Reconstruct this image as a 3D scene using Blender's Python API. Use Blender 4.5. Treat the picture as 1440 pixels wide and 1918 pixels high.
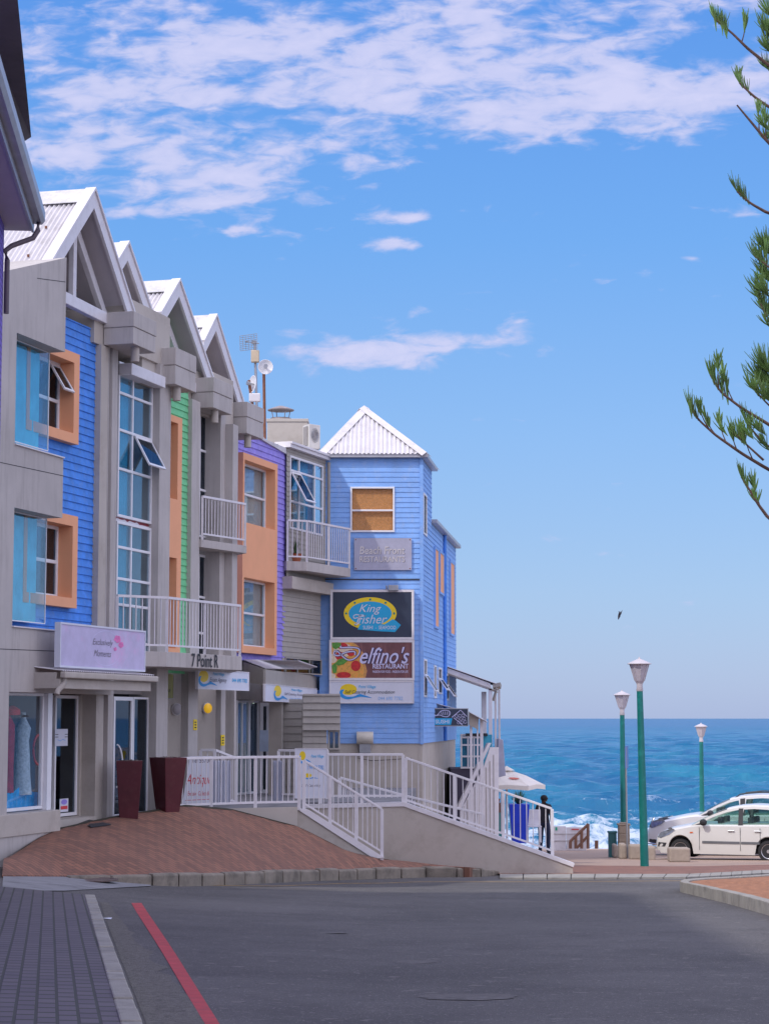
import bpy, bmesh, math, random
import numpy as np
from mathutils import Vector, Matrix
for _o in list(bpy.data.objects): bpy.data.objects.remove(_o)
SC = bpy.context.scene
COL = SC.collection
random.seed(7)
# ------------------------------------------------------------------ camera
EYE = 8.5                       # eye height above the sea
FPX = 3800.0                    # focal length in pixels of the 1440 px wide photograph
PITCH = math.atan(387.0/FPX)
cam = bpy.data.cameras.new("camera"); camo = bpy.data.objects.new("camera", cam); COL.objects.link(camo)
camo.location = (0, 0, EYE); camo.rotation_euler = (math.pi/2+PITCH, 0, 0)
cam.sensor_fit = 'HORIZONTAL'; cam.sensor_width = 36; cam.lens = FPX/1440*36
cam.clip_start = .1; cam.clip_end = 120000
SC.camera = camo
# ------------------------------------------------------------------ pixel / plane helpers
CAMP = Vector((0, 0, EYE)); SP, CP = math.sin(PITCH), math.cos(PITCH)
def ray(px, py):
    h = (px-720)/FPX; v = (959-py)/FPX
    return Vector((h, CP-v*SP, SP+v*CP))
def D(px, py, d):
    r = ray(px, py); return CAMP+r*(d/r.y)
# ------------------------------------------------------------------ light
SUNV = Vector((-.53, -.45, .72)).normalized()      # towards the sun
sun_el = math.asin(SUNV.z); sun_az = math.atan2(SUNV.x, SUNV.y)
SC.view_settings.view_transform = 'Standard'; SC.view_settings.look = 'None'
SC.view_settings.gamma = 1; SC.view_settings.use_curve_mapping = False
SC.view_settings.exposure = 0.0
SKY_STR = .12
BACKC = (1.42, 1.37, 1.68)      # unseen bright cloud added overhead and behind the camera to lift the shade
wd = bpy.data.worlds.new("World"); SC.world = wd; wd.use_nodes = True
nt = wd.node_tree; N = nt.nodes; L = nt.links; N.clear()
def nn(t, **k):
    n = N.new(t)
    for a, b in k.items(): setattr(n, a, b)
    return n
def mth(op, a, b=None, c=None, clamp=False):
    n = nn('ShaderNodeMath', operation=op, use_clamp=clamp)
    for i, x in enumerate((a, b, c)):
        if x is None: continue
        if isinstance(x, (int, float)): n.inputs[i].default_value = x
        else: L.new(x, n.inputs[i])
    return n.outputs[0]
sky = nn('ShaderNodeTexSky', sky_type='NISHITA', sun_disc=False, sun_elevation=sun_el, sun_rotation=sun_az % (2*math.pi),
         altitude=0, air_density=1.0, dust_density=.6, ozone_density=2.5)
hsv = nn('ShaderNodeHueSaturation'); L.new(sky.outputs[0], hsv.inputs['Color'])
hsv.inputs['Hue'].default_value = .497; hsv.inputs['Saturation'].default_value = 1.15; hsv.inputs['Value'].default_value = 1.0
tc = nn('ShaderNodeTexCoord'); sep = nn('ShaderNodeSeparateXYZ'); L.new(tc.outputs['Generated'], sep.inputs[0])
yy = mth('MAXIMUM', mth('ABSOLUTE', sep.outputs[1]), .08)
az = mth('DIVIDE', sep.outputs[0], yy); el = mth('DIVIDE', sep.outputs[2], yy)
cmb = nn('ShaderNodeCombineXYZ'); L.new(mth('MULTIPLY', az, 1.0), cmb.inputs[0]); L.new(mth('MULTIPLY', mth('ADD', el, mth('MULTIPLY', az, -.03)), 2.6), cmb.inputs[1])
def noise(scale, detail=6, rough=.55, dist=0., vec=None):
    n = nn('ShaderNodeTexNoise'); n.inputs['Scale'].default_value = scale; n.inputs['Detail'].default_value = detail
    n.inputs['Roughness'].default_value = rough; n.inputs['Distortion'].default_value = dist; L.new(vec or cmb.outputs[0], n.inputs['Vector']); return n.outputs[0]
n1 = noise(15.0, 8, .55, .3); n2 = noise(48.0, 6, .55, .4)
def blob(px, py, rx, ry, amp):
    r = ray(px, py); a0 = r.x/r.y; e0 = r.z/r.y; rx /= FPX; ry /= FPX
    q = mth('ADD', mth('POWER', mth('DIVIDE', mth('SUBTRACT', az, a0), rx), 2.0), mth('POWER', mth('DIVIDE', mth('SUBTRACT', el, e0), ry), 2.0))
    return mth('MULTIPLY', mth('EXPONENT', mth('MULTIPLY', q, -1.0)), amp)
blobs = [(760, 0, 1100, 170, .25), (680, 180, 520, 100, .19), (1000, 100, 500, 90, .08), (500, 220, 500, 120, .05), (1230, 190, 330, 80, .27), (300, 320, 290, 60, .27), (450, 375, 240, 40, .2), (150, 110, 240, 90, .13),
         (660, 290, 260, 50, .15), (755, 405, 62, 16, .36), (735, 458, 58, 14, .34), (455, 432, 60, 12, .25), (610, 428, 40, 10, .2), (660, 655, 190, 20, .25), (860, 640, 190, 20, .24), (760, 655, 230, 30, .06),
         (960, 605, 60, 26, .28), (720, 680, 130, 16, .25), (980, 400, 130, 20, .12), (1120, 524, 90, 12, .16), (1350, 555, 40, 8, .2), (1400, 400, 90, 20, .24), (230, 400, 60, 14, .25), (90, 250, 200, 60, .16),
         (1400, 958, 80, 10, .22), (560, 622, 70, 12, .2), (1295, 484, 22, 6, .25), (130, 175, 120, 26, .2), (1250, 90, 160, 22, -.12), (880, 330, 240, 40, -.12), (420, 210, 120, 20, -.1)]
acc = None
for b in blobs:
    o_ = blob(*b); acc = o_ if acc is None else mth('ADD', acc, o_)
nz = mth('ADD', mth('MULTIPLY', n1, .52), mth('MULTIPLY', n2, .48))
dens = mth('ADD', mth('MULTIPLY', mth('SUBTRACT', nz, .5), 2.5), mth('ADD', mth('MULTIPLY', acc, 1.75), -.36))
mask = nn('ShaderNodeMapRange', interpolation_type='SMOOTHSTEP'); L.new(dens, mask.inputs[0]); mask.inputs[1].default_value = -.12; mask.inputs[2].default_value = .31
front = mth('GREATER_THAN', sep.outputs[2], .01)
cmask = mth('MULTIPLY', mth('MULTIPLY', mask.outputs[0], .82), front)
shd = nn('ShaderNodeMapRange'); L.new(dens, shd.inputs[0]); shd.inputs[1].default_value = .1; shd.inputs[2].default_value = .55
cc = nn('ShaderNodeMix', data_type='RGBA'); L.new(shd.outputs[0], cc.inputs[0])
cc.inputs[6].default_value = (5.0, 5.2, 7.5, 1); cc.inputs[7].default_value = (6.3, 6.1, 8.0, 1)
# graded sky: Nishita multiplied by a soft vertical tint
ramp = nn('ShaderNodeValToRGB'); L.new(el, ramp.inputs[0]); cr = ramp.color_ramp
cr.elements[0].position = 0.0; cr.elements[0].color = (1, 1, 1, 1); cr.elements[1].position = .42; cr.elements[1].color = (1, 1, 1, 1)
SKYRAMP = [(0.0, (.375, .49, .835)), (.06, (.34, .53, .89)), (.14, (.27, .51, .96)), (.24, (.17, .44, .98)), (.36, (.115, .35, .95))]
cr.elements.remove(cr.elements[1]); cr.elements[0].position = 0; cr.elements[0].color = SKYRAMP[0][1]+(1,)
for p_, c_ in SKYRAMP[1:]:
    e_ = cr.elements.new(p_); e_.color = c_+(1,)
rs = nn('ShaderNodeVectorMath', operation='SCALE'); L.new(ramp.outputs[0], rs.inputs[0]); rs.inputs['Scale'].default_value = 1.0/SKY_STR
gm = nn('ShaderNodeMix', data_type='RGBA'); gm.inputs[0].default_value = .75; L.new(hsv.outputs[0], gm.inputs[6]); L.new(rs.outputs[0], gm.inputs[7])
mx = nn('ShaderNodeMix', data_type='RGBA'); L.new(cmask, mx.inputs[0]); L.new(gm.outputs[2], mx.inputs[6]); L.new(cc.outputs[2], mx.inputs[7])
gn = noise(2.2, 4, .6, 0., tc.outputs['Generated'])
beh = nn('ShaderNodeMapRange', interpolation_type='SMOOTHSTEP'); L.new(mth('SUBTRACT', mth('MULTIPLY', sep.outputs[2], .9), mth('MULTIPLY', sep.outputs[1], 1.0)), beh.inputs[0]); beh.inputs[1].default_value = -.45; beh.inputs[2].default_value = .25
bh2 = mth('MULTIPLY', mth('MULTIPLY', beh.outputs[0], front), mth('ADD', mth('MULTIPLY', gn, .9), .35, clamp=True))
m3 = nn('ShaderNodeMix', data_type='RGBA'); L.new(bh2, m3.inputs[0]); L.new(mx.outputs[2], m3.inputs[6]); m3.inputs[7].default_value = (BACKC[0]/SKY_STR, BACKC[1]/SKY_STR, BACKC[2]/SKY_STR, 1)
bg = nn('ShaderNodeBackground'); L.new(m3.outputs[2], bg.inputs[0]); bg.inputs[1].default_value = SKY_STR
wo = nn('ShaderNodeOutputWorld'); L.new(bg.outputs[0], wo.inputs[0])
sl = bpy.data.lights.new("sun", 'SUN'); sl.energy = 2.3; sl.angle = math.radians(1.2); sl.color = (1, .95, .88)
so = bpy.data.objects.new("sun", sl); COL.objects.link(so); so.rotation_euler = SUNV.to_track_quat('Z', 'Y').to_euler(); so.location = (-20, -20, 40)
# ------------------------------------------------------------------ materials
def mat(name, col, rough=.6, var=.12, vscale=3., bump=0., bscale=60., metal=0., spec=.5, stain=None, stscale=1.2, stamt=.0, streak=False, coat=0.):
    m = bpy.data.materials.new(name); m.use_nodes = True; t = m.node_tree; b = t.nodes['Principled BSDF']
    b.inputs['Roughness'].default_value = rough; b.inputs['Metallic'].default_value = metal; b.inputs['Specular IOR Level'].default_value = spec
    if coat: b.inputs['Coat Weight'].default_value = coat; b.inputs['Coat Roughness'].default_value = .05
    c = t.nodes.new('ShaderNodeTexCoord')
    n = t.nodes.new('ShaderNodeTexNoise'); n.inputs['Scale'].default_value = vscale; n.inputs['Detail'].default_value = 5; n.inputs['Roughness'].default_value = .65
    t.links.new(c.outputs['Object'], n.inputs['Vector'])
    r = t.nodes.new('ShaderNodeMapRange'); t.links.new(n.outputs[0], r.inputs[0]); r.inputs[1].default_value = .3; r.inputs[2].default_value = .7
    mxx = t.nodes.new('ShaderNodeMix'); mxx.data_type = 'RGBA'; t.links.new(r.outputs[0], mxx.inputs[0])
    mxx.inputs[6].default_value = tuple(x*(1-var) for x in col)+(1,); mxx.inputs[7].default_value = tuple(min(1, x*(1+var)) for x in col)+(1,)
    out = mxx.outputs[2]
    if stain:
        mp = t.nodes.new('ShaderNodeMapping'); t.links.new(c.outputs['Object'], mp.inputs[0])
        if streak: mp.inputs['Scale'].default_value = (4, 4, .35)
        n2_ = t.nodes.new('ShaderNodeTexNoise'); n2_.inputs['Scale'].default_value = stscale; n2_.inputs['Detail'].default_value = 7; n2_.inputs['Roughness'].default_value = .7
        t.links.new(mp.outputs[0], n2_.inputs['Vector'])
        r2 = t.nodes.new('ShaderNodeMapRange'); t.links.new(n2_.outputs[0], r2.inputs[0]); r2.inputs[1].default_value = .5; r2.inputs[2].default_value = .75; r2.inputs[4].default_value = stamt
        m2 = t.nodes.new('ShaderNodeMix'); m2.data_type = 'RGBA'; t.links.new(r2.outputs[0], m2.inputs[0]); t.links.new(out, m2.inputs[6]); m2.inputs[7].default_value = tuple(stain)+(1,)
        out = m2.outputs[2]
    t.links.new(out, b.inputs['Base Color'])
    if bump:
        nb = t.nodes.new('ShaderNodeTexNoise'); nb.inputs['Scale'].default_value = bscale; nb.inputs['Detail'].default_value = 4; t.links.new(c.outputs['Object'], nb.inputs['Vector'])
        bp = t.nodes.new('ShaderNodeBump'); bp.inputs['Strength'].default_value = bump; bp.inputs['Distance'].default_value = .02
        t.links.new(nb.outputs[0], bp.inputs['Height']); t.links.new(bp.outputs[0], b.inputs['Normal'])
    return m
def glass(name, tint, refl=.02, rough=.02, k=.32):
    m = bpy.data.materials.new(name); m.use_nodes = True; t = m.node_tree; t.nodes.clear()
    tr = t.nodes.new('ShaderNodeBsdfTransparent'); tr.inputs[0].default_value = tint+(1,)
    gl = t.nodes.new('ShaderNodeBsdfGlossy'); gl.inputs['Roughness'].default_value = rough; gl.inputs[0].default_value = (.9, .95, 1, 1)
    fr = t.nodes.new('ShaderNodeFresnel'); fr.inputs[0].default_value = 1.5
    ad = t.nodes.new('ShaderNodeMath'); ad.operation = 'MULTIPLY_ADD'; ad.use_clamp = True; ad.inputs[1].default_value = k; ad.inputs[2].default_value = refl; t.links.new(fr.outputs[0], ad.inputs[0])
    mx_ = t.nodes.new('ShaderNodeMixShader'); t.links.new(ad.outputs[0], mx_.inputs[0]); t.links.new(tr.outputs[0], mx_.inputs[1]); t.links.new(gl.outputs[0], mx_.inputs[2])
    o = t.nodes.new('ShaderNodeOutputMaterial'); t.links.new(mx_.outputs[0], o.inputs[0]); return m
def brickmat(name, c1, c2, mortar, sx, rough=.85, bw=.22, bh=.11, ms=.012, rot=0., var=.25, xz=False, frame=None, asp=1.):
    m = mat(name, c1, rough, var=var, vscale=1.3); t = m.node_tree; b = t.nodes['Principled BSDF']
    base = b.inputs['Base Color'].links[0].from_socket
    c = t.nodes.new('ShaderNodeTexCoord'); mp = t.nodes.new('ShaderNodeMapping'); t.links.new(c.outputs['Object'], mp.inputs[0]); mp.inputs['Rotation'].default_value = (0, 0, rot)
    vec = mp.outputs[0]
    if asp != 1:
        mq = t.nodes.new('ShaderNodeMapping'); t.links.new(vec, mq.inputs[0]); mq.inputs['Scale'].default_value = (asp, 1, 1); vec = mq.outputs[0]
    if xz:
        s_ = t.nodes.new('ShaderNodeSeparateXYZ'); t.links.new(c.outputs['Object'], s_.inputs[0]); k = t.nodes.new('ShaderNodeCombineXYZ')
        t.links.new(s_.outputs[1], k.inputs[0]); t.links.new(s_.outputs[2], k.inputs[1]); vec = k.outputs[0]
    br = t.nodes.new('ShaderNodeTexBrick'); t.links.new(vec, br.inputs['Vector']); br.inputs['Scale'].default_value = sx
    br.inputs['Color1'].default_value = c1+(1,); br.inputs['Color2'].default_value = c2+(1,); br.inputs['Mortar'].default_value = mortar+(1,)
    br.inputs['Brick Width'].default_value = bw; br.inputs['Row Height'].default_value = bh; br.inputs['Mortar Size'].default_value = ms; br.inputs['Mortar Smooth'].default_value = .3; br.inputs['Bias'].default_value = -.1
    mxx = t.nodes.new('ShaderNodeMix'); mxx.data_type = 'RGBA'; mxx.blend_type = 'MIX'; mxx.inputs[0].default_value = .8; t.links.new(base, mxx.inputs[6]); t.links.new(br.outputs[0], mxx.inputs[7])
    t.links.new(mxx.outputs[2], b.inputs['Base Color'])
    bp = t.nodes.new('ShaderNodeBump'); bp.invert = True; bp.inputs['Strength'].default_value = .5; bp.inputs['Distance'].default_value = .01; t.links.new(br.outputs[1], bp.inputs['Height']); t.links.new(bp.outputs[0], b.inputs['Normal'])
    return m
M = {}
M['render'] = mat('painted_render', (.47, .44, .415), .8, .10, .9, .12, 60, stain=(.27, .245, .225), stscale=2.2, stamt=.55, streak=True)
M['render2'] = mat('beige_render', (.47, .43, .38), .85, .08, .9, .15, 50, stain=(.31, .26, .215), stscale=1.6, stamt=.6)
M['white'] = mat('white_paint', (.72, .70, .72), .45, .05, 6, stain=(.45, .40, .36), stscale=5, stamt=.3)
M['pvc'] = mat('white_window_frame', (.78, .78, .80), .35, .04, 5)
M['roof'] = mat('white_corrugated_roof', (.62, .60, .62), .5, .06, 2., stain=(.42, .39, .36), stscale=3.5, stamt=.75)
M['cap'] = mat('ridge_flashing', (.60, .59, .60), .6, .1, 3., stain=(.3, .28, .25), stscale=5., stamt=.6)
M['blue'] = mat('blue_cladding', (.06, .245, .74), .6, .2, 5., .15, 40, stain=(.16, .30, .64), stscale=9, stamt=.7)
M['green'] = mat('green_cladding', (.17, .58, .27), .6, .12, 4., stain=(.28, .6, .36), stscale=8, stamt=.6)
M['purple'] = mat('purple_cladding', (.29, .235, .70), .6, .16, 5., stain=(.42, .36, .76), stscale=7, stamt=.8)
M['orange'] = mat('orange_render', (.83, .40, .21), .75, .05, 1.5, .05, 60)
M['gclad'] = mat('grey_cladding', (.36, .335, .30), .7, .08, 3., stain=(.24, .22, .2), stscale=2, stamt=.4, streak=True)
M['lblue'] = mat('periwinkle_cladding', (.215, .415, .80), .6, .12, 2.5, .15, 40, stain=(.32, .46, .74), stscale=6, stamt=.85)
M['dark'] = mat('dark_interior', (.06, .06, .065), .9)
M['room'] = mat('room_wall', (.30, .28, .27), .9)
M['glass'] = glass('window_glass', (.82, .90, .93))
M['glassn'] = glass('clear_glass', (.93, .96, .97), .0, .02, .12)
M['glassd'] = glass('dark_glass', (.3, .38, .45), .06)
M['curt_b'] = mat('blue_curtain', (.12, .64, .86), .8, .25, 2.)
M['curt_w'] = mat('pale_curtain', (.62, .58, .56), .85, .1, 2.)
M['curt_t'] = mat('teal_curtain', (.05, .36, .52), .8, .25, 1.5)
M['blind'] = mat('bamboo_blind', (.66, .27, .085), .8, .2, 18.)
M['soffit'] = mat('soffit_board', (.62, .58, .60), .8, .05)
M['tin'] = mat('galvanised_gutter', (.42, .42, .45), .4, .1, 4, metal=.3)
M['metal'] = mat('grey_metal', (.35, .36, .38), .4, .1, 6, metal=.7)
M['rust'] = mat('rusty_pole', (.22, .09, .05), .8, .3, 9)
M['black'] = mat('black_rubber', (.018, .018, .02), .7)
M['text'] = mat('dark_lettering', (.03, .03, .035), .6)
M['maroon'] = mat('maroon_glaze', (.085, .012, .02), .35, .2, 3., stain=(.13, .04, .04), stscale=7, stamt=.5)
M['soil'] = mat('potting_soil', (.12, .10, .09), .95, .4, 30)
M['asphalt'] = None
# ------------------------------------------------------------------ mesh builder
class Fr:
    """vertical plane frame: u runs along it, w out of it, z up"""
    def __init__(s, O, t):
        s.O = Vector((O[0], O[1])); s.t = Vector(t).normalized(); s.n = Vector((s.t.y, -s.t.x))
    @staticmethod
    def at(px, d, slope, py=1346):
        p = D(px, py, d); return Fr((p.x, p.y), (slope, 1))
    def pt(s, u, w, z): return Vector((s.O.x+s.t.x*u+s.n.x*w, s.O.y+s.t.y*u+s.n.y*w, z))
    def uz(s, px, py, w=0.):
        r = ray(px, py); C = Vector((CAMP.x-s.O.x, CAMP.y-s.O.y)); r2 = Vector((r.x, r.y))
        k = (w-C.dot(s.n))/r2.dot(s.n); p = C+r2*k
        return p.dot(s.t), EYE+r.z*k
    def u(s, px, py=1346, w=0.): return s.uz(px, py, w)[0]
    def z(s, px, py, w=0.): return s.uz(px, py, w)[1]
    def rect(s, x0, x1, yt, yb, w=0.):
        ym = (yt+yb)/2
        return (s.u(x0, ym, w), s.u(x1, ym, w), s.z(x0, yb, w), s.z(x0, yt, w))
class MB:
    def __init__(s): s.v = []; s.f = []
    def add(s, vs, fs):
        n = len(s.v); s.v += [tuple(p) for p in vs]; s.f += [tuple(i+n for i in f) for f in fs]; return s
    def quad(s, a, b, c, d): return s.add([a, b, c, d], [(0, 1, 2, 3)])
    def box8(s, p):
        return s.add(p, [(0, 1, 2, 3), (7, 6, 5, 4), (0, 4, 5, 1), (1, 5, 6, 2), (2, 6, 7, 3), (3, 7, 4, 0)])
    def fbox(s, fr, u0, u1, w0, w1, z0, z1):
        P = fr.pt
        return s.box8([P(u0, w1, z0), P(u1, w1, z0), P(u1, w1, z1), P(u0, w1, z1), P(u0, w0, z0), P(u1, w0, z0), P(u1, w0, z1), P(u0, w0, z1)])
    def box(s, x0, x1, y0, y1, z0, z1): return s.fbox(Fr((0, 0), (1, 0)), x0, x1, -y1, -y0, z0, z1)
    def fpoly(s, fr, pts, w0, w1):
        n = len(pts); a = [fr.pt(u, w1, z) for u, z in pts]; b = [fr.pt(u, w0, z) for u, z in pts]
        return s.add(a+b, [tuple(range(n)), tuple(range(2*n-1, n-1, -1))]+[(i, i+n, (i+1) % n+n, (i+1) % n) for i in range(n)])
    def ppoly(s, fr, px, w0, w1):
        return s.fpoly(fr, [fr.uz(x, y, w1) for x, y in px], w0, w1)
    def prism(s, pts, off):
        off = Vector(off); n = len(pts); a = [Vector(p) for p in pts]; b = [p+off for p in a]
        return s.add(a+b, [tuple(range(n)), tuple(range(2*n-1, n-1, -1))]+[(i, i+n, (i+1) % n+n, (i+1) % n) for i in range(n)])
    def tube(s, pts, r, n=8, cap=True):
        pts = [Vector(p) for p in pts]; rs_ = r if isinstance(r, (list, tuple)) else [r]*len(pts); base = len(s.v); up = Vector((0, 0, 1))
        for i, p in enumerate(pts):
            t_ = (pts[min(i+1, len(pts)-1)]-pts[max(i-1, 0)]).normalized()
            a = t_.cross(up)
            if a.length < .05: a = t_.cross(Vector((1, 0, 0)))
            a.normalize(); b = t_.cross(a)
            for k in range(n):
                q = 2*math.pi*k/n; s.v.append(tuple(p+(a*math.cos(q)+b*math.sin(q))*rs_[i]))
        for i in range(len(pts)-1):
            for k in range(n):
                s.f.append((base+i*n+k, base+i*n+(k+1) % n, base+(i+1)*n+(k+1) % n, base+(i+1)*n+k))
        if cap: s.f.append(tuple(base+k for k in range(n))[::-1]); s.f.append(tuple(base+(len(pts)-1)*n+k for k in range(n)))
        return s
    def lathe(s, c, prof, n=20, ax=None):
        c = Vector(c); ax = Vector(ax or (0, 0, 1)).normalized(); a = ax.cross(Vector((0, 1, 0)) if abs(ax.y) < .9 else Vector((1, 0, 0))).normalized(); b = ax.cross(a); base = len(s.v)
        for r, z in prof:
            for k in range(n):
                q = 2*math.pi*k/n; s.v.append(tuple(c+ax*z+(a*math.cos(q)+b*math.sin(q))*r))
        for i in range(len(prof)-1):
            for k in range(n):
                s.f.append((base+i*n+k, base+i*n+(k+1) % n, base+(i+1)*n+(k+1) % n, base+(i+1)*n+k))
        s.f.append(tuple(base+k for k in range(n))[::-1]); s.f.append(tuple(base+(len(prof)-1)*n+k for k in range(n)))
        return s
    def ruled(s, A, B, nu=1, nv=8, lift=None):
        """surface between polylines A and B (same number of points)"""
        def samp(Q):
            o = []
            for i in range(len(Q)-1):
                for k in range(nu): o.append(Vector(Q[i]).lerp(Vector(Q[i+1]), k/nu))
            return o+[Vector(Q[-1])]
        A = samp(A); B = samp(B); n = len(A); base = len(s.v)
        for j in range(nv+1):
            for i in range(n):
                p = A[i].lerp(B[i], j/nv)
                if lift: p = lift(p, i/(n-1), j/nv)
                s.v.append(tuple(p))
        for j in range(nv):
            for i in range(n-1):
                a = base+j*n+i; s.f.append((a, a+1, a+n+1, a+n))
        return s
ORG = {}
def thing(name, label, cat, loc=(0, 0, 0), group=None, kind=None):
    o = bpy.data.objects.new(name, None); COL.objects.link(o); o.location = loc; o.empty_display_size = .2
    ORG[o] = Vector(loc); o['label'] = label; o['category'] = cat
    if group: o['group'] = group
    if kind: o['kind'] = kind
    return o
def obj(name, mb, m, parent=None, smooth=False, bevel=0., label=None, cat=None, group=None, kind=None, org=None):
    me = bpy.data.meshes.new(name); V = np.array(mb.v, dtype=float)
    if parent is not None: og = ORG[parent]
    elif org is not None: og = Vector(org)
    else: og = Vector(((V[:, 0].min()+V[:, 0].max())/2, (V[:, 1].min()+V[:, 1].max())/2, V[:, 2].min()))
    V = V-np.array(og); me.from_pydata(V.tolist(), [], mb.f)
    if m is not None: me.materials.append(m)
    me.validate(); bm = bmesh.new(); bm.from_mesh(me)
    if kind != 'open': bmesh.ops.recalc_face_normals(bm, faces=bm.faces)
    bm.to_mesh(me); bm.free()
    if smooth:
        me.polygons.foreach_set('use_smooth', [True]*len(me.polygons))
        try: me.set_sharp_from_angle(angle=math.radians(40))
        except Exception: pass
    o = bpy.data.objects.new(name, me); COL.objects.link(o)
    if parent is not None: o.parent = parent; ORG[o] = og
    else: o.location = og; ORG[o] = og
    if label: o['label'] = label
    if cat: o['category'] = cat
    if group: o['group'] = group
    if kind and kind != 'open': o['kind'] = kind
    if bevel:
        md = o.modifiers.new('bevel', 'BEVEL'); md.width = bevel; md.segments = 2; md.limit_method = 'ANGLE'; md.angle_limit = math.radians(50)
    return o
def text(fr, st, x0, x1, yt, yb, w, m, parent, name='lettering', shear=0., bold=0., thick=.004, rect=None, curved=None):
    cu = bpy.data.curves.new('t', 'FONT'); cu.body = st; cu.shear = shear; cu.offset = bold; cu.resolution_u = 3; cu.align_x = 'CENTER'
    to = bpy.data.objects.new('t', cu); COL.objects.link(to); bpy.context.view_layer.update()
    me = bpy.data.meshes.new_from_object(to.evaluated_get(bpy.context.evaluated_depsgraph_get()))
    V = np.array([v.co[:] for v in me.vertices]); mn = V.min(0); mxv = V.max(0); Fs = [tuple(p.vertices) for p in me.polygons]
    bpy.data.objects.remove(to); bpy.data.curves.remove(cu); bpy.data.meshes.remove(me)
    u0, u1, z0, z1 = rect or fr.rect(x0, x1, yt, yb, w)
    b = MB(); P = []
    for x, y, _ in V:
        a = (x-mn[0])/(mxv[0]-mn[0]); c = (y-mn[1])/(mxv[1]-mn[1])
        P.append(fr.pt(u0+a*(u1-u0), w+thick, z0+c*(z1-z0)))
    b.add(P, Fs)
    return obj(name, b, m, parent, kind='open')
def freeint(u0, u1, za, zb, holes):
    iv = [(u0, u1)]
    for (a, b, c, d) in holes:
        if c < zb-1e-5 and d > za+1e-5:
            o = []
            for p, q in iv:
                if b <= p or a >= q: o.append((p, q)); continue
                if a > p: o.append((p, a))
                if b < q: o.append((b, q))
            iv = o
    return [x for x in iv if x[1]-x[0] > 1e-4]
def wall(mb, fr, u0, u1, z0, z1, w0, w1, holes=()):
    zs = sorted(set([z0, z1]+[x for h in holes for x in h[2:] if z0 < x < z1])); P = fr.pt
    for za, zb in zip(zs, zs[1:]):
        for a, b in freeint(u0, u1, za, zb, holes): mb.quad(P(a, w1, za), P(b, w1, za), P(b, w1, zb), P(a, w1, zb))
    for (a, b, c, d) in list(holes)+[(u0, u1, z0, z1)]:
        a, b, c, d = max(a, u0), min(b, u1), max(c, z0), min(d, z1)
        if (a, b, c, d) == (u0, u1, z0, z1) or a > u0: mb.quad(P(a, w0, c), P(a, w1, c), P(a, w1, d), P(a, w0, d))
        if b < u1: mb.quad(P(b, w0, c), P(b, w1, c), P(b, w1, d), P(b, w0, d))
        if (a, b, c, d) == (u0, u1, z0, z1):
            zz = [z0]+sorted(set(min(max(x, z0), z1) for h in holes if h[1] >= u1 for x in h[2:]))+[z1]
            for i in range(0, len(zz)-1, 2): mb.quad(P(b, w0, zz[i]), P(b, w1, zz[i]), P(b, w1, zz[i+1]), P(b, w0, zz[i+1]))
        mb.quad(P(a, w0, c), P(b, w0, c), P(b, w1, c), P(a, w1, c)); mb.quad(P(a, w0, d), P(b, w0, d), P(b, w1, d), P(a, w1, d))
    return mb
def clad(mb, fr, u0, u1, z0, z1, w, pitch=.17, proud=.022, holes=(), top=None):
    """weatherboards; top(u) optionally limits the height (sloping wall head)"""
    P = fr.pt; zb_ = [z0+i*pitch for i in range(int((z1-z0)/pitch)+2) if z0+i*pitch < z1]+[z1]
    zs = sorted(set([round(z, 5) for z in zb_]+[round(x, 5) for h in holes for x in h[2:] if z0 < x < z1]))
    wf = lambda z, k: w+proud*(1-(z-(z0+k*pitch))/pitch)
    for za, zc in zip(zs, zs[1:]):
        k = int((za-z0)/pitch+1e-4)
        for a, b in freeint(u0, u1, za, zc, holes):
            if top:
                ns = max(1, int((b-a)/.25))
                for i in range(ns):
                    p, q = a+(b-a)*i/ns, a+(b-a)*(i+1)/ns; tp, tq = min(zc, top(p)), min(zc, top(q))
                    if tp > za and tq > za: mb.quad(P(p, wf(za, k), za), P(q, wf(za, k), za), P(q, wf(tq, k), tq), P(p, wf(tp, k), tp)); mb.quad(P(p, w-.01, za), P(q, w-.01, za), P(q, wf(za, k), za), P(p, wf(za, k), za))
            else:
                mb.quad(P(a, wf(za, k), za), P(b, wf(za, k), za), P(b, wf(zc-1e-4, k), zc), P(a, wf(zc-1e-4, k), zc))
                mb.quad(P(a, w-.01, za), P(b, w-.01, za), P(b, wf(za, k), za), P(a, wf(za, k), za))
    return mb
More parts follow.
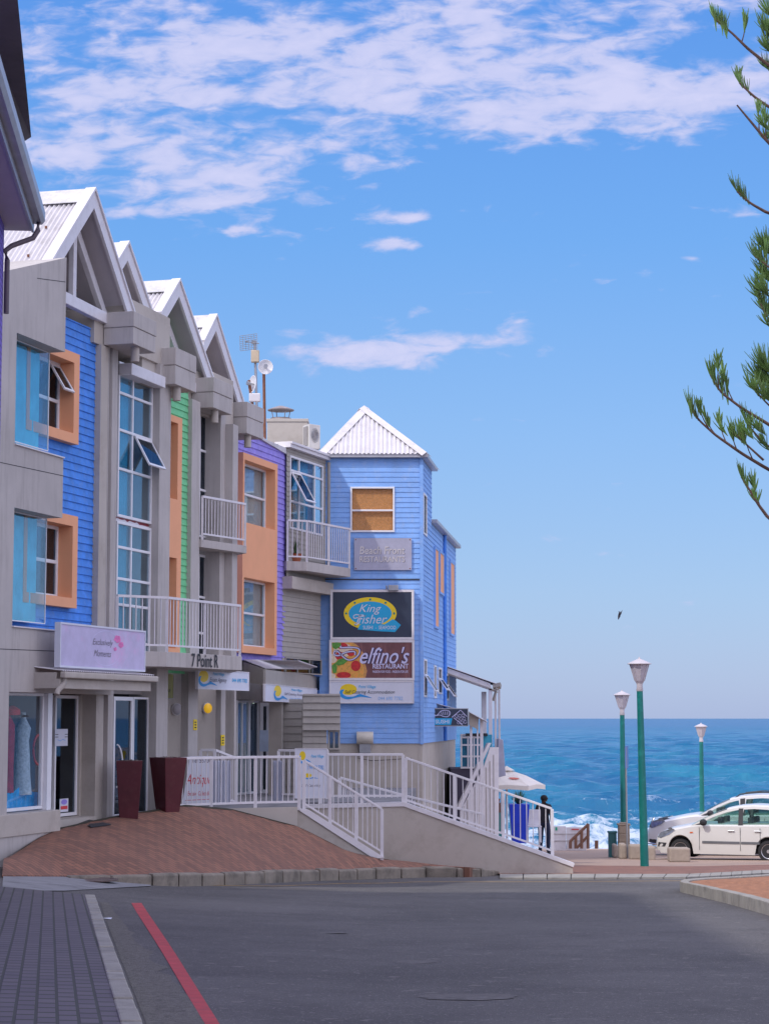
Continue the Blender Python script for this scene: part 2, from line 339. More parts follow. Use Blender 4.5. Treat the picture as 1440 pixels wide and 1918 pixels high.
def window(fr, r, w, parent, mv=(), mh=(), ft=.055, curtain=None, dep=.06, g='glass', name='window', cdist=.05, cuts=None, frame_mat='pvc', folds=9, cpart=(0, 1)):
    u0, u1, z0, z1 = r; b = MB(); w1 = w+dep
    b.fbox(fr, u0, u1, w, w1, z0, z0+ft); b.fbox(fr, u0, u1, w, w1, z1-ft, z1); b.fbox(fr, u0, u0+ft, w, w1, z0+ft, z1-ft); b.fbox(fr, u1-ft, u1, w, w1, z0+ft, z1-ft)
    for m_ in mv: c = u0+(u1-u0)*m_; b.fbox(fr, c-ft*.45, c+ft*.45, w+.003, w1-.004, z0+ft, z1-ft)
    for m_ in mh: c = z0+(z1-z0)*m_; b.fbox(fr, u0+ft, u1-ft, w+.003, w1-.002, c-ft*.5, c+ft*.5)
    f = obj(name, b, M[frame_mat], parent, bevel=.006)
    p = MB().fbox(fr, u0+ft*.6, u1-ft*.6, w+dep*.4, w+dep*.4+.006, z0+ft*.6, z1-ft*.6); obj('pane', p, M[g], f)
    if curtain:
        c = MB(); n = folds*8; ex_ = .28 if cpart[1] == 1 and curtain != 'blind' else 0.; us = [u0+(u1+ex_-u0)*(cpart[0]+(cpart[1]-cpart[0])*i/n) for i in range(n+1)]
        am = .014 if curtain != 'blind' else .0
        A = [fr.pt(u, w-cdist+am*math.sin(i*.79+.6*math.sin(i*.17)), z0+.02) for i, u in enumerate(us)]; B = [fr.pt(u, w-cdist+am*.7*math.sin(i*.79), z1-.02) for i, u in enumerate(us)]
        c.ruled(A, B, 1, 1); obj('curtain' if curtain != 'blind' else 'roller_blind', c, M[curtain], f, smooth=True, kind='open')
    return f
def corr(mb, r0, r1, e0, e1, period=.09, amp=.02):
    """corrugated sheet between ridge r0-r1 and eave e0-e1"""
    r0, r1, e0, e1 = map(Vector, (r0, r1, e0, e1)); Lr = max((r1-r0).length, (e1-e0).length); n = max(8, int(Lr/period*6)); nv = ((r1-r0) if (r1-r0).length > .1 else (e1-e0)).cross(e0-r0).normalized()
    if nv.z < 0: nv = -nv
    A = [r0.lerp(r1, i/n)+nv*amp*math.sin(i/n*Lr/period*2*math.pi) for i in range(n+1)]; B = [e0.lerp(e1, i/n)+nv*amp*math.sin(i/n*Lr/period*2*math.pi) for i in range(n+1)]
    mb.ruled(A, B, 1, 1)
    return mb
# ground height under the camera line (metres, absolute)
def zg(x, y):
    d = y
    h = 1.45+.0292*min(d, 12)+.0458*max(0, d-12) if d > 0 else 1.45
    k = min(1., max(0., (y-20)/7.)); return EYE-h+.035*max(0., -x)+.085*k*max(0., -x-3.)
def G(px, py, off=0.):
    r = ray(px, py); lo, hi = 2., 160.
    f = lambda Y: (CAMP+r*(Y/r.y)).z-(zg((r*(Y/r.y)).x, Y)+off)
    for _ in range(50):
        m_ = (lo+hi)/2
        if f(m_) > 0: lo = m_
        else: hi = m_
    p = CAMP+r*(lo/r.y); return p
# ================================================================== GROUND
def gridsheet(name, m, x0, x1, y0, y1, nx, ny, off=0.):
    b = MB(); P = [(x0+(x1-x0)*i/nx, y0+(y1-y0)*j/ny) for j in range(ny+1) for i in range(nx+1)]
    b.add([(x, y, zg(x, y)+off) for x, y in P], [(j*(nx+1)+i, j*(nx+1)+i+1, (j+1)*(nx+1)+i+1, (j+1)*(nx+1)+i) for j in range(ny) for i in range(nx)])
    return obj(name, b, m, kind='structure', smooth=True)
def asphalt():
    m = mat('asphalt', (.102, .096, .094), .9, .28, .30, .6, 120, stain=(.060, .056, .056), stscale=.7, stamt=.85)
    t = m.node_tree; b = t.nodes['Principled BSDF']; base = b.inputs['Base Color'].links[0].from_socket; c = t.nodes.new('ShaderNodeTexCoord')
    for sc, th, col in ((45, .66, (.30, .28, .26, 1)), (20, .68, (.035, .033, .032, 1)), (7, .69, (.20, .185, .17, 1))):
        v = t.nodes.new('ShaderNodeTexNoise'); v.inputs['Scale'].default_value = sc; v.inputs['Detail'].default_value = 2; t.links.new(c.outputs['Object'], v.inputs['Vector'])
        g = t.nodes.new('ShaderNodeMapRange'); t.links.new(v.outputs[0], g.inputs[0]); g.inputs[1].default_value = th-.03; g.inputs[2].default_value = th+.02; g.inputs[4].default_value = .6
        k = t.nodes.new('ShaderNodeMix'); k.data_type = 'RGBA'; t.links.new(g.outputs[0], k.inputs[0]); t.links.new(base, k.inputs[6]); k.inputs[7].default_value = col; base = k.outputs[2]
    t.links.new(base, b.inputs['Base Color']); return m
M['asphalt'] = asphalt()
M['tar'] = mat('tar_crack', (.035, .033, .032), .8, .3, 5)
M['paver'] = brickmat('dark_pavers', (.112, .098, .112), (.142, .124, .135), (.045, .048, .033), 1., rot=-math.radians(99.3), bw=.10, bh=.115, ms=.011, asp=.40)
M['redbrick'] = brickmat('red_brick_paving', (.28, .13, .082), (.15, .074, .053), (.07, .055, .045), 1., rot=math.radians(38), bw=.22, bh=.11, ms=.009)
M['kerb'] = mat('kerb_concrete', (.30, .285, .25), .9, .15, 3., .3, 60, stain=(.09, .085, .08), stscale=2.5, stamt=.7)
M['conc'] = mat('worn_concrete', (.23, .23, .24), .9, .12, 2., .3, 50, stain=(.08, .08, .085), stscale=1.6, stamt=.8)
M['orangepave'] = brickmat('sandy_paving', (.38, .27, .20), (.32, .22, .165), (.2, .15, .12), 1., bw=.22, bh=.11, ms=.008, rot=.5)
M['litter'] = mat('pine_litter', (.33, .15, .075), .95, .35, 9., .8, 40, stain=(.14, .07, .04), stscale=8, stamt=.7)
M['redline'] = mat('red_road_paint', (.42, .045, .05), .75, .2, 6., stain=(.13, .07, .07), stscale=9., stamt=.6)
M['yline'] = mat('yellow_road_paint', (.42, .26, .07), .8, .3, 6., stain=(.11, .10, .09), stscale=5., stamt=.7)
gridsheet('road', M['asphalt'], -14, 60, -20, 70, 150, 300)
b = MB(); b.ruled([(-60, 70, zg(0, 70)), (90, 70, zg(0, 70))], [(-60, 74, 1.4), (90, 74, 1.4)], 10, 2); b.ruled([(-60, 74, 1.4), (90, 74, 1.4)], [(-60, 118, -1.2), (90, 118, -1.2)], 10, 4)
M['sand'] = mat('beach_sand', (.42, .33, .24), .95, .1, .3)
obj('beach', b, M['sand'], kind='structure')
# pavement on the left with its kerb
inner = [G(158, 1676, .10), G(178, 1750, .10), G(201, 1835, .10), G(225, 1918, .10)]; inner.append(inner[-1]+(inner[-1]-inner[-2])*4)
outer = [G(178, 1677, .10), G(205, 1752, .10), G(236, 1835, .10), G(268, 1918, .10)]; outer.append(outer[-1]+(outer[-1]-outer[-2])*4)
left = [Vector((p.x-7, p.y, zg(p.x-7, p.y)+.10)) for p in inner]
b = MB(); b.ruled(left, inner, 4, 6); obj('pavement', b, M['paver'], kind='structure')
def resample(P, step):
    o = [P[0]]; acc_ = 0
    for a, c in zip(P, P[1:]):
        n = max(1, int(round((c-a).length/step)))
        o += [a.lerp(c, i/n) for i in range(1, n+1)]
    return o
def kerbstones(mb, I, O, h, gap=.012, rnd=.006):
    for i in range(len(I)-1):
        a, b_, c, d = I[i], I[i+1], O[i+1], O[i]; g = gap/max(.1, (b_-a).length); j = random.uniform(-rnd, rnd)
        a2, b2, c2, d2 = a.lerp(b_, g), b_.lerp(a, g), c.lerp(d, g), d.lerp(c, g); up = Vector((0, 0, .006+j)); dn = Vector((0, 0, -h))
        mb.box8([a2+dn, b2+dn, b2+up, a2+up, d2+dn, c2+dn, c2+up, d2+up])
n_ = 26
def param(P, n):
    L_ = [0]
    for a, c in zip(P, P[1:]): L_.append(L_[-1]+(c-a).length)
    o = []
    for i in range(n+1):
        q = L_[-1]*i/n; k = max(j for j in range(len(L_)) if L_[j] <= q+1e-9); k = min(k, len(P)-2); o.append(P[k].lerp(P[k+1], (q-L_[k])/(L_[k+1]-L_[k])))
    return o
b = MB(); kerbstones(b, param(inner, 40), param(outer, 40), .3); obj('kerb', b, M['kerb'], kind='structure', bevel=.012)
# red no-stopping line
Lr = [G(246, 1692, .004), G(300, 1778, .004), G(352, 1866, .004), G(385, 1920, .004)]; Rr = [G(265, 1692, .004), G(323, 1778, .004), G(378, 1866, .004), G(412, 1920, .004)]
Lr.append(Lr[-1]+(Lr[-1]-Lr[-2])*4); Rr.append(Rr[-1]+(Rr[-1]-Rr[-2])*4)
def onroad(p, off): return Vector((p.x, p.y, zg(p.x, p.y)+off))
b = MB(); b.ruled([onroad(p, .004) for p in param(Lr, 12)], [onroad(p, .004) for p in param(Rr, 12)], 1, 1); obj('red_road_line', b, M['redline'], kind='structure')
yl = [(300, 1656), (420, 1659), (520, 1660), (640, 1655), (780, 1652), (950, 1652), (1150, 1651), (1290, 1650)]
Y0 = [G(x, y, .004) for x, y in yl]
b = MB(); b.ruled([onroad(p, .004) for p in param(Y0, 40)], [onroad(Vector((p.x, p.y-.14, 0)), .004) for p in param(Y0, 40)], 1, 1); obj('yellow_road_line', b, M['yline'], kind='structure')
# gritty edge of the road beside the kerb
rg = random.Random(8); GL = [onroad(p+Vector((.01, 0, 0)), .003) for p in param([G(186, 1690, 0), G(207, 1752, 0), G(238, 1835, 0), G(270, 1918, 0), outer[-1]], 60)]
GR = [p+Vector((.10+.28*min(1, i/30)*rg.uniform(.6, 1.25), 0, 0)) for i, p in enumerate(GL)]
b = MB(); b.ruled(GL, [onroad(p, .003) for p in GR], 1, 2); obj('road_grit', b, mat('road_grit', (.135, .125, .11), .95, .45, 26, .8, 70, stain=(.07, .065, .06), stscale=9, stamt=.8), kind='structure')
# concrete channel with the manhole
b = MB(); b.ruled([G(6, 1639, .025), G(120, 1639, .025), G(278, 1638, .025)], [G(4, 1668, .012), G(120, 1669, .012), G(282, 1660, .012)], 6, 4); obj('concrete_channel', b, M['conc'], kind='structure')
mh_ = G(175, 1650, .02); b = MB(); b.lathe((mh_.x, mh_.y, mh_.z+.002), [(.36, 0), (.36, .018), (.30, .02), (.29, .012)], 28); o = obj('manhole_cover', b, mat('iron_cover', (.12, .085, .075), .7, .3, 20, .6, 40), label='round brown iron manhole cover in the concrete channel below the brick forecourt', cat='manhole cover')
for k_, (x, y, rr) in enumerate([(765, 1802, .17), (878, 1868, .23), (617, 1748, .12)]):
    p = G(x, y, .002); b = MB(); rnd = random.Random(k_); b.add([(p.x+rr*1.6*math.cos(q)*rnd.uniform(.8, 1.1), p.y+rr*1.3*math.sin(q)*rnd.uniform(.8, 1.1), zg(p.x, p.y+rr*1.3*math.sin(q))+.003) for q in [i*math.pi/9 for i in range(18)]], [tuple(range(18))])
    obj('road_patch', b, mat('patch', (.118, .11, .105), .9, .3, 12, .6, 80), kind='structure')
# red brick forecourt sloping up to the shops
KB = [(4, 1640, 27.6), (120, 1641, 29.5), (285, 1638, 31.6), (420, 1635, 33.6), (560, 1630, 35.2), (690, 1627, 36.9), (807, 1624, 38.2), (882, 1625, 39.0), (930, 1634, 39.4)]
KT = [G(k[0], k[1], .035 if i < 2 else .16 if i < 3 else .195 if i < 8 else .05) for i, k in enumerate(KB)]
print('KT', [tuple(round(c, 2) for c in p) for p in KT])
TP = [D(9, 1612, 30.6), D(95, 1555, 32.9), D(205, 1531, 35.3), D(345, 1508, 37.0), D(430, 1515, 38.4), D(560, 1549, 39.0), D(650, 1595, 39.25), D(706, 1608, 39.5), D(722, 1611, 41.5), D(850, 1632, 41.58), D(935, 1637, 41.59)]
b = MB(); lf = lambda p, s, t: p+Vector((0, 0, .10*math.sin(math.pi*t)*(1-s)+.012*math.sin(p.x*3.1+p.y*1.7)*math.sin(math.pi*t)))
KA, TA = param(KT, 60), param(TP, 60); b.ruled(KA, TA, 1, 14, lf); b.ruled([p-Vector((0, 0, .4)) for p in KA], [p+Vector((0, 0, -.0005)) for p in KA], 1, 1)
from mathutils.bvhtree import BVHTree
FCT = BVHTree.FromPolygons([Vector(v) for v in b.v], b.f)
def onfc(px, py):
    h_ = FCT.ray_cast(CAMP, ray(px, py).normalized())[0]
    return h_ if h_ is not None else D(px, py, 35)
obj('brick_forecourt', b, M['redbrick'], kind='structure', smooth=True)
rm_ = random.Random(3); ME = [p+Vector((0, 0, .004)) for p in TA]; MI = [p.lerp(q, rm_.uniform(.010, .045))+Vector((0, 0, .012)) for p, q in zip(TA, KA)]
b = MB(); b.ruled(ME, MI, 1, 1); obj('moss_edge', b, mat('dark_moss', (.045, .04, .025), .95, .4, 12), kind='structure')
KK = param(KT[1:], 19); b = MB(); kerbstones(b, [p+Vector((-.05, .12, 0)) for p in KK], [p+Vector((.10, -.15, 0)) for p in KK], .3, .012, .014); obj('kerb', b, mat('weathered_kerb', (.235, .205, .165), .95, .25, 3., .5, 40, stain=(.06, .055, .045), stscale=2.2, stamt=.9), kind='structure', bevel=.03)
# pavement of the promenade on the far side
pa = [G(935, 1638, .03), G(1100, 1638, .03), G(1290, 1638, .03), G(1440, 1630, .03), G(1700, 1630, .03)]; pk = [G(935, 1645, .03), G(1100, 1645, .03), G(1290, 1644, .03), G(1440, 1636, .03), G(1700, 1636, .03)]
b = MB(); kerbstones(b, param(pa, 22), param(pk, 22), .2, .01, .002); obj('kerb', b, M['kerb'], kind='structure')
far = [Vector((p.x*1.8-(4 if i == 0 else 0), 69.8, zg(1, 69.8)+.03)) for i, p in enumerate(pa)]; mid = [G(880, 1622, .03), G(1100, 1622, .03), G(1290, 1624, .03), G(1440, 1620, .03), G(1700, 1620, .03)]
b = MB(); b.ruled([onroad(p, .034) for p in param(pa, 12)], [onroad(p, .034) for p in param(mid, 12)], 1, 3); obj('brick_path', b, M['redbrick'], kind='structure')
b = MB(); b.ruled([onroad(p, .034) for p in param(mid, 12)], [onroad(p, .034) for p in param(far, 12)], 1, 8); obj('promenade', b, M['orangepave'], kind='structure')
b = MB(); b.ruled([Vector((-30, 41.5, zg(0, 41.5)+.02)), mid[0]+Vector((-.2, 0, 0))], [Vector((-30, 69.8, zg(0, 69.8)+.02)), far[0]+Vector((0, 0, 0))], 6, 6); obj('yard', b, M['conc'], kind='structure')
# traffic island
io = [G(1700, 1850, .16), G(1520, 1722, .16), G(1440, 1691, .16), G(1360, 1671, .16), G(1300, 1658, .16), G(1276, 1653, .16), G(1272, 1651, .16), G(1280, 1648, .16), G(1310, 1645, .16), G(1360, 1643, .16), G(1440, 1638, .16), G(1700, 1628, .16)]
P_ = param(io, 60); C_ = Vector((13, 26, 0)); ii = [p+(Vector((C_.x, C_.y, p.z))-p).normalized()*.16 for p in P_]
b = MB(); kerbstones(b, ii, P_, .35, .01, .004); obj('kerb', b, M['kerb'], kind='structure', bevel=.012)
cz = Vector((13, 27, zg(13, 27)+.16)); b = MB(); ln = len(ii); b.ruled([p-Vector((0, 0, .02)) for p in ii], [cz.lerp(p, .25) for p in ii], 1, 8, lambda p, s, t: p+Vector((0, 0, .05*math.sin(9*p.x)*math.cos(7*p.y)*math.sin(math.pi*t)))); obj('island_ground', b, M['litter'], kind='structure', smooth=True)
# ================================================================== SEA
def sea():
    rng = np.random.RandomState(3); ny, nx = 560, 260
    Y = 112*np.exp(np.linspace(0, math.log(2600/112), ny)); S_ = np.linspace(-.24, .34, nx)
    YY, SS = np.meshgrid(Y, S_, indexing='ij'); XX = SS*YY; Z = np.zeros_like(XX)
    for k in range(46):
        lam = 1.5*1.062**k+.6*rng.rand(); th = rng.normal(0, .75); kx, ky = math.sin(th)*2*math.pi/lam, math.cos(th)*2*math.pi/lam
        a = .0165*lam**.85*(.6 if lam > 14 else 1); ph = rng.rand()*6.28; fade = np.clip(1.4-(np.gradient(Y)[:, None]*2.2/lam), 0, 1)
        arg = kx*XX+ky*YY+ph; Z += a*fade*(np.sin(arg)+.25*np.sin(2*arg+.5))
    for k in range(26):
        lam = 2.2+rng.rand()*3.5; th = rng.normal(0, 1.0); kx, ky = math.sin(th)*2*math.pi/lam, math.cos(th)*2*math.pi/lam; fade = np.clip(1.4-(np.gradient(Y)[:, None]*2.2/lam), 0, 1)
        Z += .028*fade*np.abs(np.sin((kx*XX+ky*YY)+rng.rand()*6.28))
    for yc, am, wd_ in ((150, .22, 5), (182, .30, 5), (128, .15, 5)):
        Z += am*np.exp(-((YY-yc-3*np.sin(XX*.11+yc)-2*np.sin(XX*.29))/wd_)**2)*(.7+.3*np.sin(XX*.17+yc))
    b = MB(); b.v = np.stack([XX, YY, Z], -1).reshape(-1, 3).tolist()
    idx = np.arange(ny*nx).reshape(ny, nx); b.f = np.stack([idx[:-1, :-1], idx[:-1, 1:], idx[1:, 1:], idx[1:, :-1]], -1).reshape(-1, 4).tolist()
    n = len(b.v); b.v += [(-60000, 100, -.9), (60000, 100, -.9), (60000, 90000, -.9), (-60000, 90000, -.9)]; b.f.append((n, n+1, n+2, n+3))
    m = bpy.data.materials.new('sea_water'); m.use_nodes = True; t = m.node_tree; p = t.nodes['Principled BSDF']
    def N_(ty, **k):
        q = t.nodes.new(ty)
        for a_, c_ in k.items(): setattr(q, a_, c_)
        return q
    lk = t.links.new; g = N_('ShaderNodeNewGeometry'); sp = N_('ShaderNodeSeparateXYZ'); lk(g.outputs['Position'], sp.inputs[0])
    def NZ(sx, sy, sc, det=5, ro=.6, dist=0):
        mp = N_('ShaderNodeMapping'); lk(g.outputs['Position'], mp.inputs[0]); mp.inputs['Scale'].default_value = (sx, sy, 0); q = N_('ShaderNodeTexNoise'); q.inputs['Scale'].default_value = sc; q.inputs['Detail'].default_value = det; q.inputs['Roughness'].default_value = ro; q.inputs['Distortion'].default_value = dist; lk(mp.outputs[0], q.inputs['Vector']); return q.outputs[0]
    def MR(x, a, c, d=0., e=1.):
        q = N_('ShaderNodeMapRange'); lk(x, q.inputs[0]); q.inputs[1].default_value = a; q.inputs[2].default_value = c; q.inputs[3].default_value = d; q.inputs[4].default_value = e; return q.outputs[0]
    def MT(op, a, c=None):
        q = N_('ShaderNodeMath', operation=op)
        for i, x in enumerate((a, c)):
            if x is None: continue
            if isinstance(x, (int, float)): q.inputs[i].default_value = x
            else: lk(x, q.inputs[i])
        return q.outputs[0]
    def MX(f, a, c):
        q = N_('ShaderNodeMix', data_type='RGBA'); lk(f, q.inputs[0])
        for i, x in ((6, a), (7, c)):
            if isinstance(x, tuple): q.inputs[i].default_value = x+(1,)
            else: lk(x, q.inputs[i])
        return q.outputs[2]
    deep = MX(MR(MT('ADD', NZ(.5, .16, .35, 8, .75), MT('MULTIPLY', sp.outputs[2], .16)), .30, .78), (.010, .110, .235), (.020, .195, .30))
    patch = MX(MR(NZ(.05, .012, 1., 6, .65), .42, .60), deep, (.012, .105, .235))
    farm = MX(MR(sp.outputs[1], 300, 2600, 0, .9), patch, (.022, .105, .25))
    # white water: breakers near the beach and sparse whitecaps
    zz = sp.outputs[2]
    near = MR(sp.outputs[1], 215, 125, -.30, -.015)
    foamn = MT('ADD', MT('ADD', NZ(.40, .26, 1.3, 12, .80, .4), near), MT('MULTIPLY', zz, .10))
    shore = MR(foamn, .47, .60, 0, .95)
    cap = MT('MULTIPLY', MR(NZ(.12, .045, 1., 7, .62), .705, .74), MR(sp.outputs[1], 1500, 700))
    fm = MT('MAXIMUM', shore, cap)
    col = MX(fm, farm, (.56, .63, .72)); lk(col, p.inputs['Base Color'])
    lk(MR(fm, 0, 1, .22, .8), p.inputs['Roughness']); p.inputs['IOR'].default_value = 1.33; lk(MR(sp.outputs[1], 300, 1600, .3, .03), p.inputs['Specular IOR Level'])
    bp = N_('ShaderNodeBump'); bp.inputs['Strength'].default_value = .8; bp.inputs['Distance'].default_value = .3; lk(NZ(.8, .35, 1.1, 8, .75), bp.inputs['Height']); lk(bp.outputs[0], p.inputs['Normal'])
    return obj('sea', b, m, kind='structure', smooth=True, org=(0, 0, 0))
sea()
# ================================================================== BUILDING ROW
def gable(root, peak, foot, slope, backlen=5.5, hang=.25, backmat='render', leftlen=None, king=True, lf_=.66, bend=235, bwl=-1.22):
    """front verge, ridge, corrugated slopes and recessed truss; peak=(px,py,d)"""
    P = D(*peak); fr = Fr((P.x, P.y), (slope, 1)); hl, zf = fr.uz(*foot); zp = P.z; ll = leftlen or hl; zl = zp-(zp-zf)*ll/hl; k = (zp-zf)/hl
    lv = ll if leftlen else hl*lf_; zv = zp-k*lv
    # sheets
    b = MB(); dz = -.03
    corr(b, fr.pt(0, -.05, zp+dz), fr.pt(0, -backlen, zp+dz), fr.pt(-lv, -.05, zv+dz), fr.pt(-lv, -backlen, zv+dz))
    corr(b, fr.pt(0, -.05, zp+dz), fr.pt(0, -backlen, zp+dz), fr.pt(hl, -.05, zf+dz), fr.pt(hl, -backlen, zf+dz))
    if not leftlen: corr(b, fr.pt(-lv, -1.4, zv+dz), fr.pt(-lv, -backlen, zv+dz), fr.pt(-hl*.66, -1.4, zp-k*hl*.66+dz), fr.pt(-hl*.66, -backlen, zp-k*hl*.66+dz))
    rf = obj('roof', b, M['roof'], root, kind='open', smooth=True)
    b = MB()
    for s_, l_ in ((-1, .34), (1, .34)): b.prism([fr.pt(0, -.1, zp+.03), fr.pt(s_*l_, -.1, zp+.03-k*l_), fr.pt(s_*l_, -backlen, zp+.03-k*l_), fr.pt(0, -backlen, zp+.03)], (0, 0, .012))
    obj('ridge_cap', b, M['cap'], rf)
    b = MB()   # screws holding the sheets
    for s_ in (-1,):
        for q in (.35, .62, .9):
            for j in range(5): c = fr.pt(s_*ll*q, -.5-j*.8, zp-(zp-zl)*q+.0); b.lathe(c, [(.022, -.02), (.022, .02)], 6)
    obj('roof_screw', b, M['rust'], rf)
    # verge board chevron + flashing
    th = .30
    b = MB(); b.fpoly(fr, [(-lv, zv), (0, zp), (hl, zf), (hl, zf-th), (0, zp-th*1.05), (-lv, zv-th)], -.05, .0); obj('barge_board', b, M['white'], root)
    b = MB(); b.fpoly(fr, [(-lv, zv+.004), (0, zp+.004), (hl, zf+.004), (hl+.02, zf+.05), (0, zp+.06), (-lv-.02, zv+.05)], -.16, .03); obj('verge_flashing', b, M['white'], rf)
    b = MB(); s0 = .09
    for sg, e, ze in ((-1, lv, zv), (1, hl, zf)): b.prism([fr.pt(0, -.05, zp-s0), fr.pt(sg*e, -.05, ze-s0), fr.pt(sg*e, bwl-.08, ze-s0), fr.pt(0, bwl-.08, zp-s0)], (0, 0, -.015))
    obj('soffit', b, M['soffit'], root)
    w = -hang-.10; dr = .42; th2 = .2
    zt = zf+.02
    uL = -hl*(1 if leftlen else lf_)
    b = MB(); b.fpoly(fr, [(uL, zp-k*-uL-dr), (0, zp-dr), (hl, zf-dr), (hl, zf-dr-th2), (0, zp-dr-th2*1.2), (uL, zp-k*-uL-dr-th2)], w-.1, w)
    if king: b.fbox(fr, -.07, .07, w-.085, w+.015, zt-.12, zp-dr-.05)
    b.fbox(fr, uL, fr.u(bend, 620, -.05), -.17, -.05, zt-.28, zt-.08)
    obj('truss', b, M['white'], root, bevel=.01)
    b = MB(); b.fpoly(fr, [(uL, zf-.5), (uL, zp-k*-uL-.1), (0, zp-.1), (hl, zf-.1), (hl, zf-.5)], bwl-.1, bwl); obj('gable_wall', b, M[backmat], root)
    return fr
def boxblock(root, fr, e0, e1, ytop, ybot, wback, wfront):
    """rendered concrete block at the foot of the rake with its rainwater spout"""
    u0, u1 = fr.u(e0, (ytop+ybot)/2, wfront), fr.u(e1, (ytop+ybot)/2, wfront); z1, z0 = fr.z(e0, ytop, wfront), fr.z(e0, ybot, wfront); zm = z0+(z1-z0)*.52
    b = MB(); b.fbox(fr, u0, u1, wback, wfront, z0, zm-.006); b.fbox(fr, u0-.012, u1+.012, wback, wfront+.012, zm+.006, z1); b.fbox(fr, u0+.01, u1-.01, wback, wfront-.01, zm-.01, zm+.01)
    k = obj('concrete_block', b, M['render'], root, bevel=.008)
    c = fr.pt(u0+(u1-u0)*.36, wfront-.12, z0-.26); b = MB(); b.lathe(c, [(.078, 0), (.078, .27)], 14); b.lathe(c-Vector((0, 0, .002)), [(.06, 0), (.06, .01)], 12); obj('rainwater_spout', b, M['render2'], root, smooth=True)
    return u0, u1, z0, z1
FA = Fr.at(0, 30.9, .29); uE = FA.u(123.5, 560); zB = FA.z(108, 1600)
Z = lambda f, x, y, w=0.: f.z(x, y, w)
aw = thing('apartment_building', 'nearest three-storey apartment house with grey concrete blocks, bright blue boards and two orange window surrounds', 'building', FA.pt(2, -3, 6.2))
h1 = (FA.u(30, 700), uE+1, Z(FA, 120, 859), Z(FA, 30, 622)); h2 = (FA.u(25, 1050), uE+1, Z(FA, 112, 1183), Z(FA, 25, 950)); h3 = (FA.u(15, 1400), uE+1, Z(FA, 108, 1517), Z(FA, 16, 1296))
zt0 = Z(FA, 2, 509)
b = MB(); uL = FA.u(-90, 900); wall(b, FA, uL, uE, zB-.6, zt0, -.95, 0, [h1, h2, h3]); b.fpoly(FA, [(FA.u(2, 508), zt0), (uE, zt0), (uE, Z(FA, 123, 481))], -.95, 0)
obj('block_wall', b, M['render'], aw)
b = MB(); b.fbox(FA, uL, uE+.03, -.5, .04, h3[2]-.34, h3[2]-.003); obj('base_block', b, M['render2'], aw, bevel=.01)
b = MB(); b.fpoly(FA, [FA.uz(-40, 1640, .02), FA.uz(13, 1606, .02), FA.uz(92, 1556, .02), FA.uz(-40, 1556, .02)], -.3, .02); obj('plinth', b, M['render'], aw)
b = MB()
for (x0_, y0_, x1_, y1_) in ((0, 865, 121, 891), (0, 1215, 112, 1219.5), (70, 520, 123, 527)):
    p0, p1 = FA.uz(x0_, y0_, .004), FA.uz(x1_, y1_, .004); b = MB(); b.fpoly(FA, [p0, p1, (p1[0], p1[1]-.012), (p0[0], p0[1]-.012)], -.01, .002); obj('panel_joint', b, M['dark'], aw)
for hh in (h1, h2):
    f = window(FA, (hh[0], uE-.02, hh[2]+.12, hh[3]), -.28, aw, ft=.018, dep=.02, curtain='curt_b', name='window', cdist=.1, folds=5, cpart=(0, .92))
    b = MB(); b.fpoly(Fr(FA.pt(hh[0], 0, 0).xy, FA.t), [(0, hh[2]), (uE-hh[0], hh[2]), (uE-hh[0], hh[2]+.02), (0, hh[2]+.02)], -.3, .03); obj('sill', b, M['white'], f)
sw = window(FA, (h3[0], uE-.16, h3[2]+.02, h3[3]), -.25, aw, ft=.05, g='glassn', name='shop_window')
b = MB(); b.fbox(FA, uE-.16, uE, -.26, -.12, h3[2], h3[3]); obj('corner_post', b, M['pvc'], aw)
# blue boarded wall behind the blocks
wb = -.52; uB1 = FA.u(180, 900, wb); uB0 = uE-.9; zbt = Z(FA, 150, 606, wb); zbb = Z(FA, 112, 1200)
wS = -.37
def surround(fr, x1, yt, yb, x1i, yti, ybi, ww, wf, wwin, root, u0=None, u0i=None, lab=None, mh=(.5,), op=None, cur='curt_w'):
    u1 = fr.u(x1, (yt+yb)/2, wf); zt, zb = fr.z(x1, yt, wf), fr.z(x1, yb, wf); ui = fr.u(x1i, (yti+ybi)/2, wf); zti, zbi = fr.z(x1i, yti, wf), fr.z(x1i, ybi, wf)
    if u0 is None: u0 = u1-1.3
    if u0i is None: u0i = u0+(u1-ui)
    b = MB(); wall(b, fr, u0, u1, zb, zt, wwin-.02, wf, [(u0i, ui, zbi, zti)]); s_ = obj('window_surround', b, M['orange'], root, bevel=.004)
    return (u0, u1, zb, zt), (u0i, ui, zbi, zti), s_
s1 = surround(FA, 148.5, 664, 833.7, 138.5, 679, 812, wb, wS, -.70, aw, u0=uE-.62, u0i=uE-.5)
s2 = surround(FA, 145, 967.5, 1140, 135.5, 985.5, 1120.5, wb, wS, -.70, aw, u0=uE-.62, u0i=uE-.5)
b = MB(); clad(b, FA, uB0, uB1, zbb, zbt, wb, .135, .02, [s1[0], s2[0]]); obj('boarding', b, M['blue'], aw, kind='open')
window(FA, s1[1], -.69, aw, mv=(.5,), mh=(.45,), ft=.06, curtain='curt_w', name='window', g='glassd'); window(FA, s2[1], -.69, aw, mv=(.5,), mh=(.5,), ft=.06, curtain='curt_w', name='window', g='glassd')
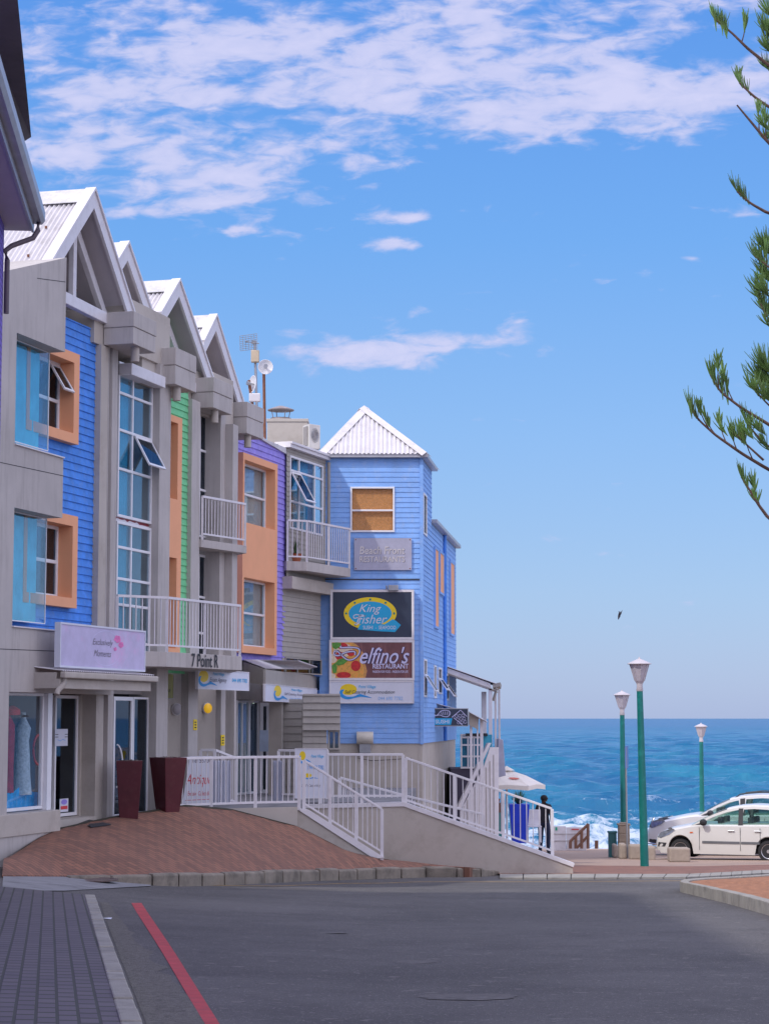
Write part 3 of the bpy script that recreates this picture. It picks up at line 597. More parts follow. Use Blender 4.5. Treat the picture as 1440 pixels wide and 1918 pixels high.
# opened top sash
def sash(fr, u0, u1, z0, z1, w, ang, parent, ft=.045):
    """top-hung casement opened outwards"""
    q0 = fr.pt(u0, w, z1); q1 = fr.pt(u1, w, z1); dn = Vector((fr.n.x*math.sin(ang), fr.n.y*math.sin(ang), -math.cos(ang)))*(z1-z0); e = (q1-q0).normalized(); dd = dn.normalized(); nrm = e.cross(dd)*.03
    def bar(a, c, wd2): return [a, c, c+wd2, a+wd2]
    b = MB(); b.prism(bar(q0, q1, dd*ft), nrm); b.prism(bar(q0+dn-dd*ft, q1+dn-dd*ft, dd*ft), nrm); b.prism(bar(q0+dd*ft, q0+dn-dd*ft, e*ft), nrm); b.prism(bar(q1-e*ft+dd*ft, q1-e*ft+dn-dd*ft, e*ft), nrm)
    s_ = obj('open_sash', b, M['pvc'], parent); p = MB(); p.prism([q0+nrm*.4+dd*.02+e*.02, q1+nrm*.4+dd*.02-e*.02, q1+nrm*.4+dn-dd*.02-e*.02, q0+nrm*.4+dn-dd*.02+e*.02], nrm*.15); obj('pane', p, M['glassd'], s_)
zz1 = s1[1]; sash(FA, zz1[1]-.42, zz1[1]-.03, zz1[2]+.62, zz1[3]-.05, -.62, .55, aw)
# body behind
zrow = Z(FA, 124, 600)
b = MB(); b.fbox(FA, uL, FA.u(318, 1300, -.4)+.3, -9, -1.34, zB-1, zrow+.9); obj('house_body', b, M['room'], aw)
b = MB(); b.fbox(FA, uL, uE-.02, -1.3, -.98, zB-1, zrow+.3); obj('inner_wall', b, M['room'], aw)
ga = gable(aw, (177, 356, 34.6), (256, 605), .25, leftlen=2.6)
# ground floor of the nearest house
zfl = Z(FA, 120, 1529, -.76)
wd_ = -.76; ud0, ud1 = FA.u(97, 1400, wd_), FA.u(140, 1400, wd_); ztd = Z(FA, 98, 1302, wd_)
f = window(FA, (ud0, ud1, zfl, ztd), wd_, aw, ft=.055, g='glassd', name='shop_door', frame_mat='pvc')
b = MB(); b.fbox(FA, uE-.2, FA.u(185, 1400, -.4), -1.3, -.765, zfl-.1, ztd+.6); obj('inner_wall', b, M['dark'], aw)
uP = FA.u(180, 1400, -.4)
b = MB(); b.fbox(FA, uE-.02, uP+.04, -1.3, -.8, ztd, zbb+.05); b.fbox(FA, uE+.0, uP, -1.0, -.53, ztd+.02, zbb+.02); b.fbox(FA, ud1, uP+.1, -1.3, -.66, zfl-.2, ztd+.01); b.fbox(FA, uP-.02, FA.u(193, 1400, -.4), -1.2, -.4, zfl-.3, Z(FA, 190, 645, -.4)); obj('recess_wall', b, M['render2'], aw)
# ------------------------------------------------------------------ stair bay (second gable)
st = thing('apartment_building', 'stair tower house with tall glazing between grey piers, under the second gable', 'building', FA.pt(FA.u(240, 1300), -3, 6.2))
zpt = Z(FA, 208, 650, -.4)
gap0, gap1 = FA.u(201, 1000, -.4), FA.u(207, 1000, -.4); uG0, uG1 = FA.u(217, 1000, -.4), FA.u(281, 1000, -.6)
b = MB(); b.fbox(FA, gap1, uG0, -1.2, -.4, zfl-.3, zpt); b.fbox(FA, FA.u(193, 1400, -.4)+.02, gap0, -1.2, -.401, Z(FA, 190, 1180, -.4), zpt); uQ0, uQ1 = FA.u(297, 1000, -.4), FA.u(318, 1000, -.4); b.fbox(FA, uQ0, uQ1, -1.6, -.4, zfl-.3, zpt+.1); obj('pier', b, M['render'], st, bevel=.006)
b = MB(); c0 = FA.pt((gap0+gap1)/2, -.5, 0); b.tube([Vector((c0.x, c0.y, zfl)), Vector((c0.x, c0.y, zpt))], .04, 8); obj('downpipe', b, M['soffit'], st, smooth=True)
wg = -.6; g0 = FA.u(214, 1000, wg); zg1, zgm1, zgm0, zg0_ = Z(FA, 218, 676, wg), Z(FA, 218, 966, wg), Z(FA, 218, 976, wg), Z(FA, 218, 1246, wg)
f = window(FA, (g0, uQ0, zgm1-.02, zg1), wg, st, mv=(.42,), mh=(.31, .56, .80), ft=.05, curtain='curt_t', cpart=(.0, .42), cdist=.05, name='stair_window'); sash(FA, g0+(uQ0-g0)*.48, uQ0-.04, zgm1+(zg1-zgm1)*.33, zgm1+(zg1-zgm1)*.55, wg+.06, .5, f and st)
window(FA, (g0, uQ0, zg0_, zgm0), wg, st, mv=(.42,), mh=(.16, .42, .60, .82), ft=.05, curtain='curt_t', cpart=(0, .42), cdist=.05, name='stair_window')
b = MB(); us = [g0+(uQ0-g0)*i/14 for i in range(15)]; b.fbox(FA, g0, uQ0, wg-.05, wg, zgm0, zgm1); obj('red_panel', b, mat('red_panel', (.30, .03, .04), .5), st)
b = MB(); b.fpoly(FA, [(us[i], zgm0+.02+.045*abs(math.sin(i*1.9))*(1 if i < 10 else .3)) for i in range(15)]+[(us[14], zgm0), (us[0], zgm0)], wg+.002, wg+.006); obj('snow_motif', b, M['white'], st)
b = MB(); b.fbox(FA, g0, uQ0+.02, wg-.1, -.30, Z(FA, 220, 690, -.3), Z(FA, 220, 668, -.3)); obj('lintel', b, M['white'], st, bevel=.008)
b = MB(); b.fbox(FA, g0+.3, uQ0+.1, -1.6, -1.2, zg0_, zrow+.3); b.fbox(FA, uG0-.1, uQ0, -1.6, -.7, Z(FA, 230, 1300, -.6), zg0_); obj('inner_wall', b, M['room'], st)
gb = gable(st, (240, 456, 36.9), (310, 663), .29, lf_=.32, bend=290, bwl=-.8)
FAo = FA
bx1 = boxblock(aw, FA, 250, 292, 582, 643, -.43, .14)
# beam from pier back to the block (rendered wall head)
b = MB(); b.fbox(FA, FA.u(180, 640, -.4), bx1[0]+.3, -1.3, -.44, zpt-.02, bx1[3]-.0); obj('wall_head', b, M['render2'], aw)
b = MB(); b.fbox(FA, bx1[1]-.1, uQ1+.02, -1.4, -.45, zpt+.1, bx1[3]+.5); obj('wall_head', b, M['render2'], st)
# ground floor glazed shop door
wq = -.62; zq = Z(FA, 240, 1530, wq)
f = window(FA, (FA.u(207, 1400, wq), FA.u(243, 1400, wq), zq, Z(FA, 210, 1305, wq)), wq, st, ft=.07, g='glassd', name='shop_door')
hd = [FA.pt(FA.u(209, 1400, wq)+.06*math.sin(a)-.0, wq+.10+.09*math.sin(a), 0) for a in [math.pi*i/10 for i in range(11)]]
b = MB(); zc_ = Z(FA, 212, 1435, wq); b.tube([Vector((p.x, p.y, zc_+.38*math.cos(math.pi*i/10))) for i, p in enumerate(hd)], .014, 8); obj('door_handle', b, M['pvc'], f, smooth=True)
window(FA, (FA.u(244, 1400, wq), FA.u(273, 1400, wq), zq, Z(FA, 210, 1305, wq)), wq, st, ft=.04, g='glassd', name='shop_window')
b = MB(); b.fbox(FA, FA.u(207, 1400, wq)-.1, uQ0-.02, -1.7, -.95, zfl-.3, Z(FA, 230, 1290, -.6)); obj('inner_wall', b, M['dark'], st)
b = MB(); b.fbox(FA, FA.u(273, 1400, wq), uQ0+.01, -1.3, -.55, zfl-.3, zg0_); obj('recess_wall', b, M['render2'], st)
# ------------------------------------------------------------------ green bay (third gable)
FC = Fr.at(318, 39.6, .29)
gr = thing('apartment_building', 'green boarded house with one tall orange window strip, under the third gable', 'building', FC.pt(1, -3, 6.0))
u1c = FC.u(358, 1000); ug0 = -.6
zbx3 = Z(FC, 399, 760, .3)
wgn = -.10
S_u1 = FC.u(340, 950); S_u0 = S_u1-1.5; S_zt = Z(FC, 339, 783); S_zb = Z(FC, 339, 1225); I_u1 = FC.u(332, 950); I_u0 = S_u0+.1
hA = (I_u0, I_u1, Z(FC, 332, 936), Z(FC, 333, 793)); hB = (I_u0, I_u1, Z(FC, 332, 1215), Z(FC, 331, 1046))
b = MB(); wall(b, FC, S_u0, S_u1, S_zb, S_zt, -.34, 0, [hA, hB]); obj('window_surround', b, M['orange'], gr, bevel=.004)
for hh in (hA, hB): window(FC, hh, -.33, gr, mv=(.5,), mh=(.5,), curtain='curt_w', g='glassd')
b = MB(); clad(b, FC, ug0, u1c, Z(FC, 345, 1262), Z(FC, 340, 690), wgn, .135, .02, [(S_u0, S_u1, S_zb, S_zt)]); obj('boarding', b, M['green'], gr, kind='open')
u2c = FC.u(373.5, 1000); zc0 = EYE-1.75
zup = FC.z(360, 1240); b = MB(); b.fbox(FC, u1c, u2c, -.5, 0, zup, zbx3+.1); b.fbox(FC, FC.u(412, 1000), FC.u(421, 1000), -1.2, .0, zup, zbx3+.1); b.fbox(FC, FC.u(421, 1000), FC.u(445, 1000, .17), -1.2, .17, zup, zbx3-.15)
b.fbox(FC, FC.u(352, 1400), u2c, -.16, 0.002, zc0-.3, zup); b.fbox(FC, FC.u(413.5, 1400), FC.u(422, 1400), -.12, .0, zc0-.3, zup); b.fbox(FC, FC.u(430, 1400), FC.u(442, 1400, .1), -.14, .1, zc0-.3, zup); obj('pier', b, M['render'], gr, bevel=.006)
b = MB(); b.fbox(FC, ug0, FC.u(421, 1000), -9, -1.22, zc0-.6, zrow+.3); b.fbox(FC, FC.u(383, 1000, -.35), FC.u(412, 1000)+.01, -1.21, -.30, zup, zbx3+.1); obj('house_body', b, M['render2'], gr)
for (ya, yb_) in ((762, 1008), (1040, 1250)):
    window(FC, (FC.u(368, 1000, -.38), FC.u(383.5, 1000, -.38), Z(FC, 378, yb_, -.38), Z(FC, 378, ya, -.38)), -.38, gr, mh=(.36, .66) if ya < 900 else (.3, .62), ft=.05, g='glassd', curtain='curt_t', cdist=.05, folds=2)
gc = gable(gr, (336, 526, 40.1), (403, 725), .29, backmat='green', lf_=.47, bend=372, bwl=-.56)
FBX2 = Fr.at(328, 38.1, .29); bx2 = boxblock(st, FBX2, 328.5, 366.5, 650, 719, -.33, 0); b = MB(); b.fbox(FBX2, bx2[0]-.8, bx2[1], -1.25, -.34, bx2[2]-.1, bx2[3]+.1); obj('wall_head', b, M['render2'], st)
FBX3 = Fr.at(399, 41.2, .29); bx3 = boxblock(gr, FBX3, 400, 434.5, 706, 763, -.48, 0); b = MB(); b.fbox(FBX3, bx3[0]-1.0, bx3[1], -1.25, -.49, bx3[2]-.05, bx3[3]+.2); b.fbox(FBX3, bx3[1], bx3[1]+1.2, -1.3, -.42, Z(FBX3, 434, 800), bx3[3]+.3); obj('wall_head', b, M['render2'], gr)
# ------------------------------------------------------------------ purple house (fourth gable)
FE = Fr.at(452, 45.0, .29)
pu = thing('apartment_building', 'purple boarded house with large orange surround and curtained windows, under the fourth gable', 'building', FE.pt(1, -3, 6.0))
gd = gable(pu, (405, 592, 43.0), (458, 765), .29, backmat='render2', lf_=.40, bend=446, bwl=-.62)
FBX4 = Fr.at(462.5, 43.6, .29); bx4 = boxblock(pu, FBX4, 462.5, 493.2, 752, 811, -.58, 0); b = MB(); b.fbox(FBX4, bx4[0]-1.3, bx4[1], -1.25, -.59, bx4[2]+.02, bx4[3]+.1); obj('wall_head', b, M['render2'], pu)
so0, so1 = 0., FE.u(519.5, 1000); szt, szb = Z(FE, 454, 846), Z(FE, 517, 1228); si0, si1 = FE.u(458, 930), FE.u(515, 1000)
hU = (si0, si1, Z(FE, 515, 993), Z(FE, 457, 860)); hL = (si0, si1, Z(FE, 515, 1215), Z(FE, 457, 1081))
b = MB(); wall(b, FE, so0, so1, szb, szt, -.30, 0, [hU, hL]); obj('window_surround', b, M['orange'], pu, bevel=.004)
for hh in (hU, hL): window(FE, hh, -.29, pu, mv=(.28,), mh=(.5,), ft=.05, curtain='curt_w', g='glass', folds=7)
ue = FE.u(534.5, 1000, -.14); zpa = Z(FE, 476, 818, -.14); zpb = Z(FE, 536, 851, -.14); ua = FE.u(478, 818, -.14)
topf = lambda u: zpa if u < ua else zpa+(zpb-zpa)*(u-ua)/(ue-ua)
b = MB(); clad(b, FE, -.5, ue, Z(FE, 520, 1242, -.14), zpa, -.14, .135, .02, [(so0, so1, szb, szt)], top=topf); obj('boarding', b, M['purple'], pu, kind='open')
b = MB(); b.fpoly(FE, [(-.5, zpa-.6), (ua, zpa-.6), (ua, zpa-.02), (-.5, zpa-.02)], -5, -.3); b.fbox(FE, -.5, ue-.02, -5, -.62, zc0-.3, zpb-.05); obj('house_body', b, M['room'], pu)
b = MB(); b.fpoly(FE, [(ua-.1, zpa), (ua+.15, zpa+.12), (ua+.55, zpa+.02), (ue+.02, zpb+.13), (ue+.02, zpb-.02), (ua+.1, zpa)], -.9, -.08); obj('parapet_flashing', b, M['cap'], pu)
# ------------------------------------------------------------------ balconies
def railmesh(mb, pts, h, sp=.115, r=.011, posts=True, lo=.1, toe=False):
    for a, c in zip(pts, pts[1:]):
        a, c = Vector(a), Vector(c); Ln = (c-a).length; e = (c-a).normalized(); up = Vector((0, 0, 1)); sd = e.cross(up).normalized()
        def bar(p, q, wd2, hg):
            o = sd*wd2/2; mb.prism([p-o, p+o, p+o+Vector((0, 0, hg)), p-o+Vector((0, 0, hg))], q-p)
        bar(a+up*(h-.045), c+up*(h-.045), .055, .045); bar(a+up*lo, c+up*lo, .035, .035)
        n = max(2, int(Ln/sp))
        for i in range(1, n):
            p = a+e*Ln*i/n; mb.tube([p+up*(lo+.02), p+up*(h-.04)], r, 4, False)
        m_ = max(1, round(Ln/1.15))
        for i in range(m_+1):
            if i == m_ and (c-Vector(pts[-1])).length > .01: continue
            p = a+e*Ln*i/m_; mb.box(p.x-.024, p.x+.024, p.y-.024, p.y+.024, p.z-(.02), p.z+h-.03)
def slabpoly(mb, pts, z0, z1): mb.prism([Vector((p[0], p[1], z0)) for p in pts], (0, 0, z1-z0))
def balcony(root, pts, ztop, th, back, h=1.0, planted=False):
    """pts: outline of the free edge in plan; back: two points on the wall"""
    s_ = MB(); slabpoly(s_, [Vector(p) for p in pts]+[Vector(p) for p in back], ztop-th, ztop); k = obj('balcony', s_, M['render'], root, bevel=.006)
    r_ = MB(); rp = [Vector((p[0], p[1], ztop)) for p in pts]; cen = sum((Vector(p).to_3d() for p in list(pts)+list(back)), Vector())/len(list(pts)+list(back))
    rp = [p+(Vector((cen.x, cen.y, p.z))-p).normalized()*.05 for p in rp]
    railmesh(r_, rp, h); obj('railing', r_, M['white'], k); return k
FLb = Fr.at(310, 36.6, .43); zb1 = Z(FLb, 310, 1221); a0 = D(219, 1346, 37.0); a1 = D(277, 1346, 36.35); a2 = D(311, 1346, 36.6); a3 = FLb.pt(FLb.u(453, 1225), 0, 0)
a0 = FA.pt(FA.u(216, 1200, -.4), -.4, 0); a1 = FA.pt(FA.u(216, 1200, -.4)+.12, .25, 0)
a2 = D(310, 1346, 36.6)
bk1 = FC.pt(FC.u(440, 1200), -.25, 0); bk0 = FA.pt(FA.u(240, 1200, -.6)+.2, -.5, 0)
k1 = balcony(gr, [a0.xy, a2.xy, a3.xy], zb1, .27, [bk1.xy, bk0.xy], h=1.0)
tx = text(FLb, '7 Point R', 359, 409, 1224, 1249, .012, M['text'], k1, name='lettering', bold=.012)
FUb = Fr.at(374, 41.0, .525); zb2 = Z(FUb, 376, 1010); w0 = FUb.pt(0, 0, 0); w1_ = FUb.pt(FUb.u(462, 1010), 0, 0)
k2 = balcony(gr, [w0.xy, w1_.xy], zb2, .16, [FC.pt(FC.u(446, 1000), -.1, 0).xy, FC.pt(FC.u(372, 1000)+.0, -.3, 0).xy], h=.9)
# infill house
FI = Fr.at(534, 48.1, .345)
inf = thing('apartment_building', 'narrow grey boarded house with corner balcony, wedged between the purple house and the blue restaurant', 'building', FI.pt(1, -3, 6.0))
ui = FI.u(611, 900); zi_t = Z(FI, 537, 838); zwin = (FI.u(542, 910), FI.u(604, 930), Z(FI, 541, 990), Z(FI, 541, 852))
b = MB(); clad(b, FI, 0, ui, Z(FI, 540, 1080), zi_t, 0, .12, .015, [zwin]); ulw = FI.u(600, 1150, -.05); clad(b, FI, -.1, ulw, Z(FI, 540, 1240, -.05), Z(FI, 540, 1090), -.05, .12, .015); obj('boarding', b, M['gclad'], inf, kind='open')
window(FI, zwin, -.03, inf, mv=(.27, .74), mh=(.80, .38), ft=.05, g='glass', curtain='curt_t', folds=3, cdist=.15, cpart=(.3, .75))
sash(FI, zwin[0]+.06, zwin[0]+(zwin[1]-zwin[0])*.3, zwin[2]+(zwin[3]-zwin[2])*.32, zwin[2]+(zwin[3]-zwin[2])*.78, .04, .5, inf)
b = MB(); b.fbox(FI, -.02, ui+.05, -.2, .12, zi_t, Z(FI, 537, 827, .12)); b.fbox(FI, -.02, ui+.05, -.3, .16, Z(FI, 537, 828, .12), Z(FI, 537, 826, .12)+.03); obj('fascia', b, M['white'], inf, bevel=.006)
b = MB(); b.fbox(FI, -.1, ui, -5, -.3, zc0-.3, zi_t+.05); obj('house_body', b, M['room'], inf)
b = MB(); b.fbox(FI, -.1, ui+.25, -.1, .2, Z(FI, 540, 1101, .2), Z(FI, 540, 1078, .2)); obj('beam', b, M['render2'], inf)
b = MB(); c0 = FI.pt(ui-.05, .09, 0); b.tube([Vector((c0.x, c0.y, Z(FI, 600, 1080))), Vector((c0.x, c0.y, zi_t-.05))], .04, 8); obj('downpipe', b, M['gclad'], inf, smooth=True)
q0 = D(535, 1346, 48.0); q1 = D(573, 1346, 48.2); q2 = D(656, 1346, 50.35); zb3 = Z(Fr.at(573, 48.2, .485), 573, 1052)
k3 = balcony(inf, [q0.xy, q1.xy, q2.xy], zb3, .22, [FI.pt(ui+.2, -.05, 0).xy, FI.pt(0, -.05, 0).xy], h=1.0)
zlw = Z(FI, 545, 1232, -.05); window(FI, (.05, ulw, Z(FI, 545, 1262, -.05), zlw), -.06, inf, mv=(.33, .66), ft=.03, g='glassd', curtain='blind', frame_mat='gclad')
# pot plants on the corner balcony
def pot(name, label, p, r, h, leafh, mcol, n=30, spread=.25, leafm=None, cat='potted plant', blade=.012, group=None):
    t = thing(name, label, cat, p, group=group); b = MB(); b.lathe(p, [(r*.72, 0), (r, h), (r*1.08, h), (r*1.08, h*.9), (r*.9, h*.92)][:3]+[(r*.85, h*.97)], 16); obj('pot', b, mcol, t, smooth=True)
    b = MB(); rr = random.Random(int(p[0]*100))
    for i in range(n):
        a = rr.random()*6.28; tl = rr.uniform(.3, 1.); q = Vector((math.cos(a), math.sin(a), 0)); s0 = Vector(p)+Vector((0, 0, h*.95))+q*r*.3*rr.random(); L_ = leafh*rr.uniform(.6, 1.1)
        sd = Vector((-q.y, q.x, 0))*blade; m1 = s0+q*spread*tl*.4+Vector((0, 0, L_*.6)); e1 = s0+q*spread*tl*1.1+Vector((0, 0, L_*(.95-.3*tl)))
        b.add([s0-sd, s0+sd, m1+sd*.9, m1-sd*.9, e1], [(0, 1, 2, 3), (3, 2, 4)])
    obj('foliage', b, leafm, t, kind='open'); return t
M['leaf'] = mat('leaf', (.05, .11, .035), .6, .4, 8.)
M['terra'] = mat('terracotta', (.40, .12, .06), .8, .1, 6)
pq = D(551, 1346, 48.6); pot('potted_plant', 'leafy plant in a terracotta pot behind the railing of the corner balcony', (pq.x, pq.y, zb3), .17, .22, .45, M['terra'], 40, .18, M['leaf'])
# roof top items: chimney, cowl, air conditioner, masts
FK = Fr((D(497, 1346, 52).x, 52), (1, 0))
ch = thing('chimney', 'cream rendered chimney stack with round metal cowl behind the purple house', 'chimney', (FK.O.x+.5, 52.5, 13.5))
ck1 = FK.u(576, 830); b = MB(); b.fbox(FK, 0, ck1, -1.5, 0, 13.2, Z(FK, 540, 790)); b.fbox(FK, -.02, ck1+.02, -1.52, .02, Z(FK, 540, 790), Z(FK, 540, 784)); obj('stack', b, M['render2'], ch, bevel=.01)
cc_ = D(523, 1346, 52.6); zc_ = Z(FK, 523, 784); b = MB(); b.lathe((cc_.x, cc_.y, zc_), [(.26, -.05), (.26, .09), (.27, .1)], 20)
b.lathe((cc_.x, cc_.y, zc_+.30), [(.345, 0), (.35, .02), (.2, .08), (.06, .125), (.02, .13)], 24)
for i in range(4): a = i*1.571+.5; b.tube([(cc_.x+.22*math.cos(a), cc_.y+.22*math.sin(a), zc_+.08), (cc_.x+.27*math.cos(a), cc_.y+.27*math.sin(a), zc_+.31)], .012, 5)
obj('cowl', b, mat('weathered_metal', (.30, .27, .27), .6, .2, 6, stain=(.25, .1, .05), stscale=8, stamt=.7), ch, smooth=True)
ac = thing('air_conditioner', 'cream air conditioner outdoor unit on the roof edge beside the chimney', 'air conditioner', (D(580, 1346, 50.8).x, 50.8, Z(FK, 580, 845)))
fa = Fr((D(565, 1346, 50.6).x, 50.6), (1, 0)); fb = Fr((D(577, 1346, 50.6).x, 50.6), (1, .75))
pts = [D(565, 1346, 50.9), D(577, 1346, 50.5), D(598, 1346, 50.8), D(586, 1346, 51.25)]; z0_, z1_ = Z(FK, 570, 846)-.1, Z(FK, 570, 809)+.0
b = MB(); slabpoly(b, pts, z0_, z1_); obj('casing', b, mat('ac_casing', (.62, .60, .55), .5), ac, bevel=.01)
pc = (pts[1]+pts[2])/2; nv = Vector(((pts[2]-pts[1]).y, -(pts[2]-pts[1]).x, 0)).normalized(); b = MB(); cz_ = (z0_+z1_)/2+.03
for r_ in (.06, .1, .14, .175): 
    a_ = (pts[2]-pts[1]).normalized(); b.tube([Vector((pc.x, pc.y, cz_))+nv*.015+a_*r_*.75*math.cos(q)+Vector((0, 0, r_*math.sin(q))) for q in [i*math.pi/12 for i in range(25)]], .007, 4)
obj('fan_grille', b, M['metal'], ac); b = MB(); b.lathe(Vector((pc.x, pc.y, cz_))+nv*.004, [(.12, 0), (.12, .006)], 20, ax=nv); obj('fan', b, M['room'], ac)
b = MB(); nv2 = (pts[1]-pts[0]); n3 = Vector((nv2.y, -nv2.x, 0)).normalized(); b.prism([pts[0].lerp(pts[1], .2)+n3*.01+Vector((0, 0, z0_+.08-pts[0].z)), pts[0].lerp(pts[1], .8)+n3*.01+Vector((0, 0, z0_+.08-pts[0].z)), pts[0].lerp(pts[1], .8)+n3*.01+Vector((0, 0, z1_-.05-pts[0].z)), pts[0].lerp(pts[1], .2)+n3*.01+Vector((0, 0, z1_-.05-pts[0].z))], n3*.01); obj('vent_grille', b, M['room'], ac)
# masts
md_ = 46.5
p = D(481, 785, md_); am = thing('antenna_mast', 'grey roof mast carrying a grid television antenna and a small cream box', 'antenna', (p.x, p.y, p.z))
b = MB(); b.tube([D(482, 800, md_), D(477, 640, md_)], .032, 8); obj('mast', b, M['metal'], am, smooth=True)
b = MB(); A_, B_, C_, D_ = D(449, 629, md_+.15), D(481, 624.5, md_-.25), D(482, 653, md_-.25), D(450, 657, md_+.15)
for i in range(9): b.tube([A_.lerp(D_, i/8), B_.lerp(C_, i/8)], .006, 4)
for i in range(7): b.tube([A_.lerp(B_, i/6), D_.lerp(C_, i/6)], .006, 4)
b.tube([D(459, 639, md_), D(485, 643, md_)], .014, 6); b.box(D(472, 640, md_).x, D(480, 640, md_).x, md_-.06, md_+.06, D(472, 644, md_).z, D(472, 638, md_).z)
obj('grid_antenna', b, M['metal'], am); b = MB(); x_ = D(471, 660, md_).x; b.box(x_, D(486, 660, md_).x, md_-.2, md_-.04, D(480, 680, md_).z, D(480, 658, md_).z); obj('junction_box', b, mat('cream_box', (.55, .45, .32), .6), am, bevel=.01)
def dish(name, label, c, r, ax, pole, m_='white'):
    t = thing(name, label, 'satellite dish', pole[0]); b = MB(); ax = Vector(ax).normalized()
    b.lathe(c, [(.02, 0), (r*.5, r*.06), (r*.8, r*.17), (r, r*.3), (r*1.02, r*.32), (r*.98, r*.33), (r*.78, r*.2), (r*.5, r*.1), (.02, r*.04)], 28, ax=ax); obj('dish', b, M['pvc'], t, smooth=True)
    b = MB(); b.tube([c+ax*.02, c+ax*r*.7], .02, 6); b.lathe(c+ax*r*.6, [(.045, 0), (.05, .08)], 10, ax=ax); obj('feed', b, M['metal'], t)
    b = MB(); b.tube(pole, .035, 8); obj('pole', b, M['rust'] if len(pole) > 2 or name else M['metal'], t, smooth=True); return t
dish('satellite_dish', 'round white dish on the tall rusty pole left of the chimney', D(497, 688, 47), .175, (.12, -1, .05), [D(496, 822, 47.1), D(494, 690, 47.1)])
dish('satellite_dish', 'white dish seen edge-on low on the roof beside the antenna mast', D(477, 720, 46.2), .2, (-.9, -.5, .1), [D(473, 760, 46.2), D(466, 712, 46.2)])
b = MB(); b.fbox(Fr((D(462, 1346, 46).x, 46), (1, 0)), 0, .26, -.1, 0, D(470, 752, 46).z, D(470, 736, 46).z); obj('panel_antenna', b, M['white'], None, bevel=.02, label='small white square panel antenna at the foot of the antenna mast', cat='antenna')
# ================================================================== BLUE RESTAURANT
FB = Fr((D(598, 1346, 50.6).x, 50.6), (1, 0)); XR = FB.u(790, 1100)
rs_t = thing('restaurant_building', 'periwinkle blue boarded restaurant with white pyramid roof and stacked signs', 'building', (0, 54, 5.5))
FSd = Fr((FB.O.x+XR, 50.6), (.115, 1)); zeav = Z(FB, 700, 858); zcl = Z(FB, 700, 1393); ut = 2.7
wn = FB.rect(656, 739, 912, 997)
b = MB(); clad(b, FB, 0, XR, zcl, zeav, 0, .128, .013, [wn]); obj('boarding', b, M['lblue'], rs_t, kind='open')
ul = FSd.u(854, 1300); zwe = FSd.z(803, 975)
sw_ = [(812, 1028, 1172, 818), (821, 1035, 1108, 828), (841, 1053, 1186, 848)]
so_ = [(793, 1234, 1306, 798), (812, 1246, 1308, 816), (820, 1250, 1300, 826), (834, 1262, 1312, 839)]
tow = [(792, 922, 1000, 798)]
def srect(x0, yt, yb, x1): return FSd.rect(x0, x1, yt, yb)
holes = [srect(*q) for q in sw_+so_+tow]
b = MB(); clad(b, FSd, 0, ut, zcl, zeav, 0, .128, .013, holes); clad(b, FSd, ut, ul, zcl, zwe, 0, .128, .013, holes); obj('boarding', b, M['lblue'], rs_t, kind='open')
b = MB(); b.box(FB.O.x+.02, FB.O.x+XR-.02, 50.72, 53.2, 4, zeav); b.fpoly(FSd, [(ut-.3, 4), (ul, 4), (ul, zwe-.02), (ut-.3, zwe-.02)], -3.2, -.12); obj('house_body', b, M['lblue'], rs_t)
b = MB(); wall(b, FB, -.6, XR+.005, EYE-3.6, zcl, -.1, -.02); b.fbox(FSd, 0, ul, -.1, -.03, 3.8, zcl); obj('plinth_wall', b, M['render2'], rs_t)
b = MB(); b.fbox(FB, XR-.05, XR+.035, -.02, .035, zcl-.02, zeav); b.fbox(FSd, .0, .06, 0, .034, zcl, zeav); obj('corner_trim', b, M['lblue'], rs_t)
b = MB(); zj = Z(FB, 700, 1085.5); b.fbox(FB, .1, XR-.05, .0, .03, zj-.01, zj+.012); obj('joint_strip', b, M['dark'], rs_t)
window(FB, wn, -.02, rs_t, mh=(.48,), ft=.045, curtain='blind', g='glassn', cdist=.03)
# gutters
b = MB(); b.fbox(FB, -.05, XR+.16, -.1, .15, zeav, zeav+.10); b.fbox(FSd, -.16, ut+.1, 0, .16, zeav+.001, zeav+.099); b.fbox(FSd, ut-.1, ul+.1, -.3, .16, zwe, zwe+.1); obj('gutter', b, M['tin'], rs_t, bevel=.01)
b = MB(); b.tube([FSd.pt(FSd.u(830, 1200), .05, zwe), FSd.pt(FSd.u(830, 1200), .05, zcl)], .05, 8); obj('downpipe', b, M['blue'], rs_t, smooth=True)
# pyramid roof
ap = Vector((D(682, 763, 51.9).x, 51.95, D(682, 763, 51.9).z)); e0, e1, e2, e3 = [Vector(q+(zeav+.09,)) for q in ((FB.O.x-.02, 50.42), (FB.O.x+XR+.12, 50.42), (FB.O.x+XR+.42, 53.4), (FB.O.x-.02, 53.4))]
b = MB()
def tri_corr(a, c, apx):
    n = 90; fa_ = (apx-a).dot((c-a).normalized())/(c-a).length; A = []; B = []; nv = (c-a).cross(apx-a).normalized()
    if nv.z < 0: nv = -nv
    for i in range(n+1):
        t = i/n; base = a.lerp(c, t); top = a.lerp(apx, t/fa_) if t < fa_ else c.lerp(apx, (1-t)/(1-fa_)); o = nv*.022*math.sin(t*(c-a).length/.11*2*math.pi); A.append(top+o); B.append(base+o)
    b.ruled(A, B, 1, 1)
tri_corr(e0, e1, ap); tri_corr(e1, e2, ap); tri_corr(e2, e3, ap); tri_corr(e3, e0, ap); rr_ = obj('roof', b, M['roof'], rs_t, kind='open', smooth=True)
b = MB()
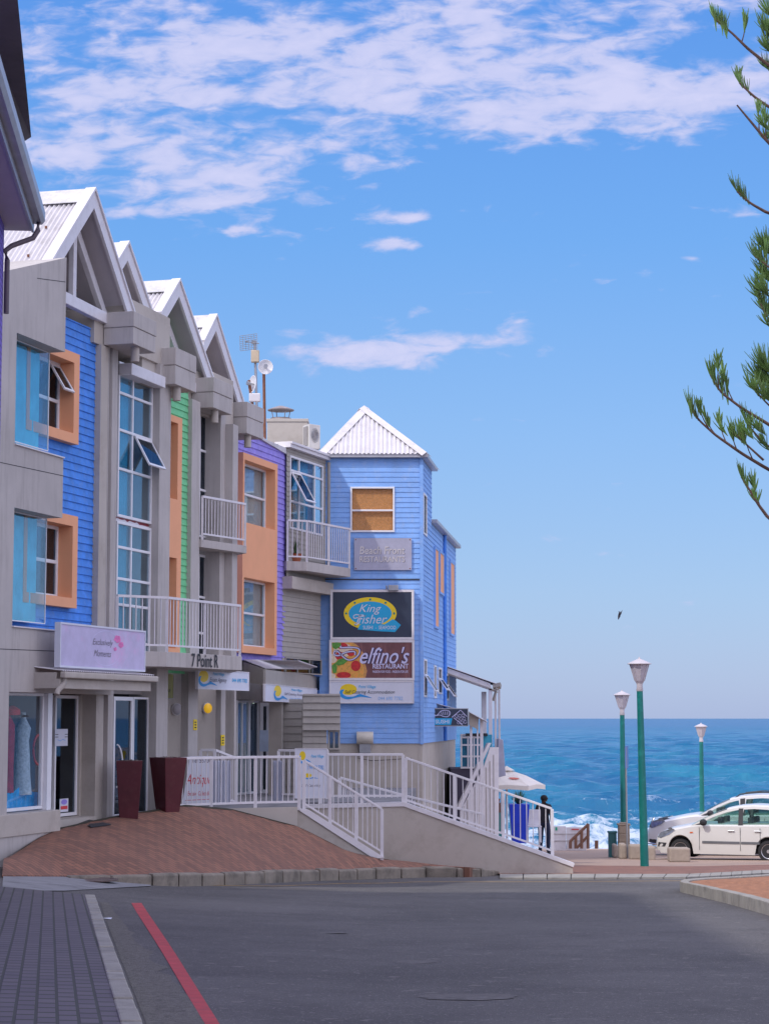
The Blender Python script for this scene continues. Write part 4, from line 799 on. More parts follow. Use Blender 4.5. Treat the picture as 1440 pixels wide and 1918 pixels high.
for e in (e0, e1, e2, e3):
    a, c = ap+Vector((0, 0, .05)), e+Vector((0, 0, .03)); dr_ = (c-a).normalized(); sd = dr_.cross(Vector((0, 0, 1))).normalized()*.17
    b.prism([a, c, c+sd-Vector((0, 0, .10)), a+sd-Vector((0, 0, .10))], (0, 0, .012)); b.prism([a, c, c-sd-Vector((0, 0, .10)), a-sd-Vector((0, 0, .10))], (0, 0, .012))
obj('hip_cap', b, M['roof'], rr_)
# orange shuttered side windows
for q in sw_:
    r = srect(*q); b = MB(); b.fbox(FSd, r[0], r[1], -.1, .045, r[2], r[3]); f = obj('shutter', b, M['orange'], rs_t); b = MB(); wall(b, FSd, r[0]-.06, r[1]+.06, r[2]-.06, r[3]+.06, 0, .06, [r]); obj('trim', b, M['lblue'], f)
for q in so_+tow:
    r = srect(*q); window(FSd, r, -.03, rs_t, ft=.05, g='glassd', name='window')
for q in so_[:1]+so_[2:]:
    r = srect(*q); sash(FSd, r[0], r[1], r[2]+.05, r[2]+(r[3]-r[2])*.6, .04, .6, rs_t)
# ================================================================== near building at the left edge
eC = D(85, 372, 26.0); s_n = -.095; FN = Fr((eC.x, eC.y), (s_n, 1))
nb = thing('brick_building', 'purple painted brick building with deep grey eaves cut off by the left edge', 'building', (eC.x-2, 18, zg(-5, 18)))
wN = -.50; b = MB(); wall(b, FN, -44, -.25, 5.2, eC.z-.15, -12, wN); M['pbrick'] = brickmat('painted_purple_brick', (.17, .12, .50), (.22, .15, .58), (.08, .07, .2), 1., bw=.24, bh=.085, ms=.012, xz=True); obj('wall', b, M['pbrick'], nb)
zso = Z(FN, 40, 387, -.2)
b = MB(); b.fbox(FN, -44, 0, -2, -.17, zso, zso+.03); obj('soffit', b, M['soffit'], nb)
b = MB(); b.fbox(FN, -44, .0, -.17, -.14, zso-.02, zso+.22); obj('fascia', b, M['tin'], nb)
b = MB(); pr = [(-.14, 0), (-.14, -.14), (-.04, -.15), (.0, -.10), (.0, .02), (-.015, .02), (-.02, -.09), (-.05, -.13), (-.125, -.12), (-.125, 0)]
zg_ = zso+.24; b.prism([FN.pt(.02, w_, zg_+z_) for w_, z_ in pr], FN.pt(-44, 0, 0)-FN.pt(0, 0, 0)); obj('gutter', b, M['tin'], nb)
dp = [FN.pt(-.1, -.08, zg_-.13), FN.pt(-.1, -.08, zg_-.25), FN.pt(-.12, -.14, zg_-.36), FN.pt(-.25, -.4, zg_-.50), FN.pt(-.3, wN+.02, zg_-.58), FN.pt(-.3, wN+.05, zg_-.7), FN.pt(-.3, wN+.05, zg_-1.4)]
b = MB(); b.tube(dp, .035, 10); obj('downpipe', b, mat('brown_pipe', (.13, .10, .12), .5), nb, smooth=True)
b = MB(); b.prism([D(58.5, 256, 24.2), D(31, -25, 19.3), D(-60, -25, 19.3), D(-60, 330, 24.2)], (-.4, .35, 0)); obj('upper_fascia', b, mat('dark_fibre_cement', (.16, .15, .155), .8), nb)
b = MB(); b.fbox(FN, -30, -.2, wN-.05, wN+.07, 5.2, FN.z(8, 1545, wN+.07)); obj('plinth', b, mat('blue_grey_plinth', (.24, .25, .33), .8), nb)
b = MB(); zz_ = FN.z(5, 1370, wN+.05); b.fbox(FN, -1.1, -.45, wN-.02, wN+.05, FN.z(8, 1545, wN+.07), zz_); obj('door', b, M['pvc'], nb)
# unseen block added left of and behind the camera to shade the road
b = MB(); wall(b, Fr((-8.5, -34), (0, 1)), 0, 56, 5, 22.5, -14, 0, [(2+4*i, 3.6+4*i, 9+3*j, 10.6+3*j) for i in range(12) for j in range(4)]); b.box(-22, -9.2, -33.8, 21.8, 5, 22.3); obj('shade_block', b, M['render2'], None, label='tall unseen beige block added behind the brick building to shade the road', cat='building')
# ================================================================== TERRACE, RAMPS, RAILINGS
zT = EYE-1.70
def ppt(px, py, d): return D(px, py, d)
tw = [D(345, 1512, 38.0), D(430, 1513, 38.6), D(555, 1514, 39.2)]
b = MB(); poly = [Vector((-9, 36.2, 0)), Vector((D(345, 1512, 37.2).x-.3, 37.0, 0)), tw[0], tw[1], tw[2], Vector((D(570, 1500, 41.5).x, 41.75, 0)), Vector((D(750, 1500, 41.55).x, 41.75, 0)), Vector((D(780, 1500, 50).x, 50.4, 0)), Vector((-9, 50.4, 0))]
b.prism([Vector((p.x, p.y, 4.6)) for p in poly], (0, 0, zT-4.6)); obj('terrace', b, M['conc'], kind='structure')
b = MB(); fr1 = [Vector((p.x, p.y, 0)) for p in [tw[0]+Vector((-.6, -.8, 0))]+tw]
for a, c in zip(fr1, fr1[1:]): n_v = Vector(((c-a).y, -(c-a).x, 0)).normalized()*.06; b.prism([a+n_v+Vector((0, 0, 5.2)), c+n_v+Vector((0, 0, 5.2)), c+n_v+Vector((0, 0, zT+.012)), a+n_v+Vector((0, 0, zT+.012))], -n_v*1.8)
obj('retaining_wall', b, M['render2'], None, label='low beige retaining wall along the brick forecourt under the front railing', cat='wall')
F2 = Fr((D(700, 1346, 41.6).x, 41.6), (1, 0.0)); w2p = [(545, 1513), (757, 1508), (1072, 1620), (1074, 1650), (545, 1650)]
rw = thing('ramp_wall', 'long beige ramp wall sloping down to the promenade under white railing', 'wall', F2.pt(2, -.1, 5.3))
b = MB(); b.ppoly(F2, w2p, -.18, 0); obj('wall', b, M['render2'], rw)
b = MB(); b.ppoly(F2, [(560, 1508), (757, 1503), (1076, 1618), (1074, 1625), (756, 1511), (560, 1515)], -.22, .03); obj('coping', b, M['white'], rw)
# stair between the two rails
F1 = Fr((D(565, 1346, 39.3).x, 39.3), (1, .22)); ss = MB(); z_lo = F1.z(716, 1608); n_s = 7; u_a, u_b = F1.u(560, 1500), F1.u(718, 1600)
for i in range(n_s-2):
    ua_, ub_ = u_a+(u_b-u_a)*i/n_s, u_a+(u_b-u_a)*(i+1)/n_s; zz = zT-(zT-z_lo)*(i+1)/(n_s+.0)
    ss.fbox(F1, ua_, ub_, -1.95, -.1, 4.8, zz-.08)
stp = thing('steps', 'beige concrete steps descending between the two white railings', 'stairs', F1.pt(u_a, -1, 5.5)); obj('treads', ss, M['render2'], stp)
b = MB(); b.ppoly(F1, [(553, 1514), (578, 1517), (720, 1607), (700, 1609)], -.12, .03); obj('stringer', b, M['white'], stp)
b = MB(); b.ppoly(F1, [(556, 1516), (700, 1608), (700, 1625), (556, 1625)], -.1, .0); obj('side_wall', b, M['render2'], stp)
def railing(name, label, pts, h=.97, sp=.125, posts=None, group=None, lo=.09, r=.010):
    o0 = sum((Vector(p) for p in pts), Vector())/len(pts); t = thing(name, label, 'railing', o0, group)
    hb, bb = MB(), MB(); up = Vector((0, 0, 1)); plist = []
    for a, c in zip(pts, pts[1:]):
        a, c = Vector(a), Vector(c); Ln = (c-a).length; e = (c-a)/Ln; sd = Vector((e.y, -e.x, 0)).normalized()
        def bar(mb, p, q, wd2, hg): o = sd*wd2/2; mb.prism([p-o, p+o, p+o+up*hg, p-o+up*hg], q-p)
        bar(hb, a+up*(h-.05), c+up*(h-.05), .065, .05); bar(bb, a+up*lo, c+up*lo, .04, .04)
        m_ = posts or max(1, round(Ln/1.4))
        for i in range(m_+1):
            q = a+e*Ln*i/m_
            if not any((q-z).length < .05 for z in plist): plist.append(q)
        n = max(2, int(Ln/sp))
        for i in range(1, n):
            q = a+e*Ln*i/n
            if min((q-z).length for z in plist) > .035: B = MB(); B.tube([q+up*(lo+.02), q+up*(h-.04)], r, 5, False); obj('baluster', B, M['white'], t)
    for q in plist: B = MB(); B.box(q.x-.032, q.x+.032, q.y-.032, q.y+.032, q.z-.05, q.z+h-.03); obj('post', B, M['white'], t, bevel=.004)
    obj('handrail', hb, M['white'], t, bevel=.006); obj('bottom_rail', bb, M['white'], t); return t
r1a = [D(332, 1510, 37.6), D(395, 1511, 38.25), D(478, 1513, 38.9), D(560, 1514.5, 39.25)]
for p in r1a: p.z = zT+.0
railing('railing', 'level white railing along the forecourt in front of the leaning red-lettered banner', r1a, .99, .11, posts=1)
f1p = [F1.pt(F1.u(570, 1500)+.0, -.04, 0), F1.pt(F1.u(716, 1500), -.04, 0)]; f1p[0].z = F1.z(570, 1516); f1p[1].z = F1.z(716, 1607)
railing('railing', 'steep white stair railing running down to the kerb in the middle', f1p, .95, .11, posts=3)
r2 = [F2.pt(F2.u(600, 1500), -.09, zT+.02), F2.pt(F2.u(755, 1500), -.09, zT+.02)]
railing('railing', 'level white railing on top of the beige ramp wall below the stacked signs', r2, .97, .12, posts=2)
r2b = [F2.pt(F2.u(757, 1500)+.03, -.09, F2.z(757, 1509)), F2.pt(F2.u(1035, 1600), -.09, F2.z(1035, 1605))]
railing('railing', 'long sloping white railing on the ramp wall that ends beside the standing person', r2b, .98, .135, posts=3)
F3 = Fr((D(637, 1346, 44).x, 44), (1, 0)); r3 = [F3.pt(F3.u(637, 1455), 0, F3.z(637, 1455)-.85), F3.pt(F3.u(755, 1488), 0, F3.z(755, 1488)-.85), F3.pt(F3.u(905, 1524), 0, F3.z(905, 1524)-.85)]
railing('railing', 'lower white railing behind the ramp wall, only its upper rails showing', r3, .85, .125)
r4 = [D(560, 1420, 43.0), D(604, 1400, 43.3)]; 
railing('railing', 'short white railing by the entrance steps under the crooked grey box wall', [Vector((D(521, 1400, 43).x, 43.2, zT)), Vector((D(563, 1400, 42.6).x, 43.0, zT)), Vector((D(612, 1400, 43).x, 43.4, zT+.0))], 1.05, .11)
r5 = [Vector((D(400, 1400, 41).x, 41.2, zT)), Vector((D(450, 1400, 41).x, 41.6, zT))]
railing('railing', 'second white railing inside the terrace behind the front railing', [Vector((D(372, 1400, 40).x, 40.4, zT+.1)), Vector((D(399, 1400, 40).x, 40.4, zT+.1)), Vector((D(440, 1400, 40.6).x, 41.0, zT-.08))], 1.0, .11)
# ground floor walls of the arcade
GW = thing('apartment_arcade', 'shaded beige ground floor arcade wall behind the piers and wall lamps', 'arcade', FC.pt(1, -1.5, 6.8))
b = MB(); b.fbox(FC, -1.4, FC.u(441, 1400, -.9), -1.7, -.92, zT-.3, S_zb+.1); obj('wall', b, M['render2'], GW)
# entrance with door under small roof
FD = Fr.at(441, 45.2, .30); zD = zT+.0
en = thing('entrance', 'glazed office entrance with sliding glass doors under the small corrugated porch roof', 'entrance', FD.pt(1, 0, zT))
window(FD, FD.rect(440, 463, 1312, 1418, -.1)[:2]+(zD, FD.z(441, 1312, -.1)), -.1, en, mv=(.45,), ft=.05, g='glass', curtain='curt_w', cpart=(0, .3), name='glass_door')
FD2 = Fr((FD.pt(FD.u(481, 1400, -.1), 0, 0)).xy, (1, .25))
window(FD, (FD.u(463, 1400, -.1), FD.u(480, 1400, -.1), zD, FD.z(441, 1312, -.1)), -.1, en, ft=.05, g='glassd', name='glass_door')
od0 = FD.pt(FD.u(480, 1400, -.1), -.05, 0); FO = Fr(od0.xy, (.35, .35)); uo = Fr(od0.xy, (1, .30)); 
window(uo, (0.02, uo.u(504, 1400), zD, FD.z(441, 1316, -.1)), 0, en, mh=(.52,), ft=.08, g='glassd', name='open_door')
b = MB(); r_ = (uo.u(485, 1400), uo.u(501, 1400), uo.z(485, 1408), uo.z(485, 1368)); b.fbox(uo, r_[0], r_[1], .065, .07, r_[2], r_[3]); k_ = obj('notice', b, mat('notice_paper', (.55, .65, .8), .7), en)
b = MB(); b.fbox(FD, FD.u(440, 1400, -.1)-.3, FD.u(485, 1400, -.1)+.6, -2.6, -2.4, zD, zD+3); b.fbox(FD, FD.u(440, 1400, -.1), FD.u(480, 1400, -.1), -.6, -.0, FD.z(441, 1311, -.1), FD.z(441, 1262, -.1)); obj('wall', b, M['room'], en)
b = MB(); lp = FD.pt(FD.u(470, 1318, -.5), -.45, FD.z(470, 1318, -.5)); b.lathe(lp, [(.03, 0), (.03, .05)], 10); lm = mat('lit_bulb', (1, .9, .7)); lm.node_tree.nodes['Principled BSDF'].inputs['Emission Color'].default_value = (1, .8, .45, 1); lm.node_tree.nodes['Principled BSDF'].inputs['Emission Strength'].default_value = 8
obj('lit_lamp', b, lm, en)
b = MB(); xa = D(504, 1400, 46.0); xb = D(527, 1400, 46.0); b.box(xa.x, xb.x+.02, 45.8, 46.2, zT, EYE+.55); obj('side_wall', b, M['render2'], en)
FX = Fr((D(527, 1400, 46.4).x, 46.4), (1, .0)); b = MB(); clad(b, FX, 0, FX.u(570, 1400), zT, FX.z(540, 1310), 0, .17, .02); obj('recess_boarding', b, M['gclad'], en, kind='open')
# porch roof
FPp = Fr.at(497, 43.6, .12); fz1, fz0 = FPp.z(497, 1254), FPp.z(497, 1284); uu = FPp.u(606, 1265)
b = MB(); bk = FPp.pt(-.62, -1.0, 0); A0 = FPp.pt(-.0, .0, FPp.z(508, 1254)); A1 = FPp.pt(uu+.05, 0, FPp.z(608, 1254)); B0 = D(456, 1236, 45.0); B1 = D(560, 1238, 45.9)
corr(b, B0, B1, A0, A1, .085, .012); obj('porch_roof', b, M['roof'], en, kind='open', smooth=True)
b = MB(); b.fbox(FPp, 0, uu, -.05, 0, fz0, fz1); Aq = FPp.pt(0, 0, 0); b.prism([FPp.pt(0, -.02, fz0), FPp.pt(0, -.02, fz1), Vector((B0.x, B0.y, B0.z-.05)), Vector((B0.x, B0.y, fz0+.1))], (.03, .03, 0)); obj('porch_fascia', b, M['gclad'], en)
# projecting boarded box wall
FY = Fr((D(567, 1346, 44.6).x, 44.6), (1, .06)); uy = FY.u(637, 1350)
bxw = thing('boarded_kiosk', 'crooked grey boarded wall box with a small window beside the porch', 'kiosk', FY.pt(.5, -.5, zT))
b = MB(); yt_ = FY.z(600, 1300); ym_ = FY.z(600, 1368); clad(b, FY, 0, uy, ym_, yt_, .06, .15, .04); clad(b, FY, 0, FY.u(612, 1380), FY.z(600, 1405), ym_, 0, .15, .03); obj('boarding', b, M['gclad'], bxw, kind='open')
b = MB(); b.fbox(FY, 0.01, uy-.01, -1.2, .055, ym_+.01, yt_-.005); b.fbox(FY, .01, FY.u(612, 1380), -1.2, -.005, zT, ym_); b.fbox(FY, FY.u(612, 1380), uy, -1.2, -.1, zT, FY.z(600, 1405)); obj('body', b, M['gclad'], bxw)
window(FY, (FY.u(614, 1380), FY.u(637, 1380), FY.z(620, 1405), ym_), -.08, bxw, mv=(.5,), ft=.04, g='glassd', frame_mat='gclad')
# shop awning and its gutter
aw0 = FA.u(113, 1255, .45); aw1 = FA.u(287, 1260, .45); za = Z(FA, 115, 1262, .45)
an = thing('shop_awning', 'narrow corrugated awning with beige fascia and gutter over the boutique door', 'awning', FA.pt((aw0+aw1)/2, 0, za-.3))
b = MB(); corr(b, FA.pt(aw0, -.45, za+.16), FA.pt(aw1, -.45, za+.16), FA.pt(aw0, .47, za+.05), FA.pt(aw1, .47, za+.05), .085, .012); obj('sheet', b, M['roof'], an, kind='open', smooth=True)
b = MB(); b.fbox(FA, aw0, aw1-.1, .38, .45, Z(FA, 120, 1290, .45), za-.08); b.fbox(FA, aw0, aw0+.04, -.5, .38, Z(FA, 120, 1290, .45), za+.02); b.fbox(FA, aw0, aw1, -.42, -.34, Z(FA, 280, 1302, .3), za+.1); obj('fascia', b, M['render2'], an, bevel=.005)
b = MB(); b.fbox(FA, aw0-.02, aw1+.02, .451, .55, za-.07, za+.03); obj('gutter', b, M['render2'], an, bevel=.02)
b = MB(); b.tube([FA.pt(aw0+.06, .5, za-.05), FA.pt(aw0+.06, .5, za-.15), FA.pt(aw0-.02, .42, za-.27), FA.pt(aw0-.05, .42, za-.33)], .045, 8); obj('downpipe', b, M['render2'], an, smooth=True)
# ================================================================== SIGNS
M['signw'] = mat('white_sign_face', (.66, .68, .76), .5, .04, 3); M['signd'] = mat('charcoal_sign_face', (.022, .035, .065), .45, .1, 2)
M['yel'] = mat('sign_yellow', (.85, .62, .01), .5, .03); M['cyan'] = mat('sign_cyan', (.01, .38, .66), .5, .05); M['tealdot'] = mat('sign_teal', (.0, .22, .22), .5)
M['redt'] = mat('red_lettering', (.65, .06, .07), .6); M['cyt'] = mat('cyan_lettering', (.03, .42, .75), .6); M['lav'] = mat('lavender_lettering', (.62, .60, .82), .5); M['pink'] = mat('pink_print', (.78, .22, .50), .7, .3, 9)
M['greyt'] = mat('grey_lettering', (.16, .14, .17), .6); M['wavb'] = mat('sign_wave_blue', (.02, .30, .72), .5); M['lblt'] = mat('pale_blue_lettering', (.30, .50, .80), .6)
def pxframe(mb, fr, x0, x1, yt, yb, w, th=.05, fw=.05): r = fr.rect(x0, x1, yt, yb, w); wall(mb, fr, r[0], r[1], r[2], r[3], w-th, w+.02, [(r[0]+fw, r[1]-fw, r[2]+fw, r[3]-fw)]); return r
class Art:
    """print on a flat sign: pixel space (x0..x1, y0..y1 of the unit rectangle) mapped to the panel"""
    def __init__(s, fr, r, w, parent): s.fr, s.r, s.w, s.p = fr, r, w, parent; s.k = 0
    def P(s, a, c, lift=0): return s.fr.pt(s.r[0]+(s.r[1]-s.r[0])*a, s.w+lift, s.r[3]-(s.r[3]-s.r[2])*c)
    def poly(s, name, pts, m, lvl=1):
        b = MB(); b.add([s.P(a, c, .002*lvl) for a, c in pts], [tuple(range(len(pts)))]); return obj(name, b, m, s.p, kind='open')
    def strip(s, name, pts, wd2, m, lvl=1):
        b = MB(); n = len(pts); asp = (s.r[1]-s.r[0])/(s.r[3]-s.r[2])
        Lp, Rp = [], []
        for i, (a, c) in enumerate(pts):
            p, q = pts[max(0, i-1)], pts[min(n-1, i+1)]; dx, dy = (q[0]-p[0])*asp, q[1]-p[1]; l = math.hypot(dx, dy) or 1; w_ = (wd2(i/(n-1)) if callable(wd2) else wd2)/2
            Lp.append(s.P(a+dy/l*w_/asp, c-dx/l*w_, .002*lvl)); Rp.append(s.P(a-dy/l*w_/asp, c+dx/l*w_, .002*lvl))
        b.ruled(Lp, Rp, 1, 1); return obj(name, b, m, s.p, kind='open')
    def text(s, st, a0, a1, c0, c1, m, shear=0., bold=0., lvl=2, name='lettering'):
        R_ = s.r; rr = (R_[0]+(R_[1]-R_[0])*a0, R_[0]+(R_[1]-R_[0])*a1, R_[3]-(R_[3]-R_[2])*c1, R_[3]-(R_[3]-R_[2])*c0)
        return text(s.fr, st, 0, 0, 0, 0, s.w, m, s.p, name, shear, bold, .002*lvl, rect=rr)
def ell(cx, cy, rx, ry, n=40, a0=0, a1=2*math.pi): return [(cx+rx*math.cos(a0+(a1-a0)*i/n), cy+ry*math.sin(a0+(a1-a0)*i/n)) for i in range(n+(0 if a1-a0 > 6.2 else 1))]
def smooth_pts(P, n=8):
    o = []
    for i in range(len(P)-1):
        p0, p1, p2, p3 = P[max(0, i-1)], P[i], P[i+1], P[min(len(P)-1, i+2)]
        for k in range(n):
            t = k/n; o.append(tuple(.5*((2*p1[j])+(-p0[j]+p2[j])*t+(2*p0[j]-5*p1[j]+4*p2[j]-p3[j])*t*t+(-p0[j]+3*p1[j]-3*p2[j]+p3[j])*t**3) for j in (0, 1)))
    return o+[P[-1]]
def signboard(name, label, fr, r, w, th, face, frame='white', fw=.035, cat='sign', group=None, org=None):
    t = thing(name, label, cat, org or fr.pt((r[0]+r[1])/2, w, r[2]), group)
    b = MB(); wall(b, fr, r[0], r[1], r[2], r[3], w-th, w, [(r[0]+fw, r[1]-fw, r[2]+fw, r[3]-fw)]); obj('frame', b, M[frame], t)
    b = MB(); b.fbox(fr, r[0]+fw*.5, r[1]-fw*.5, w-th, w-.012, r[2]+fw*.5, r[3]-fw*.5); obj('panel', b, face, t)
    return t, Art(fr, (r[0]+fw, r[1]-fw, r[2]+fw, r[3]-fw), w-.012, t)
# charcoal oval restaurant sign
t, A = signboard('sign_box', 'charcoal sign with yellow-rimmed turquoise oval, top of three stacked on the blue wall', FB, FB.rect(619, 775, 1105.5, 1199), .22, .2, M['signd'], fw=.06)
cx, cy, rx, ry = .475, .475, .335, .36
ring = ell(cx, cy, rx, ry, 56, math.radians(-318), math.radians(-318+0)) if 0 else None
A.poly('oval', ell(cx, cy, rx, ry, 56), M['yel'], 1); A.poly('oval', ell(cx+.0, cy+.0, rx-.062, ry-.095, 56), M['cyan'], 2)
for i, ang in enumerate((-90, -50, -130, 180, 0, 128)): a = math.radians(ang); A.poly('rivet', ell(cx+(rx-.031)*math.cos(a), cy+(ry-.05)*math.sin(a), .0135, .025, 12), M['tealdot'], 3)
A.poly('ribbon', [(.345, .72), (.52, .70), (.66, .715), (.76, .60), (.80, .635), (.865, .73), (.79, .885), (.60, .87), (.315, .83)], M['cyan'], 4)
A.text('King', .335, .615, .275, .50, M['signw'], .35, .0, 5); A.text('Fisher', .30, .69, .50, .70, M['signw'], .35, .0, 5)
A.strip('swash', smooth_pts([(.36, .52), (.30, .50), (.265, .53), (.275, .58), (.33, .56), (.42, .52)]), .02, M['signw'], 5); A.strip('swash', smooth_pts([(.345, .60), (.335, .68), (.30, .72), (.275, .70)]), .02, M['signw'], 5)
A.text('SUSHI  -  SEAFOOD', .385, .80, .745, .825, M['signw'], 0, .004, 6)
# picture sign
wood = mat('wood_print', (.16, .06, .065), .5, .2, 4, stain=(.30, .13, .12), stscale=2.5, stamt=.9, streak=True)
t, A = signboard('sign_box', 'sign with pizza on wood grain and large script letters, middle of the stacked signs', FB, FB.rect(617, 776, 1199.5, 1275), .22, .2, wood, fw=.06)
cheese = mat('cheese_print', (.78, .38, .07), .5, .35, 14, stain=(.7, .10, .03), stscale=14, stamt=.8); M['tom'] = mat('tomato_print', (.55, .02, .02), .4, .3, 12); M['grn'] = mat('basil_print', (.10, .30, .04), .5, .5, 20); M['cream'] = mat('cream_print', (.75, .62, .45), .5, .2, 15); M['crust'] = mat('crust_print', (.62, .30, .09), .5, .3, 12)
A.poly('picture', [(0, 0), (.27, 0), (.34, .12), (.39, .3), (.41, .55), (.44, .8), (.42, 1), (0, 1)], M['crust'], 1)
A.poly('picture', [(0, 0), (.24, 0), (.30, .12), (.35, .32), (.38, .58), (.405, .8), (.39, 1), (0, 1)], cheese, 2)
A.poly('picture', ell(.14, .22, .12, .2, 22), M['cream'], 3); A.poly('picture', ell(.13, .1, .07, .09, 18), M['tom'], 4); A.poly('picture', ell(.1, .38, .055, .12, 18), M['tom'], 4); A.poly('picture', ell(.30, .66, .06, .15, 20), M['tom'], 4); A.poly('picture', ell(.15, .92, .09, .09, 20), M['tom'], 4); A.poly('picture', ell(.24, .3, .05, .09, 18), M['tom'], 4)
A.poly('picture', ell(.02, .45, .05, .13, 18), M['cream'], 3); A.poly('picture', ell(.01, .95, .04, .08, 18), M['cream'], 4)
for P__ in ([(.0, .02), (.06, 0), (.12, .02), (.11, .12), (.05, .2), (.01, .14)], [(.04, .6), (.09, .47), (.16, .44), (.2, .52), (.15, .62), (.08, .66)], [(.0, .66), (.04, .58), (.07, .68), (.06, .85), (.02, .88)]): A.poly('picture', P__, M['grn'], 5)
dark_b = mat('script_shadow', (.03, .02, .10), .6)
for m_, o_, lv, bd in ((dark_b, .006, 6, .035), (M['lav'], 0, 7, .008)):
    A.text("elfino's", .35+o_, .965+o_, .13+o_, .60+o_, m_, .38, bd, lv)
    A.strip('swash', smooth_pts([(.12+o_, .10), (.115+o_, .15), (.25+o_, .14), (.34+o_, .19), (.335+o_, .34), (.27+o_, .47), (.20+o_, .49), (.13+o_, .38), (.07+o_, .25), (.03+o_, .27), (.035+o_, .35), (.09+o_, .37), (.18+o_, .28), (.28+o_, .26), (.29+o_, .36)], 6), lambda q: (.035 if m_ is M['lav'] else .065), m_, lv)
A.text('RESTAURANT', .51, .955, .60, .74, M['lav'], 0, .02, 8); A.text('PASSION FOR FOOD - PASSION FOR LIFE', .51, .95, .79, .86, M['lav'], 0, .01, 8)
def wavelogo(A, x0, x1, y0, y1, lvl=1):
    m = lambda P: [(x0+(x1-x0)*a, y0+(y1-y0)*c) for a, c in P]
    A.poly('sun_logo', m(ell(.28, .36, .26, .36, 24)), M['yel'], lvl)
    A.poly('wave_logo', m(smooth_pts([(.16, .36), (.05, .38), (0, .56), (.03, .8), (.14, .96), (.3, 1.), (.5, .9), (.68, .84), (1, .90), (.75, .72), (.62, .66), (.45, .80), (.25, .82), (.12, .7), (.10, .52)], 5)), M['wavb'], lvl+1)
t, A = signboard('sign_box', 'white sign with yellow sun and blue wave, lowest of the stacked signs on blue wall', FB, FB.rect(617, 775, 1275.5, 1318), .22, .2, M['signw'], fw=.03)
wavelogo(A, .11, .50, .10, .86); A.text('Point Village', .34, .55, .16, .36, M['cyt'], .3, .01, 3); A.text('Self Catering Accommodation', .175, .78, .41, .63, M['text'], .3, .0, 4); A.text('044 690 7782', .58, .88, .72, .9, M['lblt'], .0, .01, 3)
# metal plaque
pl_m = mat('brushed_plaque', (.40, .40, .50), .45, .08, 6, metal=.2)
r_ = FB.rect(663, 771, 1008, 1068, .06); t = thing('plaque_sign', 'grey metal plaque with raised worn lettering below the upper blind window', 'sign', FB.pt(r_[0], .04, r_[2]))
b = MB(); b.fbox(FB, r_[0], r_[1], .03, .06, r_[2], r_[3]); obj('panel', b, pl_m, t, bevel=.004); A = Art(FB, r_, .06, t); M['chr'] = mat('raised_letters', (.62, .58, .56), .35, .1, metal=.6); M['shd'] = mat('letter_shadow', (.17, .16, .19), .6)
for m_, o_, l_ in ((M['shd'], .008, 1), (M['chr'], 0, 4)): A.text('Beach Front', .10+o_, .88+o_, .26+o_, .50+o_, m_, .1, .01, l_); A.text('RESTAURANTS', .10+o_, .88+o_, .57+o_, .75+o_, m_, 0, .01, l_)  # dark offset copy of the raised letters, painted as their shadow
b = MB()
for a_, c_ in ((.03, .05), (.97, .05), (.03, .95), (.97, .95)): b.lathe(A.P(a_, c_, 0), [(.016, 0), (.012, .008)], 8, ax=(0, -1, 0))
obj('fixing_bolt', b, M['rust'], t)
# lamp on the sign stack and extractor hood
b = MB(); r_ = FB.rect(727, 746, 1096, 1105, .3); b.fbox(FB, r_[0], r_[1], .1, .35, r_[2]-.02, r_[3]); b.fbox(FB, r_[0]-.06, r_[0]-.02, .1, .2, r_[2], r_[3]); obj('floodlight', b, M['metal'], label='small grey floodlight on top of the charcoal oval sign', cat='lamp', bevel=.008)
hd_ = thing('extractor_hood', 'cream drum shaped extractor hood low on the blue wall', 'vent', FB.pt(FB.u(684, 1385), .1, FB.z(684, 1420)))
r_ = FB.rect(668, 699, 1371, 1394, .15); c = FB.pt(r_[0], .15, (r_[2]+r_[3])/2); b = MB(); b.lathe(c, [(.15, 0), (.155, .01), (.155, r_[1]-r_[0]-.01), (.15, r_[1]-r_[0])], 20, ax=(1, 0, 0)); obj('drum', b, mat('cream_metal', (.60, .56, .48), .5), hd_, smooth=True)
b = MB(); b.fbox(FB, r_[0]+.06, r_[1]-.06, 0, .16, FB.z(684, 1411), r_[2]+.02); obj('bracket_box', b, M['metal'], hd_, bevel=.01)
b = MB(); c0 = FB.pt(r_[0]+.06, .05, r_[2]-.05); b.tube([c0, c0+Vector((-.02, 0, -.3)), c0+Vector((.3, 0, -.36)), c0+Vector((.7, 0, -.34)), c0+Vector((1.3, 0, -.30))], .008, 5); obj('cable', b, M['text'], hd_)
# boutique sign
rb = FA.rect(113, 273, 1164, 1251, .40); rb = (FA.u(113, 1205, .4), FA.u(273, 1205, .4), FA.z(113, 1250, .4), FA.z(113, 1165, .4))
fm = mat('faded_pink_print', (.55, .50, .70), .6, .12, 2.5, stain=(.80, .36, .66), stscale=1.7, stamt=.6)
t, A = signboard('shop_sign', 'faded lilac fabric sign with pink flowers and thin script over the boutique awning', FA, rb, .40, .1, fm, 'signw', fw=.03)
A.strip('circle_print', ell(.52, .5, .185, .44, 48, 0, 6.28), .012, M['lav'], 1); A.text('Exclusively', .36, .60, .28, .48, M['greyt'], .35, -.004, 2); A.text('Moments', .375, .58, .56, .72, M['greyt'], .35, -.004, 2)
rr = random.Random(4)
for (cx_, cy_, n_, s_) in ((.655, .24, 5, .05), (.70, .38, 5, .04), (.63, .5, 4, .025)):
    for k_ in range(n_): a = k_*6.28/n_+.4; A.poly('flower_print', ell(cx_+s_*.45*math.cos(a), cy_+s_*1.1*math.sin(a), s_*.42, s_*.95, 12), M['pink'], 2+k_ % 2)
